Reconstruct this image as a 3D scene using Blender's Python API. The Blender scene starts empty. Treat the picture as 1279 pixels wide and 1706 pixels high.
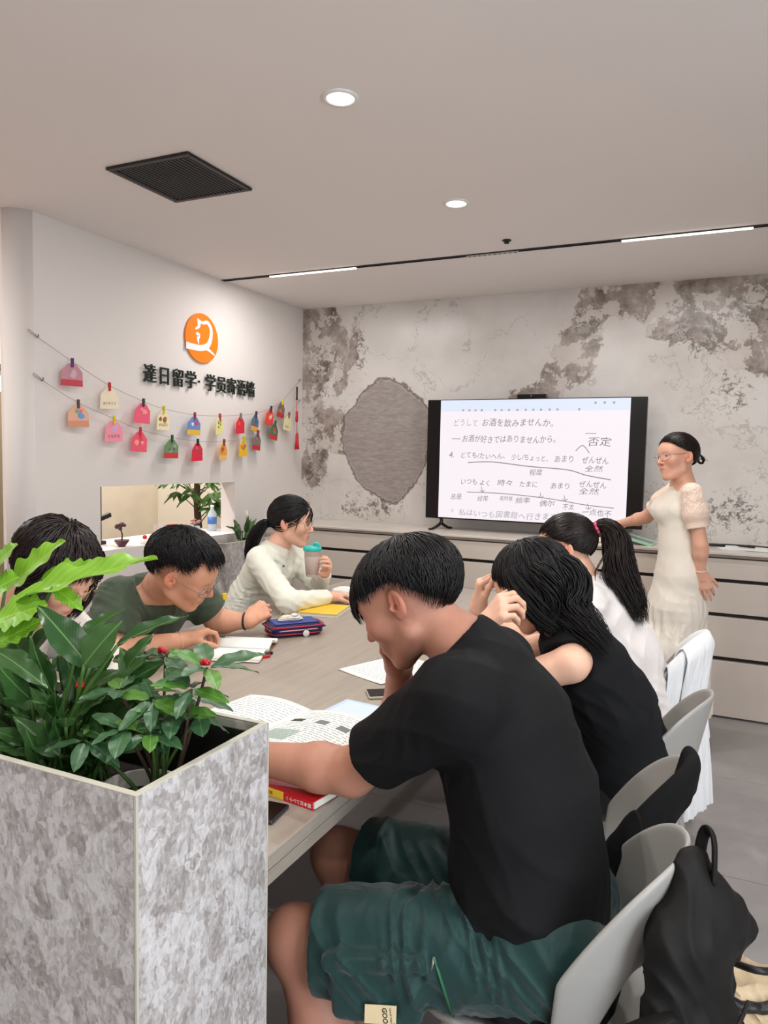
# A study room: a class of students round a long table, a teacher by a wall screen.
import bpy, bmesh, math, random
import numpy as np
from mathutils import Vector, Matrix

scene = bpy.context.scene
col = scene.collection
R = math.radians
PI = math.pi

# ------------------------------------------------------------------ camera
cam_data = bpy.data.cameras.new('camera')
cam = bpy.data.objects.new('camera', cam_data)
col.objects.link(cam)
cam_data.sensor_fit = 'VERTICAL'
cam_data.sensor_height = 36.0
cam_data.sensor_width = 27.0
cam_data.lens = 1231.087 / 1706 * 36.0
cam_data.clip_start = 0.02
cam.matrix_world = Matrix(((0.905167, -0.049382, 0.422178, 0.0),
                           (0.424579, 0.057981, -0.903532, 0.0),
                           (0.020140, 0.997096, 0.073449, 1.45),
                           (0, 0, 0, 1)))
scene.camera = cam

# ------------------------------------------------------------------ world, exposure
world = bpy.data.worlds.new('world')
scene.world = world
world.use_nodes = True
bg = world.node_tree.nodes['Background']
bg.inputs[0].default_value = (0.72, 0.84, 1.0, 1)
bg.inputs[1].default_value = 0.9
vs = scene.view_settings
vs.view_transform = 'Standard'
vs.look = 'None'
vs.exposure = 0.0
vs.gamma = 1.0
vs.use_curve_mapping = False
cy = scene.cycles
cy.max_bounces = 7
cy.diffuse_bounces = 4
cy.glossy_bounces = 3
cy.transmission_bounces = 5
cy.transparent_max_bounces = 8
cy.caustics_reflective = False
cy.caustics_refractive = False


def area_light(name, loc, size, power, color=(1, 1, 1), rot=(0, 0, 0), shape='RECTANGLE', spread=180):
    d = bpy.data.lights.new(name, 'AREA')
    d.shape = shape
    d.size = size[0]
    if shape in ('RECTANGLE', 'ELLIPSE'):
        d.size_y = size[1]
    d.energy = power
    d.color = color
    d.spread = R(spread)
    o = bpy.data.objects.new(name, d)
    o.location = loc
    o.rotation_euler = rot
    col.objects.link(o)
    return o


WARM = (1.0, 0.97, 0.935)
NEUT = (1.0, 0.985, 0.97)
# the two line lamps in the ceiling track (their diffusers are built further down)
area_light('line_lamp_light', (-2.426, 4.06, 2.588), (0.62, 0.03), 11.5, NEUT)
area_light('line_lamp_light', (-0.265, 4.06, 2.588), (0.61, 0.03), 11, NEUT)
# daylight through the window in the right wall, behind and beside the viewer
area_light('window_daylight', (2.30, -0.3, 1.45), (2.6, 1.7), 86, (0.86, 0.93, 1.0), (0, R(90), 0))

# ------------------------------------------------------------------ material helpers


def lin(c):
    out = []
    for v in c[:3]:
        v = v / 255.0
        out.append(v / 12.92 if v <= 0.04045 else ((v + 0.055) / 1.055) ** 2.4)
    return tuple(out) + (1.0,)


def new_mat(name):
    m = bpy.data.materials.new(name)
    m.use_nodes = True
    nt = m.node_tree
    return m, nt, nt.nodes['Principled BSDF']


def MAT(name, rgb, rough=0.5, metal=0.0, var=0.06, vscale=8.0, bump=0.0, bscale=60.0, spec=0.5,
        alpha=1.0, trans=0.0, emit=None, estr=0.0, sheen=0.0, sub=0.0, stretch=None, coat=0.0, ior=None):
    """a plain surface with slight procedural colour variation and fine relief"""
    m, nt, b = new_mat(name)
    n = nt.nodes
    tc = n.new('ShaderNodeTexCoord')
    src = tc.outputs['Object']
    if stretch:
        mp = n.new('ShaderNodeMapping')
        mp.inputs['Scale'].default_value = stretch
        nt.links.new(src, mp.inputs[0])
        src = mp.outputs[0]
    nz = n.new('ShaderNodeTexNoise')
    nz.inputs['Scale'].default_value = vscale
    nz.inputs['Detail'].default_value = 4
    nt.links.new(src, nz.inputs[0])
    hv = n.new('ShaderNodeMixRGB')
    c = lin(rgb)
    hv.inputs[1].default_value = tuple(max(0, x * (1 - var * 2)) for x in c[:3]) + (1,)
    hv.inputs[2].default_value = tuple(min(1, x * (1 + var * 2)) for x in c[:3]) + (1,)
    nt.links.new(nz.outputs[0], hv.inputs[0])
    nt.links.new(hv.outputs[0], b.inputs['Base Color'])
    b.inputs['Roughness'].default_value = rough
    b.inputs['Metallic'].default_value = metal
    b.inputs['Specular IOR Level'].default_value = spec
    b.inputs['Alpha'].default_value = alpha
    b.inputs['Transmission Weight'].default_value = trans
    b.inputs['Coat Weight'].default_value = coat
    if ior:
        b.inputs['IOR'].default_value = ior
    if sub:
        b.inputs['Subsurface Weight'].default_value = sub
        b.inputs['Subsurface Radius'].default_value = (0.012, 0.005, 0.003)
    if sheen:
        b.inputs['Sheen Weight'].default_value = sheen
    if emit:
        b.inputs['Emission Color'].default_value = lin(emit)
        b.inputs['Emission Strength'].default_value = estr
    if bump:
        n2 = n.new('ShaderNodeTexNoise')
        n2.inputs['Scale'].default_value = bscale
        n2.inputs['Detail'].default_value = 3
        nt.links.new(src, n2.inputs[0])
        bp = n.new('ShaderNodeBump')
        bp.inputs['Strength'].default_value = bump
        bp.inputs['Distance'].default_value = 0.004
        nt.links.new(n2.outputs[0], bp.inputs['Height'])
        nt.links.new(bp.outputs[0], b.inputs['Normal'])
    return m


def ramp(nt, fac, stops):
    r = nt.nodes.new('ShaderNodeValToRGB')
    els = r.color_ramp.elements
    while len(els) > 1:
        els.remove(els[-1])
    els[0].position = stops[0][0]
    els[0].color = stops[0][1]
    for p, c in stops[1:]:
        e = els.new(p)
        e.color = c
    nt.links.new(fac, r.inputs[0])
    return r.outputs[0]


def mixc(nt, fac, a, b, mode='MIX'):
    m = nt.nodes.new('ShaderNodeMixRGB')
    m.blend_type = mode
    for sock, v in ((m.inputs[0], fac), (m.inputs[1], a), (m.inputs[2], b)):
        if hasattr(v, 'links') or hasattr(v, 'is_linked'):
            nt.links.new(v, sock)
        else:
            sock.default_value = v
    return m.outputs[0]


def noise(nt, vec, scale, detail=4, rough=0.5, dist=0.0):
    z = nt.nodes.new('ShaderNodeTexNoise')
    z.inputs['Scale'].default_value = scale
    z.inputs['Detail'].default_value = detail
    z.inputs['Roughness'].default_value = rough
    z.inputs['Distortion'].default_value = dist
    nt.links.new(vec, z.inputs[0])
    return z


def math_node(nt, op, a, b=None, clamp=False):
    m = nt.nodes.new('ShaderNodeMath')
    m.operation = op
    m.use_clamp = clamp
    for i, v in enumerate((a, b)):
        if v is None:
            continue
        if isinstance(v, (int, float)):
            m.inputs[i].default_value = v
        else:
            nt.links.new(v, m.inputs[i])
    return m.outputs[0]


def vec_node(nt, op, a, b=None):
    m = nt.nodes.new('ShaderNodeVectorMath')
    m.operation = op
    for i, v in enumerate((a, b)):
        if v is None:
            continue
        if isinstance(v, (tuple, list)):
            m.inputs[i].default_value = v
        elif isinstance(v, (int, float)):
            m.inputs['Scale'].default_value = v
        else:
            nt.links.new(v, m.inputs[i])
    return m.outputs['Value'] if op in ('LENGTH', 'DOT_PRODUCT', 'DISTANCE') else m.outputs[0]


# ------------------------------------------------------------------ object helpers


def tag(o, label=None, cat=None, group=None, kind=None):
    if label:
        o['label'] = label
    if cat:
        o['category'] = cat
    if group:
        o['group'] = group
    if kind:
        o['kind'] = kind
    return o


def put_under(o, parent):
    if parent is not None:
        o.parent = parent
        if parent.type == 'EMPTY' and parent.parent is None:
            o.matrix_parent_inverse = parent.matrix_basis.inverted()
    return o


def thing(name, label, cat, loc=(0, 0, 0), rz=0.0, group=None):
    o = bpy.data.objects.new(name, None)
    o.empty_display_size = 0.05
    col.objects.link(o)
    o.location = loc
    o.rotation_euler = (0, 0, rz)
    return tag(o, label, cat, group)


def link_mesh(name, me, mat, parent=None):
    o = bpy.data.objects.new(name, me)
    col.objects.link(o)
    if mat is not None:
        if len(me.materials) == 0:
            me.materials.append(mat)
    put_under(o, parent)
    return o


def mesh_np(name, V, F, mat=None, parent=None, smooth=True):
    """fast mesh from numpy arrays; F is an (n,3) or (n,4) array"""
    me = bpy.data.meshes.new(name)
    V = np.asarray(V, np.float32)
    F = np.asarray(F, np.int32)
    n, k = F.shape
    me.vertices.add(len(V))
    me.vertices.foreach_set('co', V.ravel())
    me.loops.add(n * k)
    me.loops.foreach_set('vertex_index', F.ravel())
    me.polygons.add(n)
    me.polygons.foreach_set('loop_start', np.arange(0, n * k, k, dtype=np.int32))
    me.polygons.foreach_set('loop_total', np.full(n, k, dtype=np.int32))
    me.polygons.foreach_set('use_smooth', np.full(n, smooth, dtype=bool))
    me.update(calc_edges=True)
    me.validate()
    return link_mesh(name, me, mat, parent)


def frame_of(d, up=(0, 0, 1)):
    d = Vector(d).normalized()
    u = Vector(up)
    if abs(d.dot(u)) > 0.97:
        u = Vector((1, 0, 0))
    s = d.cross(u).normalized()
    return d, s, s.cross(d).normalized()


def smooth_path(pts, n=8):
    """Catmull-Rom through the points"""
    P = [Vector(p) for p in pts]
    if len(P) < 3:
        return P
    out = []
    for i in range(len(P) - 1):
        p0 = P[max(i - 1, 0)]
        p1, p2 = P[i], P[i + 1]
        p3 = P[min(i + 2, len(P) - 1)]
        for k in range(n):
            t = k / n
            out.append(0.5 * ((2 * p1) + (p2 - p0) * t + (2 * p0 - 5 * p1 + 4 * p2 - p3) * t * t
                              + (3 * p1 - p0 - 3 * p2 + p3) * t ** 3))
    out.append(P[-1])
    return out


class MB:
    """collects shapes for one mesh"""

    def __init__(self):
        self.bm = bmesh.new()

    def box(self, a, b, bev=0.0, seg=2, rot=None, about=None):
        r = bmesh.ops.create_cube(self.bm, size=1.0)
        vs_ = r['verts']
        c = [(a[i] + b[i]) / 2 for i in range(3)]
        s = [abs(b[i] - a[i]) for i in range(3)]
        for v in vs_:
            v.co = Vector((v.co.x * s[0], v.co.y * s[1], v.co.z * s[2])) + Vector(c)
        if bev > 0:
            es = list({e for v in vs_ for e in v.link_edges})
            rb = bmesh.ops.bevel(self.bm, geom=es, offset=min(bev, min(s) * 0.49), segments=seg, affect='EDGES', profile=0.5)
            vs_ = list({v for f in rb['faces'] for v in f.verts} | {v for v in vs_ if v.is_valid})
        if rot is not None:
            ctr = Vector(about) if about is not None else Vector(c)
            m = rot.to_3x3() if hasattr(rot, 'to_3x3') else Matrix(rot)
            for v in vs_:
                v.co = m @ (v.co - ctr) + ctr
        return self

    def tube(self, pts, r, seg=8, caps=True, smoothn=0, flat=1.0, up=(0, 0, 1)):
        P = smooth_path(pts, smoothn) if smoothn else [Vector(p) for p in pts]
        n = len(P)
        rs = r if isinstance(r, (list, tuple)) else [r] * n
        if len(rs) != n:
            rs = [float(np.interp(i / (n - 1), np.linspace(0, 1, len(rs)), rs)) for i in range(n)]
        rings = []
        prev = None
        for i in range(n):
            d = (P[min(i + 1, n - 1)] - P[max(i - 1, 0)])
            if d.length < 1e-9:
                d = Vector((0, 0, 1))
            d.normalize()
            if prev is None:
                _, s, u = frame_of(d, up)
            else:
                s = prev - d * prev.dot(d)
                if s.length < 1e-6:
                    _, s, u = frame_of(d, up)
                s.normalize()
                u = s.cross(d).normalized()
            prev = s
            ring = [self.bm.verts.new(P[i] + (s * math.cos(2 * PI * k / seg) + u * math.sin(2 * PI * k / seg) * flat) * rs[i])
                    for k in range(seg)]
            rings.append(ring)
        for i in range(n - 1):
            for k in range(seg):
                f = self.bm.faces.new((rings[i][k], rings[i][(k + 1) % seg], rings[i + 1][(k + 1) % seg], rings[i + 1][k]))
                f.smooth = True
        if caps:
            self.bm.faces.new(list(reversed(rings[0])))
            self.bm.faces.new(rings[-1])
        return self

    def lathe(self, prof, c=(0, 0, 0), seg=24, axis=None):
        """prof: list of (radius, height)"""
        c = Vector(c)
        if axis is None:
            e1, e2, e3 = Vector((1, 0, 0)), Vector((0, 1, 0)), Vector((0, 0, 1))
        else:
            e3, e1, e2 = frame_of(axis)
        rings = []
        for (r, h) in prof:
            if r < 1e-6:
                rings.append([self.bm.verts.new(c + e3 * h)])
            else:
                rings.append([self.bm.verts.new(c + e3 * h + (e1 * math.cos(2 * PI * k / seg) + e2 * math.sin(2 * PI * k / seg)) * r)
                              for k in range(seg)])
        for a, b in zip(rings, rings[1:]):
            for k in range(seg):
                k2 = (k + 1) % seg
                if len(a) == 1 and len(b) == 1:
                    continue
                if len(a) == 1:
                    f = self.bm.faces.new((a[0], b[k2], b[k]))
                elif len(b) == 1:
                    f = self.bm.faces.new((a[k], a[k2], b[0]))
                else:
                    f = self.bm.faces.new((a[k], a[k2], b[k2], b[k]))
                f.smooth = True
        return self

    def prism(self, poly, o, eu, ev, depth):
        """polygon (u,v) laid in the plane o + u*eu + v*ev, extruded along eu x ev"""
        o, eu, ev = Vector(o), Vector(eu), Vector(ev)
        n = eu.cross(ev).normalized() * depth
        a = [self.bm.verts.new(o + eu * u + ev * v) for u, v in poly]
        b = [self.bm.verts.new(o + eu * u + ev * v + n) for u, v in poly]
        self.bm.faces.new(list(reversed(a)))
        self.bm.faces.new(b)
        m = len(poly)
        for i in range(m):
            j = (i + 1) % m
            self.bm.faces.new((a[i], a[j], b[j], b[i]))
        return self

    def sheet(self, fn, nu, nv, closed_u=False):
        """parametric surface fn(u,v) for u,v in 0..1"""
        g = [[self.bm.verts.new(fn(i / nu, j / nv)) for j in range(nv + 1)] for i in range(nu if closed_u else nu + 1)]
        for i in range(nu):
            i2 = (i + 1) % len(g) if closed_u else i + 1
            for j in range(nv):
                f = self.bm.faces.new((g[i][j], g[i2][j], g[i2][j + 1], g[i][j + 1]))
                f.smooth = True
        return self

    def build(self, name, mat, parent=None, solid=0.0, sub=0, smooth=None, offset=0.0, fix=True):
        me = bpy.data.meshes.new(name)
        if fix:
            bmesh.ops.recalc_face_normals(self.bm, faces=self.bm.faces[:])
        if smooth is not None:
            for f in self.bm.faces:
                f.smooth = smooth
        self.bm.to_mesh(me)
        self.bm.free()
        o = link_mesh(name, me, mat, parent)
        if solid:
            md = o.modifiers.new('solid', 'SOLIDIFY')
            md.thickness = solid
            md.offset = offset
        if sub:
            md = o.modifiers.new('sub', 'SUBSURF')
            md.levels = sub
            md.render_levels = sub
        return o


def box_obj(name, a, b, mat, parent=None, bev=0.003, seg=2):
    return MB().box(a, b, bev, seg).build(name, mat, parent)


def copy_tree(o, parent=None):
    c = o.copy()
    col.objects.link(c)
    if parent is not None:
        c.parent = parent
    for ch in list(o.children):
        copy_tree(ch, c)
    return c


def text_mesh(body, size=1.0, extrude=0.0, shear=0.0, bold=0.0, align='LEFT', spacing=1.0):
    cu = bpy.data.curves.new('lettering', 'FONT')
    cu.body = body
    cu.size = size
    cu.extrude = extrude
    cu.shear = shear
    cu.offset = bold
    cu.align_x = align
    cu.space_character = spacing
    cu.resolution_u = 3
    ob = bpy.data.objects.new('lettering', cu)
    col.objects.link(ob)
    dg = bpy.context.evaluated_depsgraph_get()
    dg.update()
    me = bpy.data.meshes.new_from_object(ob.evaluated_get(dg))
    bpy.data.objects.remove(ob)
    bpy.data.curves.remove(cu)
    me.materials.clear()
    return me


def text_obj(name, body, o, eu, ev, size, mat, parent=None, extrude=0.0, shear=0.0, bold=0.0, align='LEFT', spacing=1.0, narrow=1.0):
    """flat lettering in the plane o + u*eu + v*ev"""
    me = text_mesh(body, size, extrude, shear, bold, align, spacing)
    eu, ev = Vector(eu), Vector(ev)
    n = eu.cross(ev).normalized()
    m = Matrix(((eu.x * narrow, ev.x, n.x, o[0]), (eu.y * narrow, ev.y, n.y, o[1]), (eu.z * narrow, ev.z, n.z, o[2]), (0, 0, 0, 1)))
    me.transform(m)
    me.name = name
    return link_mesh(name, me, mat, parent)

# ------------------------------------------------------------------ materials of the place
m_ceiling = MAT('ceiling_paint', (239, 233, 229), 0.9, var=0.015, vscale=1.5)
m_wall = MAT('wall_paint', (222, 215, 210), 0.85, var=0.012, vscale=2)
m_wall_pink = MAT('corridor_paint', (214, 186, 172), 0.85, var=0.02, vscale=2)
m_olive = MAT('olive_panel', (122, 108, 82), 0.6, var=0.03, vscale=2)
m_black = MAT('black_metal', (20, 19, 19), 0.45, var=0.05)
m_blackgap = MAT('black_recess', (14, 12, 11), 0.6, var=0.05)
m_rim = MAT('pale_edge_strip', (186, 182, 168), 0.5, var=0.03)
m_drawer = MAT('taupe_laminate', (210, 199, 188), 0.42, var=0.03, vscale=1.2, stretch=(1, 1, 6))
m_counter = MAT('pale_stone_worktop', (214, 206, 196), 0.25, var=0.06, vscale=5)
m_counter_edge = MAT('worktop_edge', (128, 116, 106), 0.4, var=0.05)
m_chair = MAT('grey_plastic', (160, 158, 153), 0.42, var=0.02)
m_chair_white = MAT('white_plastic', (226, 222, 214), 0.42, var=0.02)
m_white = MAT('white_plastic_gloss', (236, 234, 230), 0.35, var=0.01)
m_glow = MAT('lamp_diffuser', (255, 250, 245), 0.5, var=0.0, emit=(255, 250, 244), estr=6.0)
m_soil = MAT('potting_soil', (38, 30, 24), 0.95, var=0.3, vscale=60, bump=0.8, bscale=90)
m_glass = MAT('clear_glass', (240, 246, 246), 0.05, var=0.0, trans=1.0, ior=1.45)
m_steel = MAT('brushed_steel', (150, 152, 148), 0.35, metal=0.9, var=0.05)


def floor_material():
    m, nt, b = new_mat('grey_stone_tile')
    tc = nt.nodes.new('ShaderNodeTexCoord')
    v = tc.outputs['Object']
    a = noise(nt, v, 1.6, 6, 0.6).outputs[0]
    f = noise(nt, v, 28, 6, 0.65).outputs[0]
    c = ramp(nt, a, [(0.3, lin((146, 142, 141))), (0.5, lin((160, 156, 155))), (0.72, lin((172, 168, 167)))])
    c = mixc(nt, math_node(nt, 'MULTIPLY', f, 0.35), c, lin((122, 117, 116)))
    nt.links.new(c, b.inputs['Base Color'])
    b.inputs['Roughness'].default_value = 0.42
    return m


def table_material():
    m, nt, b = new_mat('taupe_oak_veneer')
    tc = nt.nodes.new('ShaderNodeTexCoord')
    mp = nt.nodes.new('ShaderNodeMapping')
    mp.inputs['Scale'].default_value = (14, 0.9, 14)
    nt.links.new(tc.outputs['Object'], mp.inputs[0])
    a = noise(nt, mp.outputs[0], 3.0, 6, 0.6, 0.4).outputs[0]
    mp2 = nt.nodes.new('ShaderNodeMapping')
    mp2.inputs['Scale'].default_value = (120, 3, 120)
    nt.links.new(tc.outputs['Object'], mp2.inputs[0])
    f = noise(nt, mp2.outputs[0], 3.0, 3, 0.6).outputs[0]
    c = ramp(nt, a, [(0.25, lin((150, 139, 126))), (0.5, lin((164, 153, 140))), (0.8, lin((174, 164, 151)))])
    c = mixc(nt, math_node(nt, 'MULTIPLY', f, 0.25), c, lin((126, 114, 102)))
    nt.links.new(c, b.inputs['Base Color'])
    b.inputs['Roughness'].default_value = 0.38
    return m


def breccia_material(name, lo, mid, hi):
    """grey stone with angular chips and pale flakes"""
    m, nt, b = new_mat(name)
    tc = nt.nodes.new('ShaderNodeTexCoord')
    v = tc.outputs['Object']
    wv = noise(nt, v, 6, 4, 0.6)
    off = vec_node(nt, 'SCALE', vec_node(nt, 'SUBTRACT', wv.outputs['Color'], (0.5, 0.5, 0.5)), 0.05)
    vw = vec_node(nt, 'ADD', v, off)
    tilt = nt.nodes.new('ShaderNodeMapping')
    tilt.inputs['Rotation'].default_value = (R(32), R(-32), 0)
    tilt.inputs['Scale'].default_value = (1.25, 1.25, 0.8)
    nt.links.new(vw, tilt.inputs[0])
    vals = []
    for sc, w in ((26, 0.36), (70, 0.34), (160, 0.30)):
        vo = nt.nodes.new('ShaderNodeTexVoronoi')
        vo.inputs['Scale'].default_value = sc
        vo.inputs['Randomness'].default_value = 1.0
        nt.links.new(tilt.outputs[0], vo.inputs['Vector'])
        sep = nt.nodes.new('ShaderNodeSeparateColor')
        nt.links.new(vo.outputs['Color'], sep.inputs[0])
        vals.append(math_node(nt, 'MULTIPLY', sep.outputs[0], w))
    s = math_node(nt, 'ADD', math_node(nt, 'ADD', vals[0], vals[1]), vals[2])
    f = noise(nt, vw, 70, 6, 0.7).outputs[0]
    s = math_node(nt, 'ADD', math_node(nt, 'MULTIPLY', s, 0.62), math_node(nt, 'MULTIPLY', f, 0.38))
    c = ramp(nt, s, [(0.24, lin(lo)), (0.44, lin(mid)), (0.6, lin(hi)), (0.82, lin(tuple(min(255, x + 16) for x in hi)))])
    # a few long pale flakes
    vo = nt.nodes.new('ShaderNodeTexVoronoi')
    vo.inputs['Scale'].default_value = 5.0
    nt.links.new(tilt.outputs[0], vo.inputs['Vector'])
    sep = nt.nodes.new('ShaderNodeSeparateColor')
    nt.links.new(vo.outputs['Color'], sep.inputs[0])
    near = math_node(nt, 'LESS_THAN', vo.outputs['Distance'], 0.22)
    pick = math_node(nt, 'GREATER_THAN', sep.outputs[1], 0.72)
    fl = math_node(nt, 'MULTIPLY', math_node(nt, 'MULTIPLY', near, pick), 0.75)
    c = mixc(nt, fl, c, lin(tuple(min(255, x + 10) for x in hi)))
    nt.links.new(c, b.inputs['Base Color'])
    b.inputs['Roughness'].default_value = 0.35
    return m


def marble_material():
    """a pale stone slab with brown-grey clouds, a bridging band and dark mossy specks (object X, Z in metres)"""
    m, nt, b = new_mat('landscape_marble')
    tc = nt.nodes.new('ShaderNodeTexCoord')
    v = tc.outputs['Object']
    w1 = noise(nt, v, 3.2, 5, 0.62)
    w2 = noise(nt, v, 13, 5, 0.65)
    o1 = vec_node(nt, 'SCALE', vec_node(nt, 'SUBTRACT', w1.outputs['Color'], (0.5, 0.5, 0.5)), 0.34)
    o2 = vec_node(nt, 'SCALE', vec_node(nt, 'SUBTRACT', w2.outputs['Color'], (0.5, 0.5, 0.5)), 0.16)
    soft = vec_node(nt, 'ADD', v, vec_node(nt, 'SCALE', o1, 0.75))
    vw = vec_node(nt, 'ADD', vec_node(nt, 'ADD', v, o1), o2)

    def blob(src, x, z, rx, rz, ang=0.0, lo=0.93, hi=1.03):
        mp = nt.nodes.new('ShaderNodeMapping')
        mp.vector_type = 'TEXTURE'
        mp.inputs['Location'].default_value = (x, 5.08, z)
        mp.inputs['Rotation'].default_value = (0, R(-ang), 0)
        mp.inputs['Scale'].default_value = (rx, 50, rz)
        nt.links.new(src, mp.inputs[0])
        ln = vec_node(nt, 'LENGTH', mp.outputs[0])
        mr = nt.nodes.new('ShaderNodeMapRange')
        mr.inputs['From Min'].default_value = lo
        mr.inputs['From Max'].default_value = hi
        mr.inputs['To Min'].default_value = 1
        mr.inputs['To Max'].default_value = 0
        nt.links.new(ln, mr.inputs['Value'])
        return mr.outputs[0], ln

    def union(lst):
        r = lst[0]
        for q in lst[1:]:
            r = math_node(nt, 'MAXIMUM', r, q)
        return r
    cloud = union([blob(vw, *a)[0] for a in (
        (-2.98, 2.38, 0.24, 0.36), (-3.05, 1.95, 0.16, 0.30), (-2.80, 1.66, 0.16, 0.22, 40), (-2.72, 2.2, 0.05, 0.3, -12), (-3.0, 1.42, 0.12, 0.20),
        (-1.28, 1.90, 0.20, 0.07, 12), (-1.06, 2.02, 0.20, 0.10, 42), (-0.96, 2.24, 0.13, 0.24, -8), (-0.90, 2.46, 0.13, 0.16),
        (-0.55, 2.50, 0.40, 0.14, 3), (-0.12, 2.47, 0.34, 0.20), (-0.30, 2.28, 0.22, 0.12, -30), (0.10, 2.20, 0.22, 0.18),
        (0.62, 2.40, 0.55, 0.22, 10), (1.5, 2.1, 0.5, 0.5), (1.2, 1.4, 0.3, 0.2, 40))])
    bm_, bl = blob(soft, -2.36, 1.58, 0.37, 0.45, 6)
    g1 = noise(nt, v, 9, 8, 0.68).outputs[0]
    st = nt.nodes.new('ShaderNodeMapping')
    st.inputs['Rotation'].default_value = (0, R(25), 0)
    st.inputs['Scale'].default_value = (6, 6, 26)
    nt.links.new(v, st.inputs[0])
    g2 = noise(nt, st.outputs[0], 3, 5, 0.6).outputs[0]
    base = ramp(nt, noise(nt, v, 2.2, 6, 0.6).outputs[0], [(0.3, lin((198, 191, 185))), (0.55, lin((212, 207, 202))), (0.75, lin((218, 214, 210)))])
    # thin grey veins
    vn = noise(nt, vw, 2.1, 4, 0.5, 0.6).outputs[0]
    ve = math_node(nt, 'ABSOLUTE', math_node(nt, 'SUBTRACT', vn, 0.5))
    vm = math_node(nt, 'MULTIPLY', math_node(nt, 'LESS_THAN', ve, 0.006), math_node(nt, 'MULTIPLY', g1, 0.7))
    base = mixc(nt, vm, base, lin((128, 120, 114)))
    cc = ramp(nt, g1, [(0.3, lin((100, 90, 82))), (0.44, lin((144, 132, 124))), (0.58, lin((172, 160, 153))), (0.7, lin((200, 190, 184)))])
    c = mixc(nt, cloud, base, cc)
    # pale holes inside the clouds
    hole = math_node(nt, 'GREATER_THAN', noise(nt, vw, 5.6, 4, 0.55).outputs[0], 0.56)
    c = mixc(nt, math_node(nt, 'MULTIPLY', math_node(nt, 'MULTIPLY', hole, cloud), 0.85), c, lin((206, 198, 190)))
    # the round grey boulder with its darker outline
    bc = ramp(nt, g2, [(0.3, lin((138, 129, 124))), (0.6, lin((160, 151, 147))), (0.8, lin((176, 168, 164)))])
    c = mixc(nt, bm_, c, bc)
    ring = math_node(nt, 'LESS_THAN', math_node(nt, 'ABSOLUTE', math_node(nt, 'SUBTRACT', bl, 0.985)), 0.022)
    c = mixc(nt, math_node(nt, 'MULTIPLY', ring, 0.7), c, lin((86, 76, 70)))
    # dark specks gathered in places
    reg = union([blob(v, *a, lo=0.3, hi=1.1)[0] for a in (
        (-0.22, 2.26, 0.46, 0.28, -20), (-0.02, 1.92, 0.28, 0.2, -35), (0.05, 1.16, 0.42, 0.26), (-2.52, 1.08, 0.62, 0.2),
        (-2.98, 1.5, 0.2, 0.8), (-0.92, 2.36, 0.2, 0.3), (-2.62, 2.28, 0.16, 0.4, 10), (0.9, 1.2, 0.6, 0.6), (-0.62, 1.05, 0.3, 0.14), (-2.95, 2.1, 0.22, 0.5), (0.1, 2.4, 0.4, 0.3))])
    sp = noise(nt, vw, 18, 6, 0.72).outputs[0]
    th = math_node(nt, 'SUBTRACT', 0.80, math_node(nt, 'MULTIPLY', reg, 0.30))
    spm = math_node(nt, 'MULTIPLY', math_node(nt, 'SUBTRACT', sp, th), 16, clamp=True)
    spm = math_node(nt, 'MAXIMUM', spm, 0.0)
    tone = noise(nt, v, 5, 2).outputs[0]
    sc_ = ramp(nt, tone, [(0.4, lin((84, 74, 66))), (0.52, lin((98, 96, 84))), (0.6, lin((112, 98, 88)))])
    c = mixc(nt, math_node(nt, 'MULTIPLY', spm, 0.85), c, sc_)
    nt.links.new(c, b.inputs['Base Color'])
    b.inputs['Roughness'].default_value = 0.28
    return m


m_floor = floor_material()
m_table = table_material()
m_breccia = breccia_material('grey_breccia_slab', (138, 131, 128), (168, 162, 159), (194, 191, 190))
m_marble = marble_material()

# ------------------------------------------------------------------ the setting
HC = 2.6          # ceiling height
YB = 5.08         # face of the screen wall
XL = -3.11        # face of the white wall on the left
XR, YF, XF = 2.4, -2.3, -4.6


def struct(o):
    o['kind'] = 'structure'
    return o


fl = struct(box_obj('floor', (XF - .1, YF - .1, -0.12), (XR + .1, YB + .1, -0.012), MAT('tile_grout', (98, 94, 92), 0.9), bev=0))
tile_me = None
tsx, tsy, gap = 0.9, 0.9, 0.0025
ix0, iy0 = -5.08, -2.6
for i in range(9):
    for j in range(9):
        x0, y0 = ix0 + i * tsx, iy0 + j * tsy
        if x0 > XR or y0 > YB or x0 + tsx < XF or y0 + tsy < YF:
            continue
        a = (max(x0, XF), max(y0, YF))
        e = (min(x0 + tsx, XR), min(y0 + tsy, YB))
        MB().box((a[0] + gap, a[1] + gap, -0.012), (e[0] - gap, e[1] - gap, 0.0), 0.0012, 1).build('tile', m_floor, fl)

# ceiling in four slabs round the dark slot of the corridor
cb = MB()
cb.box((XF - .1, YF - .1, HC), (XR + .1, YB + .1, HC + 0.1))
ceil = struct(cb.build('ceiling', m_ceiling))
struct(box_obj('trim_1', (-4.60, 2.2, HC - 0.02), (-4.27, YB, HC), m_black, bev=0.002))

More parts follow.
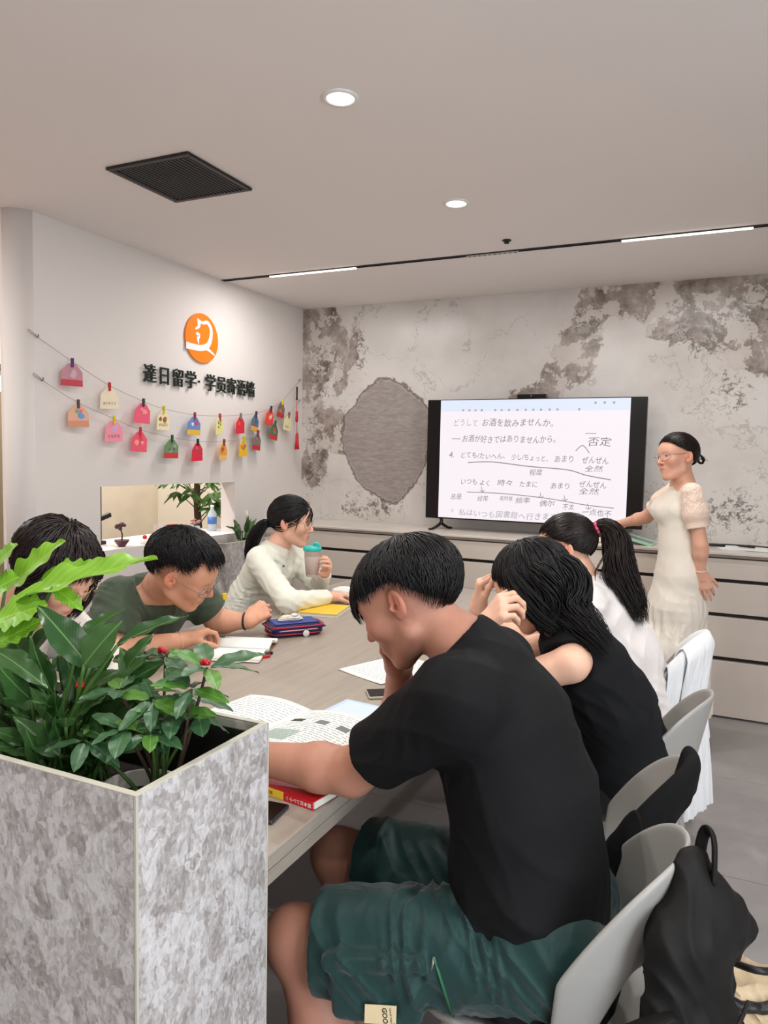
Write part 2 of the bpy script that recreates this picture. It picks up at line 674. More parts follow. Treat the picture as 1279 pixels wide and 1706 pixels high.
# screen wall, clad with a landscape marble slab
struct(box_obj('wall_back', (XL - 0.06, YB, 0), (XR + .1, YB + 0.12, HC), m_marble, bev=0))
struct(box_obj('wall_passage', (XF - .1, YB, 0), (XL - 0.061, YB + 0.12, HC), MAT('passage_beige', (226, 216, 200), 0.8, var=0.02), bev=0))
struct(box_obj('wall_right', (XR, YF - .1, 0), (XR + 0.12, YB + .1, HC), m_wall, bev=0))
struct(box_obj('wall_front', (XF - .1, YF - 0.12, 0), (XR + .1, YF, HC), m_wall, bev=0))
cw = MB()
cw.box((XF - 0.12, YF - .1, 0), (XF, YB + .1, HC))
wc = struct(cw.build('wall_corridor', m_wall_pink))
struct(box_obj('trim_2', (XF, 2.6, 2.49), (XF + 0.02, YB, HC - 0.02), m_wall, bev=0.002))
struct(box_obj('trim_3', (XF, 2.6, 1.995), (XF + 0.05, YB, 2.035), MAT('olive_lintel', (70, 62, 46), 0.6), bev=0.002))
struct(box_obj('trim_4', (XF, 2.6, 1.85), (XF + 0.012, YB, 1.995), m_wall, bev=0.002))
d1 = struct(box_obj('door_1', (XF, 2.9, 0.0), (XF + 0.04, 3.95, 1.845), m_olive, bev=0.003))
struct(box_obj('trim_5', (XF, 3.97, 0.0), (XF + 0.012, YB, 1.845), MAT('corridor_beige', (222, 210, 190), 0.8), bev=0.002))
sw = thing('wall_switch', 'small white switch on the brown corridor panel beyond the white wall', 'switch', (XF + 0.045, 3.62, 1.48))
box_obj('plate', (XF + 0.0405, 3.58, 1.44), (XF + 0.05, 3.66, 1.52), m_white, sw)
box_obj('rocker', (XF + 0.0505, 3.60, 1.46), (XF + 0.056, 3.64, 1.50), m_black, sw)

# the white wall on the left: rounded near end, long low opening
TH = 0.12
y0w, yo0, yo1, zo0, zo1 = 2.49, 2.995, 4.205, 0.905, 1.26
bm = bmesh.new()
arc = []
rr = 0.10
for k in range(25):
    t = PI / 2 * k / 24
    arc.append((XL - rr + rr * math.sin(t), y0w + rr - rr * math.cos(t)))


def slab(poly, z0, z1):
    lo = [bm.verts.new((x, y, z0)) for x, y in poly]
    hi = [bm.verts.new((x, y, z1)) for x, y in poly]
    n = len(poly)
    for i in range(n):
        j = (i + 1) % n
        f = bm.faces.new((lo[i], lo[j], hi[j], hi[i]))
        f.smooth = n > 6 and 1 <= i <= 23
    bm.faces.new(list(reversed(lo)))
    bm.faces.new(hi)


pier_a = [(XL - TH, y0w)] + arc + [(XL, yo0), (XL - TH, yo0)]
slab(pier_a, 0, HC)
slab([(XL - TH, yo0), (XL, yo0), (XL, yo1), (XL - TH, yo1)], 0, zo0)
slab([(XL - TH, yo0), (XL, yo0), (XL, yo1), (XL - TH, yo1)], zo1, HC)
slab([(XL - TH, yo1), (XL, yo1), (XL, YB), (XL - TH, YB)], 0, HC)
bmesh.ops.recalc_face_normals(bm, faces=bm.faces[:])
me = bpy.data.meshes.new('wall_left')
bm.to_mesh(me)
bm.free()
struct(link_mesh('wall_left', me, m_wall))

# window in the right wall (beside the viewer, outside the picture)
w1 = struct(box_obj('window_1', (XR - 0.03, -1.6, 0.55), (XR - 0.005, 1.0, 2.35), MAT('frosted_pane', (225, 235, 245), 0.6, emit=(220, 235, 255), estr=0.8), bev=0.002))
fb = MB()
for (a, e) in (((-1.66, 0.49), (1.06, 0.55)), ((-1.66, 2.35), (1.06, 2.41)), ((-1.66, 0.55), (-1.6, 2.35)), ((1.0, 0.55), (1.06, 2.35)), ((-0.33, 0.55), (-0.27, 2.35))):
    fb.box((XR - 0.05, a[0], a[1]), (XR, e[0], e[1]), 0.003)
fb.build('window_frame', m_steel, w1)

# ------------------------------------------------------------------ ceiling fittings


def downlight(x, y, label, group=None):
    t = thing('downlight', label, 'lamp', (x, y, HC), 0, group)
    MB().lathe([(0.058, 0.0), (0.058, -0.006), (0.046, -0.007), (0.043, 0.0)], (x, y, HC), 40).build('ring', m_white, t)
    MB().lathe([(0.0, -0.003), (0.045, -0.003), (0.045, 0.0)], (x, y, HC), 40).build('diffuser', m_glow, t)
    l = area_light('downlight_beam', (x, y, HC - 0.010), (0.085, 0.085), 24 if x < -3.5 else 10, WARM, shape='DISK')
    put_under(l, t)
    return t


downlight(-1.193, 2.16, 'round recessed downlight nearest the camera, beside the dark ceiling vent')
downlight(-1.179, 3.225, 'small round downlight farther back, near the line-lamp track')
for (x, y) in ((-1.19, 1.09), (-1.19, 0.02), (0.55, 2.16), (0.55, 1.09), (0.55, 0.02), (-3.9, 1.6), (-3.9, 3.1), (-3.95, 4.2)):  # the last one is an unseen lamp added to brighten the passage
    downlight(x, y, 'unseen round recessed downlight in the ceiling outside the picture', 'downlights outside the picture')

vt = thing('ceiling_vent', 'square black slatted air vent set in the ceiling', 'vent', (-2.142, 2.515, HC))
vx0, vx1, vy0, vy1 = -2.352, -1.932, 2.305, 2.725
box_obj('backing', (vx0 + .01, vy0 + .01, HC - 0.004), (vx1 - .01, vy1 - .01, HC - 0.001), MAT('vent_dark', (12, 13, 14), 0.7), vt, bev=0)
f = MB()
for (a, e) in (((vx0, vy0), (vx1, vy0 + .022)), ((vx0, vy1 - .022), (vx1, vy1)), ((vx0, vy0 + .022), (vx0 + .022, vy1 - .022)), ((vx1 - .022, vy0 + .022), (vx1, vy1 - .022))):
    f.box((a[0], a[1], HC - 0.012), (e[0], e[1], HC), 0.002, 1)
f.build('frame', m_black, vt)
m_slat = MAT('vent_slat', (84, 82, 80), 0.4)
sl = MB()
sl.box((-0.0022, vy0 + .022, -0.0015), (0.0022, vy1 - .022, 0.0015), 0.0006, 1)
sl = sl.build('slat', m_slat, vt)
sl.matrix_parent_inverse = Matrix.Translation((0.0, -2.515, -HC)) @ Matrix.Identity(4)
sl.matrix_parent_inverse = vt.matrix_basis.inverted()
nsl = 20
for k in range(nsl):
    o = sl if k == 0 else sl.copy()
    if k:
        col.objects.link(o)
    o.location = (vx0 + 0.022 + 0.376 * (k + 0.5) / nsl, 0, HC - 0.012)
    o.rotation_euler = (0, R(20), 0)

rail = MB()
rail.box((XL + .001, 4.045, HC - 0.006), (1.3, 4.049, HC), 0)
rail.box((XL + .001, 4.071, HC - 0.006), (1.3, 4.075, HC), 0)
rail.box((XL + .001, 4.049, HC - 0.002), (1.3, 4.071, HC), 0)
tag(rail.build('lamp_track', m_black), 'thin black lamp track running across the ceiling before the screen wall', 'track')


def line_lamp(x0, x1, label):
    t = thing('line_lamp', label, 'lamp', ((x0 + x1) / 2, 4.06, HC))
    box_obj('housing', (x0, 4.05, HC - 0.008), (x1, 4.07, HC - 0.002), m_white, t, 0.001, 1)
    box_obj('diffuser', (x0 + .002, 4.049, HC - 0.011), (x1 - .002, 4.071, HC - 0.0085), m_glow, t, 0.001, 1)


line_lamp(-2.737, -2.115, 'glowing line lamp in the track nearest the white lettered wall')
line_lamp(-0.572, 0.041, 'glowing line lamp in the track above the teacher')
gl = thing('grille_lamp', 'unlit dotted grille spotlight module in the middle of the ceiling track', 'lamp', (-1.26, 4.06, HC))
box_obj('housing', (-1.412, 4.049, HC - 0.010), (-1.115, 4.071, HC - 0.002), MAT('grille_grey', (190, 186, 182), 0.5), gl, 0.001, 1)
hole = MB().lathe([(0.0, -0.0005), (0.008, -0.0005), (0.009, 0.0)], (0, 0, 0), 12).build('lens', m_black, gl)
for k in range(10):
    o = hole if k == 0 else hole.copy()
    if k:
        col.objects.link(o)
    o.location = (-1.395 + 0.0292 * k, 4.06, HC - 0.0102)
ss = thing('ceiling_sensor', 'tiny dark sensor on the ceiling above the lamp track', 'sensor', (-1.124, 3.857, HC))
MB().lathe([(0.0, -0.02), (0.012, -0.018), (0.016, -0.006), (0.024, -0.004), (0.024, 0.0)], (-1.124, 3.857, HC), 20).build('body', m_black, ss)

# ------------------------------------------------------------------ sideboard below the screen
CX0, CX1, CY0 = XL + 0.002, 1.7, 4.578
cabn = thing('sideboard', 'long low taupe sideboard with black grip gaps along the marble wall', 'sideboard', (-0.7, 4.83, 0))
box_obj('carcass', (CX0, CY0 + 0.03, 0.0), (CX1, YB - .002, 0.918), m_blackgap, cabn, bev=0)
for (z0, z1) in ((0.012, 0.332), (0.356, 0.585), (0.607, 0.782), (0.803, 0.918)):
    box_obj('drawer_front', (CX0, CY0, z0), (CX1, CY0 + 0.03, z1), m_drawer, cabn, 0.002)
wt = thing('worktop', 'continuous pale stone worktop on the taupe sideboard', 'worktop', (-0.7, 4.83, 0.93))
box_obj('slab', (CX0, CY0 - 0.012, 0.940), (CX1, YB - .002, 0.955), m_counter, wt, 0.002)
box_obj('edge', (CX0, CY0 - 0.010, 0.925), (CX1, CY0 + 0.02, 0.9395), m_counter_edge, wt, 0.001, 1)

# ------------------------------------------------------------------ television
m_tvblack = MAT('tv_black', (10, 10, 11), 0.18, var=0.02)
m_screen = MAT('screen_page', (30, 30, 30), 0.3, var=0.0, emit=(248, 240, 246), estr=1.0)
m_bar = MAT('screen_toolbar', (30, 30, 30), 0.3, var=0.0, emit=(226, 234, 250), estr=1.0)
m_ink = MAT('screen_ink', (20, 20, 20), 0.5, var=0.0, emit=(128, 122, 126), estr=1.0)
m_ink2 = MAT('screen_ink_pale', (20, 20, 20), 0.5, var=0.0, emit=(168, 164, 172), estr=1.0)
m_inkb = MAT('screen_blue', (20, 20, 20), 0.5, var=0.0, emit=(120, 170, 196), estr=1.0)
tv = thing('television', 'large black television showing a white page of handwritten Japanese notes', 'television', (-1.21, 4.87, 0.955))
box_obj('panel', (-1.940, 4.842, 1.033), (-0.485, 4.885, 1.858), m_tvblack, tv, 0.004)
scr = box_obj('screen', (-1.842, 4.8395, 1.043), (-0.584, 4.8415, 1.852), m_screen, tv, 0)
sb = box_obj('toolbar', (-1.842, 4.8385, 1.775), (-0.584, 4.8394, 1.852), m_bar, scr, 0)
SX0, SX1, SZ0, SZ1 = -1.842, -0.584, 1.043, 1.852
EU, EV = (1, 0, 0), (0, 0, 1)


def S(u, v, d=0.0):
    return (SX0 + (SX1 - SX0) * u, 4.8388 - d, SZ1 - (SZ1 - SZ0) * v)


def note(body, u, v, size, u1=None, mat=m_ink, drift=0.0):
    """one handwritten line: starts at u, baseline v"""
    me = text_mesh(body, size, 0.0, 0.12)
    xs = [p.co.x for p in me.vertices]
    w = max(xs) - min(xs) if xs else 1
    k = ((u1 - u) * (SX1 - SX0) / w) if u1 else 1.0
    ca, sa = math.cos(drift), math.sin(drift)
    o = S(u, v)
    rnd = random.Random(body)
    for p in me.vertices:
        x, y = (p.co.x - min(xs)) * k, p.co.y
        y += 0.004 * math.sin(x * 23 + rnd.random() * 0.1)
        p.co = (o[0] + x * ca - y * sa, o[1], o[2] + x * sa + y * ca)
    return link_mesh('handwriting', me, mat, scr)


def stroke(pts, w=0.004, mat=m_ink):
    b_ = MB()
    P = [Vector(S(u, v)) for u, v in pts]
    P = smooth_path(P, 6) if len(P) > 2 else P
    for a, e in zip(P, P[1:]):
        d = (e - a).normalized()
        n_ = Vector((-d.z, 0, d.x)) * w / 2
        q = [b_.bm.verts.new(p) for p in (a - n_, e - n_, e + n_, a + n_)]
        b_.bm.faces.new(q)
    return b_.build('pen_stroke', mat, scr, fix=False)


note('どうして', 0.08, 0.215, 0.052, 0.215, m_ink2)
note('お酒を飲みませんか。', 0.24, 0.215, 0.056, 0.62)
note('お酒が好きではありませんから。', 0.13, 0.35, 0.054, 0.635)
stroke([(0.07, 0.325), (0.12, 0.325)])
note('4.', 0.055, 0.485, 0.056)
note('とても/たいへん、', 0.125, 0.485, 0.046, 0.37)
note('少し/ちょっと、', 0.405, 0.495, 0.046, 0.60)
note('あまり', 0.635, 0.505, 0.05, 0.73)
note('ぜんぜん', 0.775, 0.51, 0.05, 0.905)
note('全然', 0.79, 0.575, 0.042, 0.88)
note('否定', 0.80, 0.37, 0.062, 0.915)
stroke([(0.785, 0.275), (0.84, 0.275)])
stroke([(0.74, 0.415), (0.775, 0.37), (0.81, 0.43)], 0.005)
stroke([(0.165, 0.525), (0.3, 0.515), (0.5, 0.545), (0.7, 0.565), (0.8, 0.605), (0.92, 0.635)], 0.006)
note('程度', 0.505, 0.615, 0.044, 0.575)
note('いつも よく', 0.13, 0.71, 0.046, 0.29)
note('時々', 0.335, 0.71, 0.046, 0.415)
note('たまに', 0.455, 0.715, 0.046, 0.55)
note('あまり', 0.62, 0.72, 0.046, 0.715)
note('ぜんぜん', 0.765, 0.70, 0.048, 0.90)
note('全然', 0.765, 0.755, 0.044, 0.865)
stroke([(0.165, 0.775), (0.35, 0.775), (0.6, 0.80), (0.8, 0.84), (0.94, 0.855)], 0.005)
for (u, v) in ((0.245, 0.755), (0.69, 0.80), (0.565, 0.785), (0.81, 0.86)):
    stroke([(u, v - 0.03), (u + 0.008, v + 0.01)], 0.004)
    stroke([(u - 0.008, v), (u + 0.008, v + 0.012), (u + 0.02, v - 0.004)], 0.004)
note('总是', 0.07, 0.84, 0.044, 0.135)
note('经常', 0.225, 0.845, 0.04, 0.285)
note('有时候', 0.35, 0.835, 0.036, 0.42)
note('频率', 0.435, 0.85, 0.044, 0.515)
note('偶尔', 0.565, 0.865, 0.044, 0.645)
note('不太', 0.685, 0.885, 0.044, 0.745)
note('一点也不', 0.785, 0.92, 0.046, 0.93)
note('私はいつも図書館へ行きます', 0.12, 0.975, 0.05, 0.66, m_ink2)
note('つ', 0.07, 0.955, 0.03)
note('授業ノート', 0.07, 0.045, 0.018, 0.155, m_ink2)
note('ページ 一', 0.335, 0.045, 0.018, 0.45, m_ink2)
for k, u in enumerate((0.13, 0.165, 0.2, 0.235, 0.31, 0.345, 0.385, 0.43, 0.475, 0.515, 0.555, 0.6, 0.64, 0.75)):
    o = Vector(S(u, 0.085, 0.0007))
    MB().prism([(-0.008, -0.006), (0.006, -0.007), (0.008, 0.005), (-0.004, 0.008)], o, EU, EV, -0.0002).build('icon', m_inkb if k in (3, 10) else m_ink2, sb)
for u in (0.83, 0.875, 0.92):
    o = Vector(S(u, 0.035, 0.0007))
    MB().prism([(-0.007, -0.007), (0.007, -0.007), (0.007, 0.007), (-0.007, 0.007)], o, EU, EV, -0.0002).build('icon', m_ink2, sb)
for fx in (-1.83, -0.62):
    f = MB()
    f.tube([(fx, 4.865, 1.035), (fx, 4.865, 1.0), (fx - 0.03, 4.80, 0.965), (fx - 0.045, 4.755, 0.962)], [0.012, 0.012, 0.010, 0.007], 8, smoothn=4)
    f.tube([(fx, 4.865, 1.0), (fx + 0.03, 4.93, 0.965), (fx + 0.045, 4.965, 0.962)], [0.012, 0.010, 0.007], 8, smoothn=4)
    f.build('foot', m_tvblack, tv)
wc_ = thing('webcam_bar', 'small black camera bar clipped on top of the television', 'camera', (-1.21, 4.86, 1.858))
box_obj('body', (-1.31, 4.845, 1.860), (-1.11, 4.885, 1.886), m_tvblack, wc_, 0.006)
MB().lathe([(0, 0.003), (0.007, 0.003), (0.008, 0)], (-1.21, 4.845, 1.873), 16, (0, -1, 0)).build('lens', m_glass, wc_)

# ------------------------------------------------------------------ long table
TX0, TX1, TY0, TY1, TZ = -1.95, -0.70, 1.03, 3.80, 0.75
tb = thing('long_table', 'long taupe wooden study table the students sit around', 'table', ((TX0 + TX1) / 2, 2.4, 0))
box_obj('tabletop', (TX0, TY0, TZ - 0.028), (TX1, TY1, TZ), m_table, tb, 0.002)
box_obj('lower_layer', (TX0 + .004, TY0 + .004, TZ - 0.060), (TX1 - .004, TY1 - .004, TZ - 0.033), m_table, tb, 0.002)
box_obj('shadow_joint', (TX0 + .008, TY0 + .008, TZ - 0.034), (TX1 - .008, TY1 - .008, TZ - 0.027), m_blackgap, tb, 0)
for y in (1.30, 3.48):
    box_obj('leg', (TX0 + 0.22, y, 0.0), (TX1 - 0.32, y + 0.05, TZ - 0.061), MAT('table_leg_grey', (110, 102, 96), 0.5), tb, 0.003)
box_obj('stretcher', (TX0 + 0.55, 1.35, 0.30), (TX0 + 0.59, 3.48, 0.42), m_black, tb, 0.003)

# ------------------------------------------------------------------ stone planter in the foreground
PX0, PX1, PY0, PY1, PZ = -1.93, -0.683, 0.714, 1.021, 1.0
pl = thing('stone_planter', 'tall grey stone-clad planter box in the foreground', 'planter', ((PX0 + PX1) / 2, (PY0 + PY1) / 2, 0))
t_ = 0.011
box_obj('side_panel', (PX0, PY0, 0), (PX1 - 0.004, PY0 + t_, PZ), m_breccia, pl, 0.0008, 1)
box_obj('side_panel', (PX1 - t_, PY0 + 0.004, 0), (PX1, PY1 - 0.003, PZ), m_breccia, pl, 0.0008, 1)
box_obj('side_panel', (PX0, PY1 - t_, 0), (PX1 - t_, PY1, PZ - 0.001), m_rim, pl, 0.0008, 1)
box_obj('side_panel', (PX0, PY0 + t_, 0), (PX0 + t_, PY1 - t_, PZ - 0.001), m_breccia, pl, 0.0008, 1)
box_obj('corner_strip', (PX1 - 0.004, PY0 - 0.0005, 0), (PX1 + 0.0005, PY0 + 0.004, PZ), m_rim, pl, 0.0005, 1)
box_obj('corner_strip', (PX1 - 0.004, PY1 - 0.003, 0), (PX1 + 0.0005, PY1 + 0.0005, PZ), m_rim, pl, 0.0005, 1)
rimb = MB()
rimb.box((PX0, PY0, PZ), (PX1, PY0 + t_, PZ + 0.002), 0.0005, 1)
rimb.box((PX0, PY1 - t_, PZ), (PX1, PY1, PZ + 0.002), 0.0005, 1)
rimb.box((PX1 - t_, PY0 + t_, PZ), (PX1, PY1 - t_, PZ + 0.002), 0.0005, 1)
rimb.box((PX0, PY0 + t_, PZ), (PX0 + t_, PY1 - t_, PZ + 0.002), 0.0005, 1)
rimb.build('rim', m_rim, pl)
box_obj('soil', (PX0 + t_, PY0 + t_, 0.70), (PX1 - t_, PY1 - t_, 0.88), m_soil, pl, 0)
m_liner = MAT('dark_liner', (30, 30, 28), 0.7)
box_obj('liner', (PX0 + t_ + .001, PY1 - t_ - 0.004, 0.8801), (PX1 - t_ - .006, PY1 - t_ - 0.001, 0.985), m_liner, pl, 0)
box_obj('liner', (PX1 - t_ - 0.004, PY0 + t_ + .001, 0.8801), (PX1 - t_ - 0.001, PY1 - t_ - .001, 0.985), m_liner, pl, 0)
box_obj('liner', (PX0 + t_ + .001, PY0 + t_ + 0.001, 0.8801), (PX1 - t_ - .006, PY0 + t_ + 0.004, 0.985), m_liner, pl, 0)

# ------------------------------------------------------------------ moulded chairs


def sstep(a, b, x):
    t = min(1.0, max(0.0, (x - a) / (b - a)))
    return t * t * (3 - 2 * t)


def build_chair(mat, label, loc, rz, group):
    """a moulded shell chair; local forward is -x"""
    t = thing('shell_chair', label, 'chair', (0, 0, 0), 0, group)

    def back(u, v):
        ph = (u * 2 - 1)
        a = ph * R(74)
        ap = abs(ph)
        zt = 0.800 - 0.205 * ap ** 2.7
        zl = 0.60 - 0.155 * sstep(0.42, 0.86, ap)
        z = zl + (zt - zl) * v
        lean = 0.16 * (z - 0.45)
        rad = 1.0 - 0.05 * (1 - v)
        return Vector((-0.01 + (0.195 * math.cos(a)) * rad + lean * (0.4 + 0.6 * math.cos(a)), 0.172 * math.sin(a) * rad * (1 + 0.10 * v), z))
    bk = MB().sheet(back, 36, 10).build('backrest', mat, t, solid=0.011, sub=1)

    def seat(u, v):
        ang = u * 2 * PI
        c, s = math.cos(ang), math.sin(ang)
        k = (abs(c) ** 4 + abs(s) ** 4) ** (-0.25)
        r = 0.002 + v * 0.998
        x, y = 0.20 * c * k * r, 0.175 * s * k * r
        return Vector((x - 0.015, y, 0.445 + 0.018 * r ** 4 - 0.012 * max(0, -c * r) ** 3))
    MB().sheet(seat, 40, 6, closed_u=True).build('seat', mat, t, solid=0.012)
    for sx in (-1, 1):
        for sy in (-1, 1):
            MB().tube([(sx * 0.14, sy * 0.13, 0.436), (sx * 0.17, sy * 0.165, 0.22), (sx * 0.20, sy * 0.185, 0.0)], [0.017, 0.014, 0.011], 10, smoothn=3).build('leg', mat, t)
    t.location = loc
    t.rotation_euler = (0, 0, rz)
    return t


ch_group = 'moulded chairs round the long table'
chair1 = build_chair(m_chair, 'grey moulded chair the student in the black T-shirt sits on', (-0.275, 1.345, 0), 0, ch_group)


def chair_copy(loc, rz, label, mat=None):
    c = copy_tree(chair1)
    c.location = loc
    c.rotation_euler = (0, 0, rz)
    c['label'] = label
    return c


chair2 = chair_copy((-0.285, 1.685, 0), R(3), 'grey moulded chair with a black jacket over its back')
chair3 = chair_copy((-0.255, 2.28, 0), R(-3), 'grey moulded chair behind the student in the black sleeveless top')
chair4 = chair_copy((-0.29, 3.02, 0), R(-2), 'moulded chair with a white shirt draped over its back')
chair5 = chair_copy((-2.36, 2.98, 0), PI, 'grey moulded chair of the student in the white cardigan')
chair6 = chair_copy((-2.30, 2.05, 0), PI, 'grey moulded chair of the student in the green T-shirt')
chair7 = chair_copy((-2.22, 1.45, 0), PI, 'grey moulded chair behind the foreground leaves at the table')

# ------------------------------------------------------------------ emblem and lettering on the white wall
m_orange = MAT('orange_acrylic', (245, 128, 16), 0.35, var=0.03, vscale=4)
m_letter = MAT('dark_green_acrylic', (18, 30, 24), 0.3, var=0.05)
em = thing('wall_emblem', 'round orange emblem with a white swan-like curve on the white wall', 'emblem', (XL, 3.835, 2.186))
ec = Vector((XL, 3.835, 2.186))
WY, WZ = Vector((0, 1, 0)), Vector((0, 0, 1))
poly = [(0.160 * math.cos(2 * PI * k / 64) * (1 - 0.03 * math.sin(2 * PI * k / 64)), 0.155 * math.sin(2 * PI * k / 64)) for k in range(64)]
MB().prism(poly, ec + Vector((0.002, 0, 0)), WY, WZ, 0.012).build('disc', m_orange, em)


def ribbon(pts, ws, x, mat, name, parent, depth=0.002):
    P = smooth_path([ec + Vector((0, u * 0.16, v * 0.155)) for u, v in pts], 6)
    n = len(P)
    b_ = MB()
    L, Rr = [], []
    for i, p in enumerate(P):
        d = (P[min(i + 1, n - 1)] - P[max(i - 1, 0)]).normalized()
        nn = Vector((0, -d.z, d.y))
        w = float(np.interp(i / (n - 1), np.linspace(0, 1, len(ws)), ws)) * 0.16
        L.append((p + nn * w) - ec)
        Rr.append((p - nn * w) - ec)
    for x_ in (x,):
        lo = [b_.bm.verts.new(ec + Vector((x_, q.y, q.z))) for q in L]
        hi = [b_.bm.verts.new(ec + Vector((x_, q.y, q.z))) for q in Rr]
        for i in range(n - 1):
            b_.bm.faces.new((lo[i], lo[i + 1], hi[i + 1], hi[i]))
    return b_.build(name, mat, parent, solid=depth)


ribbon([(-0.20, 0.70), (-0.02, 0.62), (0.30, 0.68), (0.52, 0.45), (0.50, 0.05), (0.28, -0.28), (-0.2, -0.42), (-0.98, -0.42)],
       [0.02, 0.06, 0.075, 0.09, 0.10, 0.12, 0.12, 0.13], 0.0155, m_white, 'swan_neck', em)
ribbon([(-0.32, 0.74), (-0.22, 0.60), (-0.26, 0.42), (-0.46, 0.30)], [0.03, 0.11, 0.07, 0.02], 0.0157, m_white, 'swan_head', em)
ribbon([(-0.40, 0.16), (-0.26, 0.08), (-0.28, -0.08), (-0.24, -0.26)], [0.03, 0.11, 0.07, 0.02], 0.0157, m_white, 'swan_breast', em)
ribbon([(-0.55, -0.46), (-0.1, -0.42), (0.3, -0.40), (0.75, -0.60)], [0.10, 0.07, 0.07, 0.03], 0.0159, m_white, 'swan_wave', em)

lt = thing('wall_lettering', 'row of dark raised Chinese characters below the orange emblem', 'sign', (XL, 3.85, 1.86))
chars = '達日留学·学员寄语墙'
ys = [3.307, 3.428, 3.549, 3.668, 3.785, 3.862, 3.975, 4.085, 4.195, 4.302]
for ch, y in zip(chars, ys):
    text_obj('character', ch, (XL + 0.016, y, 1.868), WY, WZ, 0.116, m_letter, lt, extrude=0.005, bold=0.0008, narrow=0.94)

# ------------------------------------------------------------------ two cords with greeting cards
m_cord = MAT('grey_twine', (150, 138, 132), 0.8)
XC = XL + 0.062
A1 = [(2.594, 2.002), (2.756, 1.905), (3.002, 1.808), (3.256, 1.742), (3.422, 1.712), (3.701, 1.692), (3.951, 1.700), (4.179, 1.718), (4.36, 1.742), (4.546, 1.792), (4.695, 1.855), (5.02, 2.04)]
A2 = [(2.619, 1.796), (2.791, 1.700), (3.034, 1.632), (3.231, 1.580), (3.494, 1.545), (3.73, 1.529), (3.996, 1.536), (4.214, 1.563), (4.384, 1.610), (4.602, 1.690), (4.787, 1.763), (5.02, 1.88)]
for A, lab in ((A1, 'upper twine of greeting cards sagging across the white wall'), (A2, 'lower twine of greeting cards sagging across the white wall')):
    t = thing('twine', lab, 'cord', (XC, A[0][0], A[0][1]))
    MB().tube([(XC if 0 < i < len(A) - 1 else XL + 0.012, y, z) for i, (y, z) in enumerate(A)], 0.0013, 6, smoothn=5).build('line', m_cord, t)
    for (y, z) in (A[0], A[-1]):
        MB().tube([(XL + 0.0035, y, z), (XL + 0.012, y, z), (XL + 0.020, y, z + 0.006), (XL + 0.016, y, z + 0.014)], 0.003, 8).build('hook', m_steel, t)
    for y, z in A[:1]:
        MB().tube([(XL + 0.012, y, z), (XL + 0.014, y - 0.02, z + 0.014), (XL + 0.016, y - 0.055, z + 0.030), (XL + 0.016, y - 0.05, z + 0.018), (XL + 0.012, y, z)], 0.0016, 6, smoothn=4).build('loop', m_cord, t)

PEG = {}


def cmat(rgb):
    if rgb not in PEG:
        PEG[rgb] = MAT('card_%d_%d_%d' % rgb, rgb, 0.6, var=0.03, vscale=30)
    return PEG[rgb]


def card(y, z, w, h, base, band, peg, motif, label, tilt=0.0, yaw=0.0, script=None, group='cards on the upper twine'):
    t = thing('greeting_card', label, 'card', (0, 0, 0), 0, group)
    house = [(-w / 2, -h), (w / 2, -h), (w / 2 * 0.94, -h * 0.42), (w * 0.16, -0.012), (-w * 0.16, -0.012), (-w / 2 * 0.94, -h * 0.42)]
    MB().prism(house, (0, 0, 0), WY, WZ, 0.0025).build('card_face', cmat(base), t)
    if band:
        MB().prism([(-w / 2 * 0.99, -h * 0.995), (w / 2 * 0.99, -h * 0.995), (w / 2 * 0.97, -h * 0.74), (-w / 2 * 0.97, -h * 0.74)], (0.0026, 0, 0), WY, WZ, 0.0006).build('band', cmat(band), t)
    if motif:
        rnd = random.Random(label)
        for k in range(4):
            cxm, czm = rnd.uniform(-.24, .24) * w, rnd.uniform(-.62, -.30) * h
            r_ = rnd.uniform(.09, .17) * w
            pg = [(cxm + r_ * math.cos(q) * rnd.uniform(.7, 1.2), czm + r_ * math.sin(q) * rnd.uniform(.6, 1.1)) for q in np.linspace(0, 2 * PI, 9)[:-1]]
            MB().prism(pg, (0.0026, 0, 0), WY, WZ, 0.0005 + 0.0002 * k).build('motif', cmat(motif[k % len(motif)]), t)
    if script:
        me = text_mesh(script, 0.082 * w / 0.115 / max(4, len(script)), 0.0)
        m4 = Matrix(((0, 0, 1, 0.0034), (1, 0, 0, -w * 0.36), (0, 1, 0, -h * 0.82), (0, 0, 0, 1)))
        me.transform(m4)
        link_mesh('script', me, cmat((70, 54, 50)), t)
    MB().box((-0.004, -0.0065, -0.030), (0.010, 0.0065, 0.016), 0.002, 1).box((0.010, -0.004, -0.006), (0.013, 0.004, 0.0), 0.001, 1).build('peg', cmat(peg), t)
    t.location = (XC, y, z)
    t.rotation_euler = (R(tilt), R(4), R(yaw))
    return t


U = 'cards on the upper twine'
Lw = 'cards on the lower twine'
W_, H_ = 0.115, 0.125
card(2.756, 1.905, W_, H_, (196, 138, 148), (198, 66, 78), (84, 50, 120), [(170, 150, 160), (210, 170, 178)], 'mauve card with a red lower band, leftmost on the upper twine', 0, -18, None, U)
card(3.002, 1.808, W_, H_, (240, 224, 196), None, (190, 40, 50), None, 'cream card under a red peg, second on the upper twine', 3, -10, 'ありがとう', U)
card(3.256, 1.742, W_, H_, (240, 96, 122), None, (44, 70, 56), [(214, 60, 86), (250, 150, 160)], 'bright pink card under a dark green peg, on the upper twine', -2, -6, None, U)
card(3.422, 1.712, W_, H_, (242, 228, 184), None, (214, 200, 40), [(190, 130, 70), (150, 90, 60)], 'cream card with a brown drawing under a yellow peg', 2, 4, 'がんばる', U)
card(3.701, 1.692, W_ * 1.1, H_, (112, 140, 196), (232, 186, 60), (170, 50, 50), [(214, 70, 84), (90, 120, 190), (230, 230, 240)], 'blue card with a red figure and yellow lower edge', 0, 0, None, U)
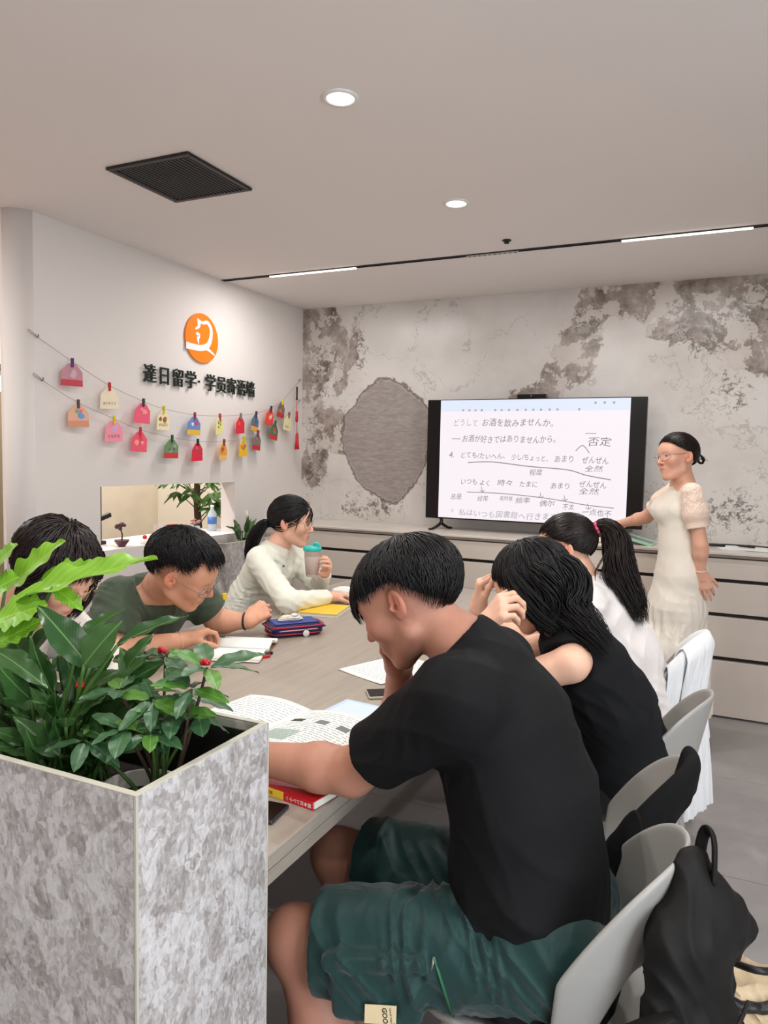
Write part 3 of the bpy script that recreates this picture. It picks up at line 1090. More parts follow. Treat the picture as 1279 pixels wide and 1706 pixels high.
card(3.951, 1.700, W_ * .9, H_ * .95, (236, 226, 150), None, (190, 60, 50), [(130, 150, 90)], 'pale yellow card with green scribbles under a red peg', 6, 10, None, U)
card(4.179, 1.718, W_, H_, (226, 40, 60), None, (120, 130, 120), [(190, 60, 110), (240, 80, 60)], 'red card under a grey peg, on the upper twine', 4, 6, None, U)
card(4.36, 1.742, W_, H_, (82, 116, 140), (230, 170, 60), (40, 44, 58), [(190, 60, 80), (60, 90, 160), (90, 140, 90)], 'blue-green card with an orange lower band under a black peg', -6, 8, None, U)
card(4.546, 1.792, W_ * 1.05, H_, (232, 74, 62), None, (36, 40, 60), [(250, 170, 150), (244, 210, 190)], 'coral card with a pale heart under a black peg', -8, 5, None, U)
card(4.695, 1.855, W_, H_, (146, 112, 100), (206, 40, 50), (206, 196, 50), [(120, 100, 90), (170, 140, 110)], 'brown card with a red lower band under a yellow peg', -8, 5, None, U)
card(2.791, 1.700, W_, H_, (232, 176, 150), (216, 150, 120), (92, 70, 84), [(100, 160, 214), (220, 120, 130), (130, 170, 130)], 'peach card with a blue drawing, leftmost on the lower twine', 2, -16, None, Lw)
card(3.034, 1.632, W_, H_, (246, 150, 168), None, (220, 206, 40), [(214, 170, 200)], 'pink card with writing under a yellow peg, on the lower twine', 2, -8, 'ともだち', Lw)
card(3.231, 1.580, W_, H_, (240, 90, 112), None, (206, 50, 70), [(220, 60, 84), (250, 160, 150)], 'deep pink card under a red peg, on the lower twine', -2, -5, None, Lw)
card(3.494, 1.545, W_ * 1.1, H_, (110, 140, 100), (206, 56, 60), (30, 92, 66), [(150, 170, 150), (90, 110, 90)], 'green card with a red lower band under a green peg', 0, 0, None, Lw)
card(3.73, 1.529, W_, H_, (222, 36, 66), None, (24, 50, 44), [(150, 90, 70), (240, 90, 110)], 'crimson card under a dark peg, on the lower twine', 3, 4, None, Lw)
card(3.996, 1.536, W_ * .9, H_, (232, 160, 60), (240, 190, 120), (140, 60, 50), [(214, 110, 50), (170, 90, 50)], 'amber card with a peach lower edge under a brown peg', 0, 8, None, Lw)
card(4.214, 1.563, W_, H_, (246, 190, 40), None, (190, 200, 50), [(120, 120, 130), (230, 130, 60)], 'golden yellow card under a lime peg', 4, 8, None, Lw)
card(4.384, 1.610, W_, H_, (128, 116, 110), (206, 36, 52), (128, 40, 70), [(110, 100, 96), (150, 130, 110)], 'grey card with a red lower band under a maroon peg', -5, 6, None, Lw)
card(4.602, 1.690, W_ * 1.1, H_, (88, 116, 84), (214, 50, 54), (70, 84, 70), [(200, 80, 80), (120, 140, 110)], 'olive green card with a red lower band near the tassel', -8, 5, None, Lw)
card(4.787, 1.763, W_, H_, (240, 230, 184), None, (130, 90, 70), None, 'cream card under a brown peg, rightmost on the lower twine', -8, 4, 'みんな', Lw)

ts = thing('red_tassel', 'long red tassel charm hanging at the right end of the twines', 'tassel', (XC, 4.90, 1.96))
m_red = MAT('red_silk', (206, 30, 46), 0.6, var=0.08, vscale=60)
MB().tube([(XC, 4.90, 1.985), (XC, 4.902, 1.80), (XC + .002, 4.905, 1.62)], 0.0022, 6).build('string', m_red, ts)
MB().lathe([(0, 0.10), (0.008, 0.095), (0.007, 0.02), (0.009, 0.0), (0, -0.002)], (XC, 4.90, 1.88), 14).build('top_bead', cmat((70, 40, 44)), ts)
MB().lathe([(0, 0.09), (0.010, 0.075), (0.009, 0.05), (0.012, 0.03), (0.009, 0.0), (0, -0.002)], (XC, 4.902, 1.71), 14).build('knot', m_red, ts)
MB().lathe([(0, 0.13), (0.008, 0.125), (0.012, 0.11), (0.013, 0.06), (0.019, 0.0), (0, 0.002)], (XC + .002, 4.905, 1.50), 16).build('fringe', m_red, ts)

# ------------------------------------------------------------------ soft-form modelling: blended volumes meshed by surface nets


def A3(p):
    return np.array([p[0], p[1], p[2]], np.float64)


def unit(v):
    v = np.asarray(v, np.float64)
    return v / (np.linalg.norm(v) + 1e-12)


class Form:
    """a volume built by smooth union / cut of simple solids on a grid"""

    def __init__(self, lo, hi, h):
        self.lo = A3(lo)
        self.h = h
        n = np.ceil((A3(hi) - self.lo) / h).astype(int) + 1
        self.n = n
        self.A = np.full(tuple(n), 0.5, np.float32)
        self.ax = [(self.lo[i] + h * np.arange(n[i])).astype(np.float32) for i in range(3)]

    def _reg(self, lo, hi, m):
        s, c = [], []
        for i in range(3):
            a = int(max(0, math.floor((lo[i] - m - self.lo[i]) / self.h)))
            b = int(min(self.n[i], math.ceil((hi[i] + m - self.lo[i]) / self.h) + 1))
            if b - a < 2:
                return None, None
            s.append(slice(a, b))
            sh = [1, 1, 1]
            sh[i] = -1
            c.append(self.ax[i][a:b].reshape(sh))
        return tuple(s), c

    def _apply(self, s, d, k, op):
        a = self.A[s]
        if op == 'add':
            if k > 0:
                hh = np.maximum(k - np.abs(a - d), 0) / k
                self.A[s] = np.minimum(a, d) - hh * hh * (k * 0.25)
            else:
                self.A[s] = np.minimum(a, d)
        elif op == 'cut':
            d = -d
            if k > 0:
                hh = np.maximum(k - np.abs(a - d), 0) / k
                self.A[s] = np.maximum(a, d) + hh * hh * (k * 0.25)
            else:
                self.A[s] = np.maximum(a, d)

    def cone(self, a, b, ra, rb, k=0.02, op='add', wide=None, ws=1.0, flat=False):
        """tapered capsule; wide/ws stretch the section along one direction; flat cuts the ends off square"""
        a, b = A3(a), A3(b)
        r = max(ra, rb) * max(1.0, ws)
        s, c = self._reg(np.minimum(a, b) - r, np.maximum(a, b) + r, max(k, 2 * self.h) + 0.004)
        if s is None:
            return self
        ab = b - a
        L2 = float(ab @ ab) + 1e-12
        x, y, z = c[0] - a[0], c[1] - a[1], c[2] - a[2]
        t0 = (x * ab[0] + y * ab[1] + z * ab[2]) / L2
        t = np.clip(t0, 0, 1)
        x = x - t * ab[0]
        y = y - t * ab[1]
        z = z - t * ab[2]
        d2 = x * x + y * y + z * z
        if wide is not None:
            w = unit(wide)
            q = x * w[0] + y * w[1] + z * w[2]
            d2 = d2 - q * q * (1 - 1 / ws ** 2)
        d = np.sqrt(np.maximum(d2, 0)) - (ra + (rb - ra) * t)
        if flat:
            Ln = math.sqrt(L2)
            d = np.maximum(d, np.maximum(-t0, t0 - 1) * Ln)
        self._apply(s, d.astype(np.float32), k, op)
        return self

    def chain(self, pts, rs, k=0.02, **kw):
        for i in range(len(pts) - 1):
            self.cone(pts[i], pts[i + 1], rs[i], rs[i + 1], k, **kw)
        return self

    def ell(self, c, r, axes=None, k=0.02, op='add'):
        c = A3(c)
        r = A3(r) if not isinstance(r, (int, float)) else np.array([r] * 3, float)
        R3 = float(max(r))
        s, g = self._reg(c - R3, c + R3, max(k, 2 * self.h) + 0.004)
        if s is None:
            return self
        x, y, z = g[0] - c[0], g[1] - c[1], g[2] - c[2]
        if axes is None:
            p = (x, y, z)
        else:
            p = [x * e[0] + y * e[1] + z * e[2] for e in axes]
        k0 = np.sqrt(sum((p[i] / r[i]) ** 2 for i in range(3)) + 1e-12)
        k1 = np.sqrt(sum((p[i] / r[i] ** 2) ** 2 for i in range(3)) + 1e-12)
        d = k0 * (k0 - 1) / k1
        self._apply(s, np.broadcast_to(d, [q.stop - q.start for q in s]).astype(np.float32), k, op)
        return self

    def rbox(self, c, half, axes, rad, k=0.01, op='add'):
        c = A3(c)
        R3 = float(np.linalg.norm(half)) + rad
        s, g = self._reg(c - R3, c + R3, max(k, 2 * self.h) + 0.004)
        if s is None:
            return self
        x, y, z = g[0] - c[0], g[1] - c[1], g[2] - c[2]
        q = [np.abs(x * e[0] + y * e[1] + z * e[2]) - (half[i] - rad) for i, e in enumerate(axes)]
        d = np.sqrt(sum(np.maximum(w, 0) ** 2 for w in q)) + np.minimum(np.maximum(np.maximum(q[0], q[1]), q[2]), 0) - rad
        self._apply(s, d.astype(np.float32), k, op)
        return self

    def plane(self, p, n, k=0.0):
        """cut away everything on the +n side"""
        p, n = A3(p), unit(n)
        d = (self.ax[0][:, None, None] - p[0]) * n[0] + (self.ax[1][None, :, None] - p[1]) * n[1] + (self.ax[2][None, None, :] - p[2]) * n[2]
        s = tuple(slice(0, int(m)) for m in self.n)
        self._apply(s, -d.astype(np.float32), k, 'cut')
        return self

    def folds(self, amp, waves, seed=1, box=None):
        """cloth folds: waves = list of (direction, wavelength, weight)"""
        rnd = np.random.RandomState(seed)
        if box is None:
            s = tuple(slice(0, int(m)) for m in self.n)
            g = [self.ax[0][:, None, None], self.ax[1][None, :, None], self.ax[2][None, None, :]]
        else:
            s, g = self._reg(A3(box[0]), A3(box[1]), 0)
        d = 0
        for (v, wl, w) in waves:
            v = unit(v) * 2 * PI / wl
            o = rnd.rand(6) * 6.28
            o2 = unit(rnd.rand(3) - .5) * 2 * PI / (wl * 2.7)
            ph = g[0] * v[0] + g[1] * v[1] + g[2] * v[2]
            wp = np.sin(g[0] * o2[0] + g[1] * o2[1] + g[2] * o2[2] + o[0])
            am = 0.55 + 0.45 * np.sin(g[0] * o2[1] * 1.3 + g[1] * o2[2] * 1.3 + g[2] * o2[0] * 1.3 + o[1])
            q = np.sin(ph + 1.7 * wp + o[2])
            d = d + w * am * (1 - np.sqrt(np.abs(q) + 0.02) * 1.6)
        if box is not None:
            m = 1.0
            for i in range(3):
                a, b = box[0][i], box[1][i]
                t = np.clip(np.minimum((g[i] - a), (b - g[i])) / (0.25 * (b - a)), 0, 1)
                m = m * t
            d = d * m
        self.A[s] = self.A[s] - (amp * d).astype(np.float32)
        return self

    def shrink_under(self, g, amt=0.014, edge=0.006):
        """keeps this body a little inside the garment g wherever g covers it"""
        s, c = self._reg(g.lo + 0.001, g.lo + g.h * (g.n - 1) - 0.001, -self.h)
        if s is None:
            return self
        ii = [np.clip(np.rint((q.ravel() - g.lo[i]) / g.h).astype(int), 0, g.n[i] - 1) for i, q in enumerate(c)]
        d = g.A[np.ix_(*ii)]
        w = np.clip((-d - edge) / 0.012, 0, 1)
        self.A[s] += (amt * w).astype(np.float32)
        return self

    def mesh(self):
        A, h = self.A, self.h
        S_ = A < 0
        c = np.zeros(tuple(self.n - 1), np.uint8)
        for i in (0, 1):
            for j in (0, 1):
                for k in (0, 1):
                    c += S_[i:self.n[0] - 1 + i, j:self.n[1] - 1 + j, k:self.n[2] - 1 + k]
        act = (c > 0) & (c < 8)
        idx = np.argwhere(act)
        vid = np.full(act.shape, -1, np.int32)
        vid[act] = np.arange(len(idx), dtype=np.int32)
        I, J, K = idx[:, 0], idx[:, 1], idx[:, 2]
        cor = [(i, j, k) for i in (0, 1) for j in (0, 1) for k in (0, 1)]
        val = {q: A[I + q[0], J + q[1], K + q[2]] for q in cor}
        acc = np.zeros((len(idx), 3))
        cnt = np.zeros(len(idx))
        for q in cor:
            for ax in range(3):
                if q[ax] == 0:
                    q2 = tuple(1 if m == ax else q[m] for m in range(3))
                    v0, v1 = val[q], val[q2]
                    m = (v0 < 0) != (v1 < 0)
                    t = v0[m] / (v0[m] - v1[m])
                    p = np.tile(np.array(q, float), (len(t), 1))
                    p[:, ax] += t
                    acc[m] += p
                    cnt[m] += 1
        V = self.lo + h * (idx + acc / np.maximum(cnt, 1)[:, None])
        F = []
        for ax in range(3):
            a1, a2 = [(1, 2), (2, 0), (0, 1)][ax]
            s0 = [slice(1, -1)] * 3
            s1 = [slice(1, -1)] * 3
            s0[ax] = slice(0, -1)
            s1[ax] = slice(1, None)
            m = S_[tuple(s0)] != S_[tuple(s1)]
            e = np.argwhere(m)
            if len(e) == 0:
                continue
            off = np.array([1, 1, 1])
            off[ax] = 0
            e = e + off
            ins = S_[e[:, 0], e[:, 1], e[:, 2]]
            d1 = np.zeros(3, int)
            d1[a1] = 1
            d2 = np.zeros(3, int)
            d2[a2] = 1
            q = [vid[tuple((e - x).T)] for x in (d1 + d2, d2, 0 * d1, d1)]
            f = np.stack(q, 1)
            f[~ins] = f[~ins][:, ::-1]
            F.append(f)
        F = np.concatenate(F)
        F = F[(F >= 0).all(1)]
        return V, F


def relax(V, F, n=2, w=0.5):
    """a little smoothing"""
    e = np.concatenate([F[:, [0, 1]], F[:, [1, 2]], F[:, [2, 3]], F[:, [3, 0]]])
    for _ in range(n):
        s = np.zeros_like(V)
        c = np.zeros(len(V))
        for a, b in ((0, 1), (1, 0)):
            for q in range(3):
                s[:, q] += np.bincount(e[:, a], V[e[:, b], q], len(V))
            c += np.bincount(e[:, a], minlength=len(V))
        V = V + w * (s / np.maximum(c, 1)[:, None] - V)
    return V


def form_obj(name, form, mat, parent, relaxn=1):
    V, F = form.mesh()
    if relaxn:
        V = relax(V, F, relaxn)
    return mesh_np(name, V, F, mat, parent, True)


# ------------------------------------------------------------------ anatomy


class Head:
    """a head frame: origin between the ears, axes forward / left / up"""

    def __init__(self, o, yaw, pitch, roll=0.0, s=1.0):
        y, p, r = R(yaw), R(pitch), R(roll)
        hz = np.array([math.cos(y), math.sin(y), 0])
        zz = np.array([0, 0, 1.0])
        f = hz * math.cos(p) + zz * math.sin(p)
        u = -hz * math.sin(p) + zz * math.cos(p)
        l = np.cross(u, f)
        u2 = u * math.cos(r) + l * math.sin(r)
        self.f, self.u = f, u2
        self.l = np.cross(u2, f)
        self.o = A3(o)
        self.s = s

    def p(self, f, l, u):
        return self.o + self.s * (f * self.f + l * self.l + u * self.u)

    def loc(self, V):
        q = (np.asarray(V) - self.o) / self.s
        return np.stack([q @ self.f, q @ self.l, q @ self.u], -1)


def sculpt_head(F, H, neck_to, neck_r=0.052, female=False, smile=False):
    s = H.s
    ax = (H.f, H.l, H.u)
    F.ell(H.p(-0.012, 0, 0.036), np.array([0.097, 0.075, 0.086]) * s, ax, 0.01)
    F.ell(H.p(0.022, 0, -0.028), np.array([0.066, 0.059, 0.078]) * s, ax, 0.03 * s)
    F.ell(H.p(0.050, 0, 0.035), np.array([0.045, 0.062, 0.050]) * s, ax, 0.03 * s)
    jw = 0.044 if female else 0.050
    for e in (1, -1):
        F.cone(H.p(0.004, e * jw, -0.062), H.p(0.062, e * 0.016, -0.098), 0.019 * s, 0.015 * s, 0.025 * s)
        F.ell(H.p(0.062, e * 0.036, -0.020), 0.029 * s, None, 0.022 * s)
        F.cone(H.p(0.078, e * 0.018, 0.024), H.p(0.068, e * 0.046, 0.022), 0.010 * s, 0.008 * s, 0.016 * s)
    F.ell(H.p(0.072, 0, -0.098), np.array([0.017, 0.018, 0.015]) * s, ax, 0.02 * s)
    for e in (1, -1):
        F.ell(H.p(0.098, e * 0.033, 0.006), np.array([0.016, 0.018, 0.010]) * s, ax, 0.014 * s, 'cut')
        F.ell(H.p(0.074, e * 0.033, 0.004), np.array([0.0145, 0.016, 0.0115]) * s, ax, 0.005 * s)
    F.ell(H.p(0.078, 0, -0.062), np.array([0.018, 0.026, 0.022]) * s, ax, 0.02 * s)
    # nose
    F.cone(H.p(0.088, 0, 0.016), H.p(0.110, 0, -0.026), 0.0072 * s, 0.0095 * s, 0.010 * s)
    for e in (1, -1):
        F.ell(H.p(0.098, e * 0.0125, -0.030), np.array([0.0095, 0.0065, 0.0075]) * s, ax, 0.006 * s)
        F.ell(H.p(0.1035, e * 0.0065, -0.0375), np.array([0.0035, 0.003, 0.0025]) * s, ax, 0.002 * s, 'cut')
    # mouth
    F.ell(H.p(0.0935, 0, -0.0555), np.array([0.0065, 0.020, 0.0052]) * s, ax, 0.005 * s)
    F.ell(H.p(0.0925, 0, -0.0650), np.array([0.0065, 0.017, 0.0055]) * s, ax, 0.005 * s)
    F.cone(H.p(0.1015, -0.012, -0.0600), H.p(0.1015, 0.012, -0.0600), 0.0022 * s, 0.0022 * s, 0.003 * s, 'cut')
    for e in (1, -1):
        F.cone(H.p(0.099, e * 0.010, -0.0602), H.p(0.088, e * 0.025, -0.0580 if smile else -0.0615), 0.0020 * s, 0.0016 * s, 0.003 * s, 'cut')
    # ears
    for e in (1, -1):
        l1 = H.l * e
        ea = (unit(H.f * 0.94 - l1 * 0.34), unit(l1 * 0.94 + H.f * 0.34), H.u)
        c = H.p(-0.012, e * 0.078, -0.002)
        F.ell(c, np.array([0.0190, 0.0088, 0.0310]) * s, ea, 0.004 * s)
        F.ell(H.p(-0.004, e * 0.075, -0.024), np.array([0.009, 0.007, 0.011]) * s, ea, 0.006 * s)
        F.ell(H.p(-0.010, e * 0.0880, 0.003), np.array([0.0118, 0.0085, 0.0200]) * s, ea, 0.002 * s, 'cut')
        F.cone(H.p(-0.016, e * 0.0815, 0.014), H.p(-0.014, e * 0.0825, -0.010), 0.0034 * s, 0.0040 * s, 0.003 * s)
        F.ell(H.p(0.003, e * 0.0790, -0.006), np.array([0.0055, 0.006, 0.0065]) * s, ea, 0.002 * s)
        F.ell(H.p(-0.005, e * 0.0800, -0.007), np.array([0.0048, 0.008, 0.0058]) * s, ea, 0.002 * s, 'cut')
    # neck
    n0 = H.p(-0.020, 0, -0.045)
    F.cone(n0, neck_to, neck_r * 0.95 * s, neck_r * 1.10, 0.014)
    F.cone(H.p(-0.040, 0, -0.03), neck_to, neck_r * 0.66, neck_r * 0.9, 0.014)


def face_tint(o, H, blush=0.0):
    """paints lips, and warmer ears, nose and cheeks, as they are on the skin itself"""
    me = o.data
    n = len(me.vertices)
    co = np.empty(n * 3, np.float32)
    me.vertices.foreach_get('co', co)
    q = H.loc(co.reshape(-1, 3))
    f, l, u = q[:, 0], q[:, 1], q[:, 2]
    lips = np.exp(-(((u + 0.0603) / 0.0068) ** 2) ** 2 - ((l / 0.0195) ** 2) ** 2) * (f > 0.075)
    warm = np.exp(-((np.abs(l) - 0.083) / 0.012) ** 2 - ((u + 0.005) / 0.035) ** 2 - ((f + 0.01) / 0.03) ** 2)
    warm = np.maximum(warm, 0.8 * np.exp(-(l / 0.016) ** 2 - ((u + 0.03) / 0.015) ** 2) * (f > 0.085))
    warm = np.maximum(warm, (0.5 + blush) * np.exp(-((np.abs(l) - 0.042) / 0.02) ** 2 - ((u + 0.025) / 0.02) ** 2) * (f > 0.03))
    at = me.attributes.new('tint', 'FLOAT_COLOR', 'POINT')
    c = np.zeros((n, 4), np.float32)
    c[:, 0] = np.clip(lips, 0, 1)
    c[:, 1] = np.clip(warm, 0, 1)
    c[:, 3] = 1
    at.data.foreach_set('color', c.ravel())


def skin_material(name, rgb, lip=(176, 92, 84), rough=0.5):
    m, nt, b = new_mat(name)
    tc = nt.nodes.new('ShaderNodeTexCoord')
    at = nt.nodes.new('ShaderNodeAttribute')
    at.attribute_name = 'tint'
    sep = nt.nodes.new('ShaderNodeSeparateColor')
    nt.links.new(at.outputs['Color'], sep.inputs[0])
    nz = noise(nt, tc.outputs['Object'], 22, 5, 0.6).outputs[0]
    c0 = lin(rgb)
    base = ramp(nt, nz, [(0.3, tuple(x * 0.93 for x in c0[:3]) + (1,)), (0.7, tuple(min(1, x * 1.06) for x in c0[:3]) + (1,))])
    warm = lin((min(255, rgb[0] + 4), int(rgb[1] * 0.84), int(rgb[2] * 0.82)))
    base = mixc(nt, math_node(nt, 'MULTIPLY', sep.outputs[1], 0.7), base, warm)
    base = mixc(nt, math_node(nt, 'MULTIPLY', sep.outputs[0], 0.8), base, lin(lip))
    nt.links.new(base, b.inputs['Base Color'])
    b.inputs['Roughness'].default_value = rough
    b.inputs['Specular IOR Level'].default_value = 0.4
    b.inputs['Subsurface Weight'].default_value = 0.12
    b.inputs['Subsurface Radius'].default_value = (0.010, 0.004, 0.002)
    b.inputs['Subsurface Scale'].default_value = 1.0
    fine = noise(nt, tc.outputs['Object'], 260, 3, 0.6).outputs[0]
    bp = nt.nodes.new('ShaderNodeBump')
    bp.inputs['Strength'].default_value = 0.08
    bp.inputs['Distance'].default_value = 0.002
    nt.links.new(fine, bp.inputs['Height'])
    nt.links.new(bp.outputs[0], b.inputs['Normal'])
    return m


def sculpt_hand(F, wrist, d, n, side, curls, s=1.0, spread=0.10, thumb=(0.7, 0.3, 0.6), k0=0.012, lens=(0.072, 0.080, 0.074, 0.058)):
    """d: wrist-to-knuckle direction, n: out of the back of the hand, side +1 if the thumb lies along d x n.
    curls: four (base, middle, tip) bends in radians; thumb: (out, forward, bend)"""
    d = unit(d)
    n = unit(np.asarray(n) - d * float(np.dot(n, d)))
    a = np.cross(d, n) * side
    w = A3(wrist)
    pal = 0.088 * s
    offs = (0.030, 0.010, -0.010, -0.029)
    kn = []
    for i, of in enumerate(offs):
        base = w + a * of * s * 0.55 + d * 0.012 * s
        kp = w + a * of * s + d * (pal - (0.0, -0.003, 0.003, 0.012)[i] * s) + n * (0.004 - 0.002 * abs(i - 1)) * s
        F.cone(base, kp, 0.0155 * s, 0.0118 * s, k0 * s)
        kn.append(kp)
    F.cone(w, w + d * 0.03 * s, 0.024 * s, 0.020 * s, 0.015 * s, wide=a, ws=1.25)
    F.cone(w + a * 0.012 * s + d * 0.02 * s - n * 0.008 * s, w + a * 0.02 * s + d * 0.055 * s - n * 0.010 * s, 0.018 * s, 0.014 * s, 0.015 * s)
    tips = []
    for i, kp in enumerate(kn):
        fan = spread * (1.5 - i) * 0.55
        fd = unit(d * math.cos(fan) + a * math.sin(fan))
        ang = 0.0
        p = kp
        L = lens[i] * s
        seg = (0.46 * L, 0.30 * L, 0.24 * L)
        rr = (0.0092, 0.0082, 0.0074, 0.0060)
        if i == 3:
            rr = tuple(q * 0.88 for q in rr)
        for j in range(3):
            ang += curls[i][j]
            dd = fd * math.cos(ang) - n * math.sin(ang)
            q = p + dd * seg[j]
            F.cone(p, q, rr[j] * s, rr[j + 1] * s, 0.0045 * s if j == 0 else 0.003 * s)
            p = q
        tips.append(p)
    # thumb leaves the side of the palm near its base
    t0 = w + a * 0.024 * s + d * 0.026 * s - n * 0.006 * s
    to, tf, tb_ = thumb
    d1 = unit(a * to + d * 0.75 - n * tf)
    t1 = t0 + d1 * 0.040 * s
    d2 = unit(d1 * math.cos(tb_) + unit(d * 0.8 - a * 0.5 - n * 0.3) * math.sin(tb_))
    t2 = t1 + d2 * 0.030 * s
    d3 = unit(d2 * math.cos(tb_ * 0.8) + unit(d * 0.6 - a * 0.8 - n * 0.3) * math.sin(tb_ * 0.8))
    t3 = t2 + d3 * 0.024 * s
    F.cone(t0, t1, 0.0150 * s, 0.0110 * s, 0.010 * s)
    F.cone(t1, t2, 0.0105 * s, 0.0095 * s, 0.004 * s)
    F.cone(t2, t3, 0.0095 * s, 0.0072 * s, 0.003 * s)
    return kn, tips, t3


def limb_arm(F, sh, el, wr, r=(0.050, 0.041, 0.042, 0.026), k=0.02):
    sh, el, wr = A3(sh), A3(el), A3(wr)
    F.cone(sh, el, r[0], r[1], k)
    mid = el + (wr - el) * 0.28
    F.cone(el, mid, r[1] * 0.94, r[2], k)
    F.cone(mid, wr, r[2], r[3], k)


# ------------------------------------------------------------------ hair


def ribbons(paths, width, thick=0.45, ref=None, taper=0.06):
    """paths (N,S,3) -> triangular strand bundles; ref: point that the flat side faces away from"""
    P = np.asarray(paths, np.float64)
    N, S_, _ = P.shape
    T = np.gradient(P, axis=1)
    T /= np.linalg.norm(T, axis=2, keepdims=True) + 1e-9
    O = P - (np.asarray(ref) if ref is not None else P.mean((0, 1)))
    O = O - T * (O * T).sum(2, keepdims=True)
    O /= np.linalg.norm(O, axis=2, keepdims=True) + 1e-9
    B = np.cross(T, O)
    t = np.linspace(0, 1, S_)
    prof = np.minimum(1, 0.35 + t * 6) * np.where(t < 0.6, 1, 1 - (1 - taper) * ((t - 0.6) / 0.4))
    w = np.asarray(width)
    w = (w[:, None] if w.ndim else np.full((N, 1), float(w))) * prof[None, :]
    w = w[..., None]
    a = P + B * w * 0.5 - O * w * thick * 0.35
    b = P + O * w * thick
    c = P - B * w * 0.5 - O * w * thick * 0.35
    V = np.stack([a, b, c], 2).reshape(-1, 3)
    i = np.arange(N)[:, None] * S_ + np.arange(S_ - 1)[None, :]
    i = i.ravel() * 3
    F = np.concatenate([np.stack([i + q, i + (q + 1) % 3, i + 3 + (q + 1) % 3, i + 3 + q], 1) for q in range(3)])
    return V, F


def join_np(parts):
    Vs, Fs, o = [], [], 0
    for V, F in parts:
        if F.shape[1] == 3:
            F = np.concatenate([F, F[:, 2:3]], 1)
        Vs.append(V)
        Fs.append(F + o)
        o += len(V)
    return np.concatenate(Vs), np.concatenate(Fs)


class Scalp:
    """the dome of hair round a head, in polar form about a tilted crown axis"""

    def __init__(self, H, radii=(0.112, 0.090, 0.104), ctr=(-0.014, 0, 0.034), tilt=18):
        self.H = H
        self.r = np.array(radii)
        self.c = np.array(ctr)
        t = R(tilt)
        self.up = np.array([-math.sin(t), 0, math.cos(t)])
        self.fw = np.array([math.cos(t), 0, math.sin(t)])

    def at(self, th, ps, k=1.0):
        """th from the crown, ps round it (0 = forehead, 90 = left ear), radians; k scales the dome"""
        d = (np.cos(th)[..., None] * self.up + np.sin(th)[..., None] * (np.cos(ps)[..., None] * self.fw + np.sin(ps)[..., None] * np.array([0, 1.0, 0])))
        q = self.c + d * self.r * (k[..., None] if isinstance(k, np.ndarray) else k)
        H = self.H
        return H.o + H.s * (q[..., 0:1] * H.f + q[..., 1:2] * H.l + q[..., 2:3] * H.u)


def hairline(table):
    """table: list of (azimuth degrees 0..180, polar degrees); the same on both sides unless azimuths go negative"""
    xs = np.array([a for a, _ in table], float)
    ys = np.array([b for _, b in table], float)
    neg = (xs < 0).any()

    def f(ps):
        d = np.degrees((ps + PI) % (2 * PI) - PI)
        return np.radians(np.interp(d if neg else np.abs(d), xs, ys))
    return f


def dome_cap(sc, line, k=0.96, nu=72, nv=14, inner=0.90):
    ps = np.linspace(0, 2 * PI, nu, endpoint=False)
    t = np.linspace(0.0, 1, nv)
    th = line(ps)[:, None] * t[None, :]
    pp = np.broadcast_to(ps[:, None], th.shape)
    kk = k - (k - inner) * np.clip((t - 0.82) / 0.18, 0, 1)[None, :] ** 1.5
    V = sc.at(th, pp, np.broadcast_to(kk, th.shape))
    V = V.reshape(-1, 3)
    i = np.arange(nu)[:, None]
    j = np.arange(nv - 1)[None, :]
    a = (i * nv + j).ravel()
    b = (((i + 1) % nu) * nv + j).ravel()
    return V, np.stack([a, b, b + 1, a + 1], 1)


def dome_strands(sc, line, n, rnd, k=(0.97, 1.03), start=(0.02, 0.55), swirl=0.25, over=(0.9, 1.06), steps=9, jit=0.004, lift=0.0):
    ps = rnd.rand(n) * 2 * PI
    t0 = start[0] + (start[1] - start[0]) * rnd.rand(n) ** 0.8
    t1 = over[0] + (over[1] - over[0]) * rnd.rand(n)
    t0 = np.minimum(t0, t1 - 0.25)
    t = np.linspace(0, 1, steps)[None, :]
    tt = t0[:, None] + (t1 - t0)[:, None] * t
    psv = ps[:, None] + swirl * (rnd.rand(n)[:, None] - 0.5) * 2 * t
    th = line(psv) * tt
    kk = k[0] + (k[1] - k[0]) * rnd.rand(n)[:, None] + lift * np.sin(np.pi * np.clip(t, 0, 1)) + 0.0 * th
    P = sc.at(th, psv, kk)
    P += (rnd.rand(n, steps, 3) - 0.5) * jit * sc.H.s
    return P


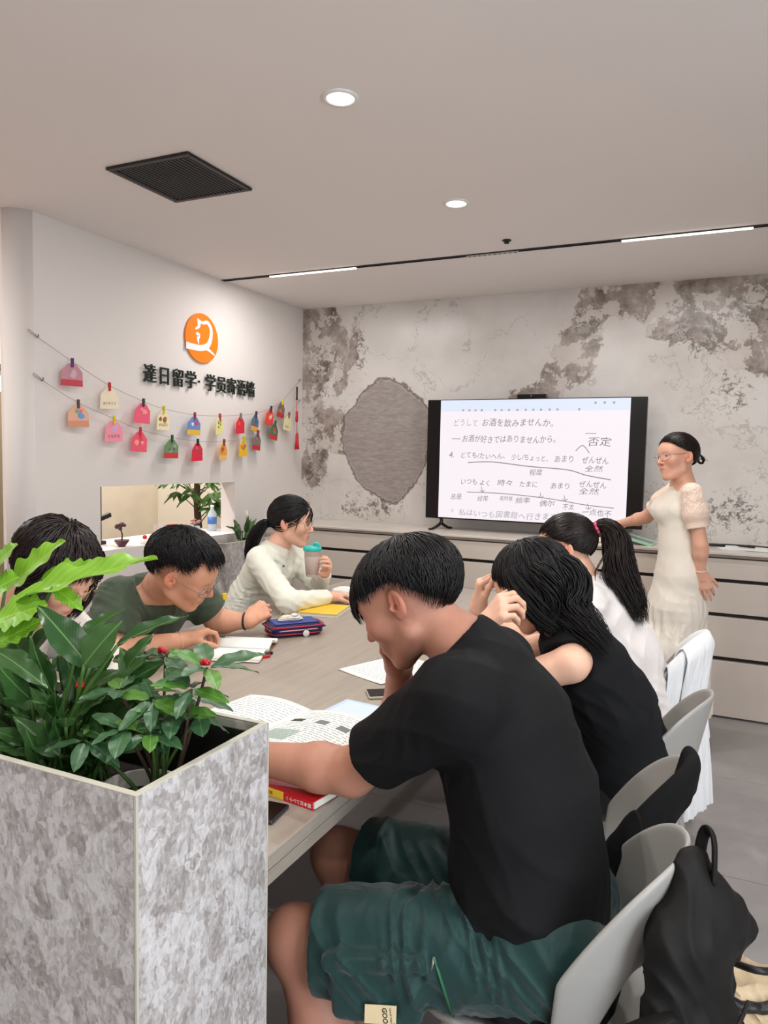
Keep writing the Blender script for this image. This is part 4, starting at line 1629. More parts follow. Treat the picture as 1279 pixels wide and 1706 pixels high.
def gather_strands(sc, line, tie, n, rnd, k=(0.985, 1.02), steps=10, over=0.0, jit=0.0025, arc=None):
    """hair combed back over the dome from the hairline to a tie at polar/azimuth 'tie' (degrees)"""
    ps = (rnd.rand(n) * 2 * PI) if arc is None else R(arc[0]) + rnd.rand(n) * R(arc[1] - arc[0])
    th = line(ps) * (1.0 - 0.5 * rnd.rand(n) ** 2.0)

    def dr(th, ps):
        return np.cos(th)[..., None] * sc.up + np.sin(th)[..., None] * (np.cos(ps)[..., None] * sc.fw + np.sin(ps)[..., None] * np.array([0, 1.0, 0]))
    d0 = dr(th, ps)
    d1 = dr(np.full(n, R(tie[0])) + 0.10 * (rnd.rand(n) - .5), np.full(n, R(tie[1])) + 0.10 * (rnd.rand(n) - .5))
    om = np.arccos(np.clip((d0 * d1).sum(1), -0.999, 0.999))[:, None, None]
    t = np.linspace(0, 1 + over, steps)[None, :, None]
    D = (np.sin((1 - t) * om) * d0[:, None] + np.sin(t * om) * d1[:, None]) / np.sin(om)
    kk = (k[0] + (k[1] - k[0]) * rnd.rand(n))[:, None, None]
    q = sc.c + D * sc.r * kk
    H = sc.H
    P = H.o + H.s * (q[..., 0:1] * H.f + q[..., 1:2] * H.l + q[..., 2:3] * H.u)
    return P + (rnd.rand(*P.shape) - .5) * jit


def bundle(guide, n, rnd, rad, steps=16, jit=0.15, loose=0.0):
    """strands running along a guide polyline; rad gives the bundle radius along it"""
    G = np.array([list(p) for p in smooth_path([tuple(g) for g in guide], 8)])
    s = np.linspace(0, 1, len(G))
    t = np.linspace(0, 1, steps)
    C_ = np.stack([np.interp(t, s, G[:, i]) for i in range(3)], 1)
    r_ = np.interp(t, np.linspace(0, 1, len(rad)), rad)
    T = np.gradient(C_, axis=0)
    T /= np.linalg.norm(T, axis=1, keepdims=True)
    up = np.array([0.31, 0.17, 0.93])
    B = np.cross(T, up)
    B /= np.linalg.norm(B, axis=1, keepdims=True)
    N = np.cross(B, T)
    a = rnd.rand(n) * 2 * PI
    q = np.sqrt(rnd.rand(n))
    ph = rnd.rand(n) * 6.28
    P = np.empty((n, steps, 3))
    for i in range(steps):
        ai = a + 0.35 * np.sin(t[i] * 4 + ph) * jit * 4
        qi = q * r_[i] * (1 + loose * t[i] * (rnd.rand(n) - 0.3))
        P[:, i] = C_[i] + (np.cos(ai) * qi)[:, None] * B[i] + (np.sin(ai) * qi)[:, None] * N[i]
    # uneven tips
    cut = 1 - 0.22 * rnd.rand(n)
    tt = t[None, :] * cut[:, None]
    out = np.empty_like(P)
    for i in range(n):
        for c in range(3):
            out[i, :, c] = np.interp(tt[i], t, P[i, :, c])
    return out


def hair_material(name, rgb=(20, 17, 17), rough=0.5):
    m, nt, b = new_mat(name)
    tc = nt.nodes.new('ShaderNodeTexCoord')
    nz = noise(nt, tc.outputs['Object'], 45, 4, 0.7).outputs[0]
    c = lin(rgb)
    col_ = ramp(nt, nz, [(0.3, tuple(x * 0.6 for x in c[:3]) + (1,)), (0.75, tuple(min(1, x * 1.8) for x in c[:3]) + (1,))])
    nt.links.new(col_, b.inputs['Base Color'])
    b.inputs['Roughness'].default_value = rough
    b.inputs['Specular IOR Level'].default_value = 0.3
    return m


def hair_obj(parts, mat, parent, name='hair'):
    V, F = join_np(parts)
    return mesh_np(name, V, F, mat, parent, True)


def brows_and_lashes(H, parent, mat, closed=True, brow=True, sides=(1, -1), lift=0.0):
    """eyebrows and lash lines as fine raised hair"""
    for e in sides:
        if brow:
            b_ = MB()
            b_.tube([H.p(0.0905, e * 0.014, 0.0235 + lift), H.p(0.0885, e * 0.028, 0.0275 + lift), H.p(0.0780, e * 0.047, 0.0235 + lift)], [0.0022 * H.s, 0.0028 * H.s, 0.0010 * H.s], 6, smoothn=4)
            b_.build('eyebrow', mat, parent)
        b_ = MB()
        if closed:
            pts = [H.p(0.0830, e * 0.0200, 0.0015), H.p(0.0885, e * 0.0290, -0.0025), H.p(0.0865, e * 0.0390, -0.0020), H.p(0.0780, e * 0.0480, 0.0015)]
            b_.tube(pts, [0.0006 * H.s, 0.0016 * H.s, 0.0017 * H.s, 0.0008 * H.s], 6, smoothn=4)
        else:
            b_.tube([H.p(0.0840, e * 0.0200, 0.0035), H.p(0.0888, e * 0.0290, 0.0075), H.p(0.0868, e * 0.0390, 0.0068), H.p(0.0785, e * 0.0470, 0.0025)], [0.0008 * H.s, 0.0017 * H.s, 0.0018 * H.s, 0.0008 * H.s], 6, smoothn=4)
        b_.build('eyelashes', mat, parent)


def eyes(H, parent, mw, mi, sides=(1, -1), look=(0, 0)):
    for e in sides:
        c = H.p(0.0775, e * 0.033, 0.003)
        ax = unit(H.f + 0.25 * e * H.l + look[0] * H.l + look[1] * H.u)
        w = MB().lathe([(0, 0.0112), (0.004, 0.0106), (0.0085, 0.007), (0.0105, 0.001), (0.009, -0.004)], c, 18, ax)
        ob = w.build('eyeball', mw, parent)
        MB().lathe([(0, 0.0117), (0.0035, 0.0112), (0.0052, 0.0098), (0.0055, 0.0090)], c, 16, ax).build('iris', mi, ob)


def glasses(H, label, mat, lens, mlens=None, parent_off=(0, 0), name='eyeglasses', round_=0.0225, drop=0.0):
    """thin wire spectacles; a thing of their own, worn on the nose"""
    t = thing(name, label, 'glasses', tuple(H.p(0.1, 0, 0.0)))
    cz = 0.000 - drop
    for e in (1, -1):
        pts = []
        for k in range(25):
            a = 2 * PI * k / 24
            r_ = round_ * (1 + 0.06 * math.cos(4 * a))
            l = e * 0.034 + r_ * math.cos(a) * 1.12
            u = cz + r_ * math.sin(a) * 0.92
            pts.append(H.p(0.1055 - 1.6 * max(0, abs(l) - 0.02) ** 1.6 * 2.2, l, u))
        MB().tube(pts, 0.0011 * H.s, 6, caps=False).build('lens_rim', mat, t)
        b_ = MB()
        vs_ = [b_.bm.verts.new(q) for q in pts[:-1]]
        b_.bm.faces.new(vs_)
        b_.build('lens', lens, t)
        MB().tube([H.p(0.0965, e * 0.059, cz + 0.007), H.p(0.0880, e * 0.072, cz + 0.009), H.p(0.03, e * 0.079, cz + 0.010), H.p(-0.008, e * 0.0795, cz + 0.016), H.p(-0.028, e * 0.0790, cz - 0.004)], 0.0011 * H.s, 6, smoothn=4).build('temple', mat, t)
    MB().tube([H.p(0.1052, 0.0105, cz + 0.003), H.p(0.1085, 0, cz + 0.006), H.p(0.1052, -0.0105, cz + 0.003)], 0.0011 * H.s, 6, smoothn=4).build('bridge', mat, t)
    return t


def cloth_material(name, rgb, rough=0.85, fold=0.25, fscale=14, weave=0.12, var=0.05, sheen=0.15, alpha=1.0, stretch=(1, 1, 1)):
    m, nt, b = new_mat(name)
    tc = nt.nodes.new('ShaderNodeTexCoord')
    v = tc.outputs['Object']
    mp = nt.nodes.new('ShaderNodeMapping')
    mp.inputs['Scale'].default_value = stretch
    nt.links.new(v, mp.inputs[0])
    nz = noise(nt, v, 6, 4, 0.6).outputs[0]
    c0 = lin(rgb)
    c = ramp(nt, nz, [(0.3, tuple(x * (1 - var) for x in c0[:3]) + (1,)), (0.7, tuple(min(1, x * (1 + var)) for x in c0[:3]) + (1,))])
    nt.links.new(c, b.inputs['Base Color'])
    b.inputs['Roughness'].default_value = rough
    b.inputs['Specular IOR Level'].default_value = 0.2
    b.inputs['Sheen Weight'].default_value = sheen
    b.inputs['Alpha'].default_value = alpha
    big = noise(nt, mp.outputs[0], fscale, 2, 0.5, 0.8).outputs[0]
    rid = math_node(nt, 'ABSOLUTE', math_node(nt, 'SUBTRACT', big, 0.5))
    fine = noise(nt, v, 420, 2, 0.5).outputs[0]
    hh = math_node(nt, 'ADD', math_node(nt, 'MULTIPLY', rid, -fold * 4), math_node(nt, 'MULTIPLY', fine, weave * 0.2))
    bp = nt.nodes.new('ShaderNodeBump')
    bp.inputs['Strength'].default_value = 0.6
    bp.inputs['Distance'].default_value = 0.01
    nt.links.new(hh, bp.inputs['Height'])
    nt.links.new(bp.outputs[0], b.inputs['Normal'])
    return m

# ------------------------------------------------------------------ shared looks of people
m_hair = hair_material('black_hair', (19, 17, 18))
m_hair_b = hair_material('dark_brown_hair', (30, 22, 20), 0.36)
m_brow = MAT('brow_hair', (34, 26, 24), 0.7)
m_eye = MAT('eye_white', (225, 218, 212), 0.3, var=0.01)
m_iris = MAT('dark_iris', (28, 20, 16), 0.15, var=0.1)
m_wire = MAT('gold_wire', (190, 168, 120), 0.25, metal=0.9)
m_wire_s = MAT('silver_wire', (150, 146, 140), 0.25, metal=0.9)
m_lens = MAT('spectacle_lens', (250, 252, 255), 0.02, var=0.0, alpha=0.10, spec=0.6)
m_shoe = MAT('white_shoe', (224, 222, 216), 0.6)
m_sole = MAT('shoe_sole', (236, 234, 228), 0.7)
from mathutils.bvhtree import BVHTree


def snap(obj, p, d):
    """where a line from p along d meets the surface of obj (mesh in world coordinates)"""
    me = obj.data
    b_ = BVHTree.FromPolygons([v.co for v in me.vertices], [q.vertices for q in me.polygons])
    h_ = b_.ray_cast(Vector(p), Vector(d).normalized())
    return (h_[0], h_[1]) if h_[0] is not None else (Vector(p), -Vector(d).normalized())


def shoe(parent, ankle, d, mat=None):
    """a low trainer from the ankle, pointing along d"""
    a = A3(ankle)
    d = unit((d[0], d[1], 0))
    h = 0.006
    lo = np.minimum(a - 0.12, a + d * 0.24 - 0.07)
    hi = np.maximum(a + 0.12, a + d * 0.24 + 0.07)
    lo[2], hi[2] = -0.004, a[2] + 0.06
    F = Form(lo, hi, h)
    F.cone(a - d * 0.03 - np.array([0, 0, a[2] - .045]), a + d * 0.16 - np.array([0, 0, a[2] - .040]), 0.042, 0.040, 0.02)
    F.cone(a, a + d * 0.05 - np.array([0, 0, a[2] - .05]), 0.044, 0.040, 0.03)
    F.plane((0, 0, 0.004), (0, 0, -1), 0.004)
    return form_obj('shoe', F, mat or m_shoe, parent)


def trousers(parent, hipL, hipR, knL, knR, anL, anR, mat, r=(0.085, 0.065, 0.045), h=0.008, name='trousers'):
    pts = np.array([hipL, hipR, knL, knR, anL, anR], float)
    F = Form(pts.min(0) - 0.13, pts.max(0) + 0.13, h)
    hc = (A3(hipL) + A3(hipR)) / 2
    F.cone(A3(hipL), A3(hipR), r[0] * 1.1, r[0] * 1.1, 0.04)
    F.cone(hc, hc + np.array([0, 0, 0.06]), 0.10, 0.10, 0.05, wide=A3(hipL) - A3(hipR), ws=1.3)
    for a, b, c in ((hipL, knL, anL), (hipR, knR, anR)):
        F.cone(a, b, r[0], r[1], 0.03)
        F.cone(b, c, r[1], r[2], 0.02)
    F.plane((0, 0, min(anL[2], anR[2]) + 0.02), (0, 0, -1))
    return form_obj(name, F, mat, parent)


# ------------------------------------------------------------------ student in the black T-shirt (foreground)
def black_tee_student():
    t = thing('person', 'student in a black T-shirt and dark green shorts bent over his book, in the foreground', 'person', (-0.30, 1.38, 0))
    skin = skin_material('skin_tan', (184, 130, 108))
    H = Head((-0.587, 1.378, 1.156), 183, -34, -5, 1.0)
    neck = (-0.470, 1.392, 1.075)
    shL, shR = (-0.425, 1.225, 1.020), (-0.45, 1.560, 1.005)
    elL, wrL = (-0.655, 1.275, 0.823), (-0.905, 1.265, 0.812)
    elR, wrR = (-0.705, 1.635, 0.802), (-0.652, 1.490, 0.985)
    hipL, hipR = (-0.27, 1.285, 0.565), (-0.27, 1.475, 0.565)
    knL, knR = (-0.715, 1.175, 0.515), (-0.785, 1.47, 0.52)
    anL, anR = (-0.62, 1.19, 0.09), (-0.72, 1.47, 0.09)
    F = Form((-1.12, 1.06, 0.04), (-0.15, 1.72, 1.29), 0.0030)
    sculpt_head(F, H, neck, 0.053)
    F.cone(neck, (-0.40, 1.392, 0.98), 0.058, 0.068, 0.03, wide=(0, 1, 0), ws=1.3)
    F.chain([(-0.385, 1.392, 0.96), (-0.345, 1.388, 0.86), (-0.315, 1.382, 0.70), (-0.28, 1.38, 0.58)], [0.070, 0.09, 0.094, 0.09], 0.04, wide=(0, 1, 0), ws=1.35)
    F.cone(shL, shR, 0.042, 0.042, 0.03)
    limb_arm(F, shL, elL, wrL, (0.050, 0.046, 0.047, 0.029))
    limb_arm(F, shR, elR, wrR, (0.050, 0.042, 0.043, 0.027))
    sculpt_hand(F, wrL, (-1, -0.12, -0.10), (0, 0.15, 1), -1, [(0.25, 0.45, 0.3)] * 4, 1.0)
    sculpt_hand(F, wrR, (0.12, -0.25, 0.95), (-0.8, 0.6, 0.1), 1, [(0.9, 1.2, 0.8)] * 4, 1.0, thumb=(0.5, 0.2, 0.4))
    for hp, kn, an in ((hipL, knL, anL), (hipR, knR, anR)):
        F.cone(hp, kn, 0.082, 0.058, 0.03)
        kk = A3(kn)
        F.ell(kk + np.array([-0.012, 0, 0.004]), (0.055, 0.052, 0.055), None, 0.02)
        F.cone(kn, kk + (A3(an) - kk) * 0.35 + np.array([0.02, 0, 0]), 0.050, 0.056, 0.03)
        F.cone(kk + (A3(an) - kk) * 0.35 + np.array([0.02, 0, 0]), an, 0.056, 0.036, 0.03)
    # hair: a full crop, longer on top, fringe falling over the forehead
    rnd = np.random.RandomState(5)
    sc = Scalp(H, (0.121, 0.093, 0.094), (-0.018, 0, 0.034), 18)
    line = hairline([(0, 92), (30, 92), (52, 93), (64, 98), (76, 90), (95, 90), (115, 110), (140, 127), (180, 137)])
    top = hairline([(0, 108), (25, 106), (50, 101), (64, 104), (76, 92), (95, 93), (115, 113), (140, 130), (180, 140)])
    parts = [dome_cap(sc, lambda q: line(q) * 0.94, 0.965, inner=0.87)]
    P = dome_strands(sc, top, 2600, rnd, (0.965, 1.035), (0.02, 0.72), 0.30, (0.76, 1.03), 10, 0.003, 0.012)
    parts.append(ribbons(P, 0.0018 + 0.0020 * rnd.rand(len(P)), 0.5, H.p(0, 0, 0.02)))
    # fringe
    n = 260
    ps = (rnd.rand(n) - 0.5) * 1.7
    tt = np.linspace(0, 1, 10)[None, :]
    th = R(35) + (R(112) + R(12) * rnd.rand(n)[:, None] - R(35)) * tt
    kk = 1.0 + 0.02 * rnd.rand(n)[:, None] + 0.17 * np.clip(tt - 0.45, 0, 1) ** 1.2
    Pf = sc.at(th, ps[:, None] * (1 - 0.25 * tt), kk + 0 * th) + (rnd.rand(n, 10, 3) - .5) * 0.004
    parts.append(ribbons(Pf, 0.0022 + 0.0016 * rnd.rand(n), 0.5, H.p(0, 0, 0.02)))
    hair_obj(parts, m_hair, t)
    # clipped hair above the nape and before the ear
    brows_and_lashes(H, t, m_brow, True)
    # T-shirt
    tee = cloth_material('black_jersey', (15, 15, 17), 0.8, 0.2, 8, 0.1, sheen=0.0)
    G = Form((-0.74, 1.02, 0.40), (-0.10, 1.80, 1.16), 0.005)
    G.chain([(-0.415, 1.392, 1.025), (-0.375, 1.39, 0.93), (-0.335, 1.388, 0.80), (-0.320, 1.385, 0.66), (-0.285, 1.38, 0.44)], [0.086, 0.118, 0.130, 0.138, 0.150], 0.05, wide=(0, 1, 0), ws=1.36)
    G.cone((-0.43, 1.24, 1.022), (-0.445, 1.545, 1.008), 0.072, 0.072, 0.05)
    G.cone((-0.455, 1.392, 1.075), (-0.42, 1.392, 1.0), 0.074, 0.09, 0.03)
    a, b = A3(shL), A3(elL)
    G.cone(a + np.array([0.0, 0.012, -0.006]), a + (b - a) * 0.76, 0.083, 0.070, 0.035, flat=False)
    a2, b2 = A3(shR), A3(elR)
    G.cone(a2 + np.array([0.0, -0.012, -0.006]), a2 + (b2 - a2) * 0.74, 0.083, 0.070, 0.035)
    box = ((-0.74, 1.02, 0.46), (-0.12, 1.80, 1.16))
    G.folds(0.0045, [((0.3, 0.2, 1), 0.16, 0.8), ((1, 0.1, 0.7), 0.21, 0.7), ((0.5, 0.8, -0.6), 0.12, 0.5)], 4)
    G.folds(0.006, [((0.6, 0.1, 1), 0.085, 1.0)], 9, ((-0.55, 1.1, 0.47), (-0.13, 1.65, 0.66)))
    G.folds(0.006, [((0.8, 0, -0.5), 0.07, 1.0)], 12, ((-0.62, 1.08, 0.83), (-0.36, 1.30, 1.03)))
    for (s0, e0, tcut) in ((a, b, 0.76), (a2, b2, 0.74)):
        dd = unit(e0 - s0)
        q = s0 + (e0 - s0) * tcut
        G.cone(q - dd * 0.002, q + dd * 0.12, 0.16, 0.16, 0.006, 'cut', flat=True)
        G.cone(q - dd * 0.05, q + dd * 0.05, 0.050, 0.064, 0.004, 'cut')
    # neck opening
    nk = unit(A3(neck) - A3((-0.40, 1.392, 1.0)))
    up_ = unit(H.p(-0.03, 0, -0.045) - A3(neck))
    G.cone(A3(neck) + up_ * 0.022, A3(neck) + up_ * 0.16, 0.105, 0.105, 0.006, 'cut', flat=True)
    G.cone(A3(neck) + up_ * 0.10, A3(neck) - up_ * 0.01, 0.072, 0.062, 0.006, 'cut')
    G.plane((-0.30, 1.38, 0.468), (-0.16, 0.0, -1), 0.004)
    form_obj('tshirt', G, tee, t, 2)
    F.shrink_under(G)
    # shorts with a cargo pocket
    sh_m = cloth_material('bottle_green_nylon', (22, 54, 52), 0.5, 0.35, 10, 0.03, 0.08, 0.2)
    K = Form((-0.84, 1.00, 0.36), (-0.08, 1.64, 0.72), 0.0045)
    K.cone((-0.275, 1.30, 0.565), (-0.275, 1.46, 0.565), 0.112, 0.112, 0.05)
    aL, bL = A3(hipL), A3(knL)
    aR, bR = A3(hipR), A3(knR)
    K.cone(aL, aL + (bL - aL) * 0.90, 0.112, 0.100, 0.04)
    K.cone(aR, aR + (bR - aR) * 0.86, 0.110, 0.096, 0.04)
    fl_ = unit(bL - aL)
    side = unit(np.cross(fl_, (0, 0, 1)))
    if side[1] > 0:
        side = -side
    upv = np.cross(side, fl_)
    if upv[2] < 0:
        upv = -upv
    K.rbox(aL + fl_ * 0.285 + side * 0.088 - upv * 0.022, (0.085, 0.030, 0.062), (fl_, side, upv), 0.016, 0.012)
    K.rbox(aL + fl_ * 0.285 + side * 0.093 + upv * 0.036, (0.092, 0.030, 0.017), (fl_, side, upv), 0.012, 0.006)
    K.folds(0.007, [((0.9, 0.1, 0.9), 0.09, 1.0), ((1, -0.4, -0.5), 0.14, 0.8)], 3)
    K.folds(0.010, [((1, 0.1, 0.35), 0.055, 1.0)], 8, ((-0.56, 1.02, 0.45), (-0.26, 1.40, 0.70)))
    for (p0, d0) in ((aL + (bL - aL) * 0.90, fl_), (aR + (bR - aR) * 0.86, unit(bR - aR))):
        K.cone(p0 - d0 * 0.002, p0 + d0 * 0.16, 0.2, 0.2, 0.004, 'cut', flat=True)
        K.cone(p0 - d0 * 0.06, p0 + d0 * 0.05, 0.066, 0.088, 0.004, 'cut')
    K.plane((-0.3, 1.4, 0.455), (0.0, 0, -1), 0.02)
    ks = form_obj('shorts', K, sh_m, t, 1)
    F.shrink_under(K)
    body = form_obj('body', F, skin, t)
    face_tint(body, H)
    # woven label and zip on the pocket
    lp, ln = snap(ks, tuple(aL + fl_ * 0.268 + side * 0.3 - upv * 0.046), tuple(-side))
    eu = Vector(fl_).normalized()
    ev = Vector(upv).normalized()
    ptch = MB()
    ptch.prism([(-0.030, -0.017), (0.026, -0.017), (0.030, 0.017), (-0.026, 0.017)], lp + ln * 0.009, -eu, ev, 0.0012)
    pa = ptch.build('woven_label', MAT('cream_label', (226, 206, 164), 0.7), t)
    mk = MAT('label_print', (40, 34, 30), 0.7)
    nrm = (-eu).cross(ev).normalized()
    text_obj('print', 'GOOD', lp + ln * 0.009 + nrm * 0.0016 + ev * 0.013 + eu * -0.004, -ev, -eu, 0.012, mk, pa, bold=0.0003)
    text_obj('print', 'casual wear', lp + ln * 0.009 + nrm * 0.0016 + ev * 0.013 + eu * -0.017, -ev, -eu, 0.006, mk, pa)
    zp = [snap(ks, tuple(aL + fl_ * q + side * 0.3 + upv * v), tuple(-side))[0] + Vector(side) * 0.002 for q, v in ((0.178, 0.045), (0.168, 0.01), (0.160, -0.03), (0.156, -0.075))]
    zo = MB().tube(zp, 0.0035, 8, smoothn=5, flat=0.6).build('zip', MAT('green_zip', (30, 92, 62), 0.5), t)
    MB().tube([zp[0], zp[0] + Vector(side) * 0.006 - ev * 0.022 + eu * 0.006], 0.0028, 8).build('zip_pull', m_steel, zo)
    shoe(t, anL, (-1, 0, 0))
    shoe(t, anR, (-1, 0, 0))
    return t


black_tee_student()

# ------------------------------------------------------------------ student in the black sleeveless top
def sleeveless_student():
    t = thing('person', 'student with long black hair in a black sleeveless top, head propped on both hands', 'person', (-0.28, 2.2, 0))
    skin = skin_material('skin_fair', (232, 184, 158))
    H = Head((-0.485, 2.03, 1.098), 184, -30, 0, 0.98)
    neck = (-0.405, 2.06, 1.005)
    shL, shR = (-0.350, 1.905, 0.928), (-0.37, 2.225, 0.93)
    elL, wrL = (-0.635, 1.865, 0.802), (-0.578, 1.865, 0.998)
    elR, wrR = (-0.72, 2.20, 0.802), (-0.655, 2.07, 1.012)
    F = Form((-0.80, 1.76, 0.60), (-0.14, 2.36, 1.24), 0.0036)
    sculpt_head(F, H, neck, 0.048, True)
    F.cone(neck, (-0.35, 2.065, 0.92), 0.052, 0.075, 0.04, wide=(0, 1, 0), ws=1.5)
    F.chain([(-0.35, 2.065, 0.92), (-0.29, 2.10, 0.80), (-0.26, 2.16, 0.66)], [0.075, 0.085, 0.085], 0.05, wide=(0, 1, 0), ws=1.4)
    F.cone(shL, shR, 0.042, 0.042, 0.04)
    limb_arm(F, shL, elL, wrL, (0.046, 0.038, 0.037, 0.0235))
    limb_arm(F, shR, elR, wrR, (0.046, 0.038, 0.037, 0.0235))
    sculpt_hand(F, wrL, (0.62, -0.10, 0.78), (-0.62, -0.62, 0.45), -1, [(0.75, 1.05, 0.5), (0.8, 1.0, 0.5), (0.85, 1.0, 0.5), (0.9, 1.0, 0.5)], 1.08, 0.14, (0.75, 0.2, 0.45))
    sculpt_hand(F, wrR, (0.10, -0.12, 0.98), (-0.75, -0.30, 0.1), 1, [(0.9, 1.2, 0.6), (1.0, 1.2, 0.6), (1.0, 1.2, 0.6), (1.1, 1.1, 0.6)], 0.94, 0.1, (0.5, 0.2, 0.5))
    top = cloth_material('black_linen', (19, 20, 23), 0.88, 0.14, 12, 0.15, sheen=0.0)
    G = Form((-0.56, 1.76, 0.50), (-0.10, 2.42, 1.06), 0.005)
    G.chain([(-0.385, 2.062, 0.955), (-0.335, 2.075, 0.87), (-0.275, 2.12, 0.76), (-0.245, 2.18, 0.62), (-0.24, 2.20, 0.52)], [0.083, 0.106, 0.118, 0.124, 0.128], 0.05, wide=(0, 1, 0), ws=1.38)
    G.cone((-0.365, 1.945, 0.935), (-0.375, 2.19, 0.935), 0.060, 0.060, 0.04)
    G.folds(0.004, [((0.5, 0.2, 1), 0.11, 0.9), ((1, 0.3, -0.4), 0.15, 0.8)], 21)
    G.folds(0.006, [((0.9, 0.1, 0.8), 0.07, 1.0)], 22, ((-0.5, 1.85, 0.66), (-0.14, 2.3, 0.86)))
    for s0, e0 in ((shL, elL), (shR, elR)):
        dd = unit(A3(e0) - A3(s0))
        out = np.array([0, -1.0 if s0 is shL else 1.0, 0])
        G.cone(A3(s0) + out * 0.012 - dd * 0.01, A3(s0) + out * 0.10 + dd * 0.20, 0.062, 0.16, 0.008, 'cut')
    up_ = unit(H.p(-0.03, 0, -0.045) - A3(neck))
    G.cone(A3(neck) + up_ * 0.004, A3(neck) + up_ * 0.16, 0.105, 0.105, 0.006, 'cut', flat=True)
    G.cone(A3(neck) + up_ * 0.10, A3(neck) - up_ * 0.02, 0.07, 0.062, 0.006, 'cut')
    form_obj('sleeveless_top', G, top, t, 2)
    F.shrink_under(G, 0.012)
    body = form_obj('body', F, skin, t)
    face_tint(body, H)
    brows_and_lashes(H, t, m_brow, True)
    trousers(t, (-0.27, 2.11, 0.54), (-0.27, 2.29, 0.54), (-0.70, 2.08, 0.53), (-0.70, 2.30, 0.53), (-0.62, 2.08, 0.09), (-0.62, 2.30, 0.09), cloth_material('black_trouser', (22, 22, 24)))
    shoe(t, (-0.62, 2.08, 0.09), (-1, 0, 0))
    shoe(t, (-0.62, 2.30, 0.09), (-1, 0, 0))
    rnd = np.random.RandomState(11)
    sc = Scalp(H, (0.114, 0.090, 0.102), (-0.016, 0, 0.034), 8)
    line = hairline([(0, 74), (25, 80), (50, 98), (75, 118), (110, 128), (180, 132)])
    parts = [dome_cap(sc, line, 0.97, inner=0.93)]
    P = dome_strands(sc, line, 1000, rnd, (0.975, 1.03), (0.03, 0.6), 0.12, (0.95, 1.06), 10, 0.003)
    parts.append(ribbons(P, 0.003 + 0.002 * rnd.rand(len(P)), 0.5, H.p(0, 0, 0.0)))
    for e in (1, -1):
        side = [H.p(0.01, e * 0.078, 0.075), H.p(0.005, e * 0.095, 0.01), H.p(-0.01, e * 0.088, -0.07), H.p(-0.035, e * 0.078, -0.13)]
        Pb = bundle(side, 260, rnd, [0.030, 0.040, 0.040, 0.030], 12)
        parts.append(ribbons(Pb, 0.003 + 0.002 * rnd.rand(260), 0.5, H.p(0, 0, -0.02)))
    back = [H.p(-0.085, 0.01, 0.045), H.p(-0.110, 0.02, -0.02), (-0.375, 2.00, 1.055), (-0.315, 1.965, 1.005), (-0.255, 1.95, 0.955)]
    Pb = bundle(back, 520, rnd, [0.035, 0.055, 0.055, 0.045, 0.022], 16, 0.2, 0.5)
    parts.append(ribbons(Pb, 0.003 + 0.002 * rnd.rand(520), 0.5, H.p(0, 0, -0.05)))
    Pb = bundle([H.p(-0.04, 0.06, 0.05), H.p(-0.065, 0.085, -0.01), (-0.43, 1.965, 1.02), (-0.385, 1.94, 0.985)], 220, rnd, [0.03, 0.045, 0.04, 0.02], 14, 0.2)
    parts.append(ribbons(Pb, 0.003 + 0.002 * rnd.rand(220), 0.5, H.p(0, 0, -0.02)))
    hair_obj(parts, m_hair, t)
    return t


sleeveless_student()


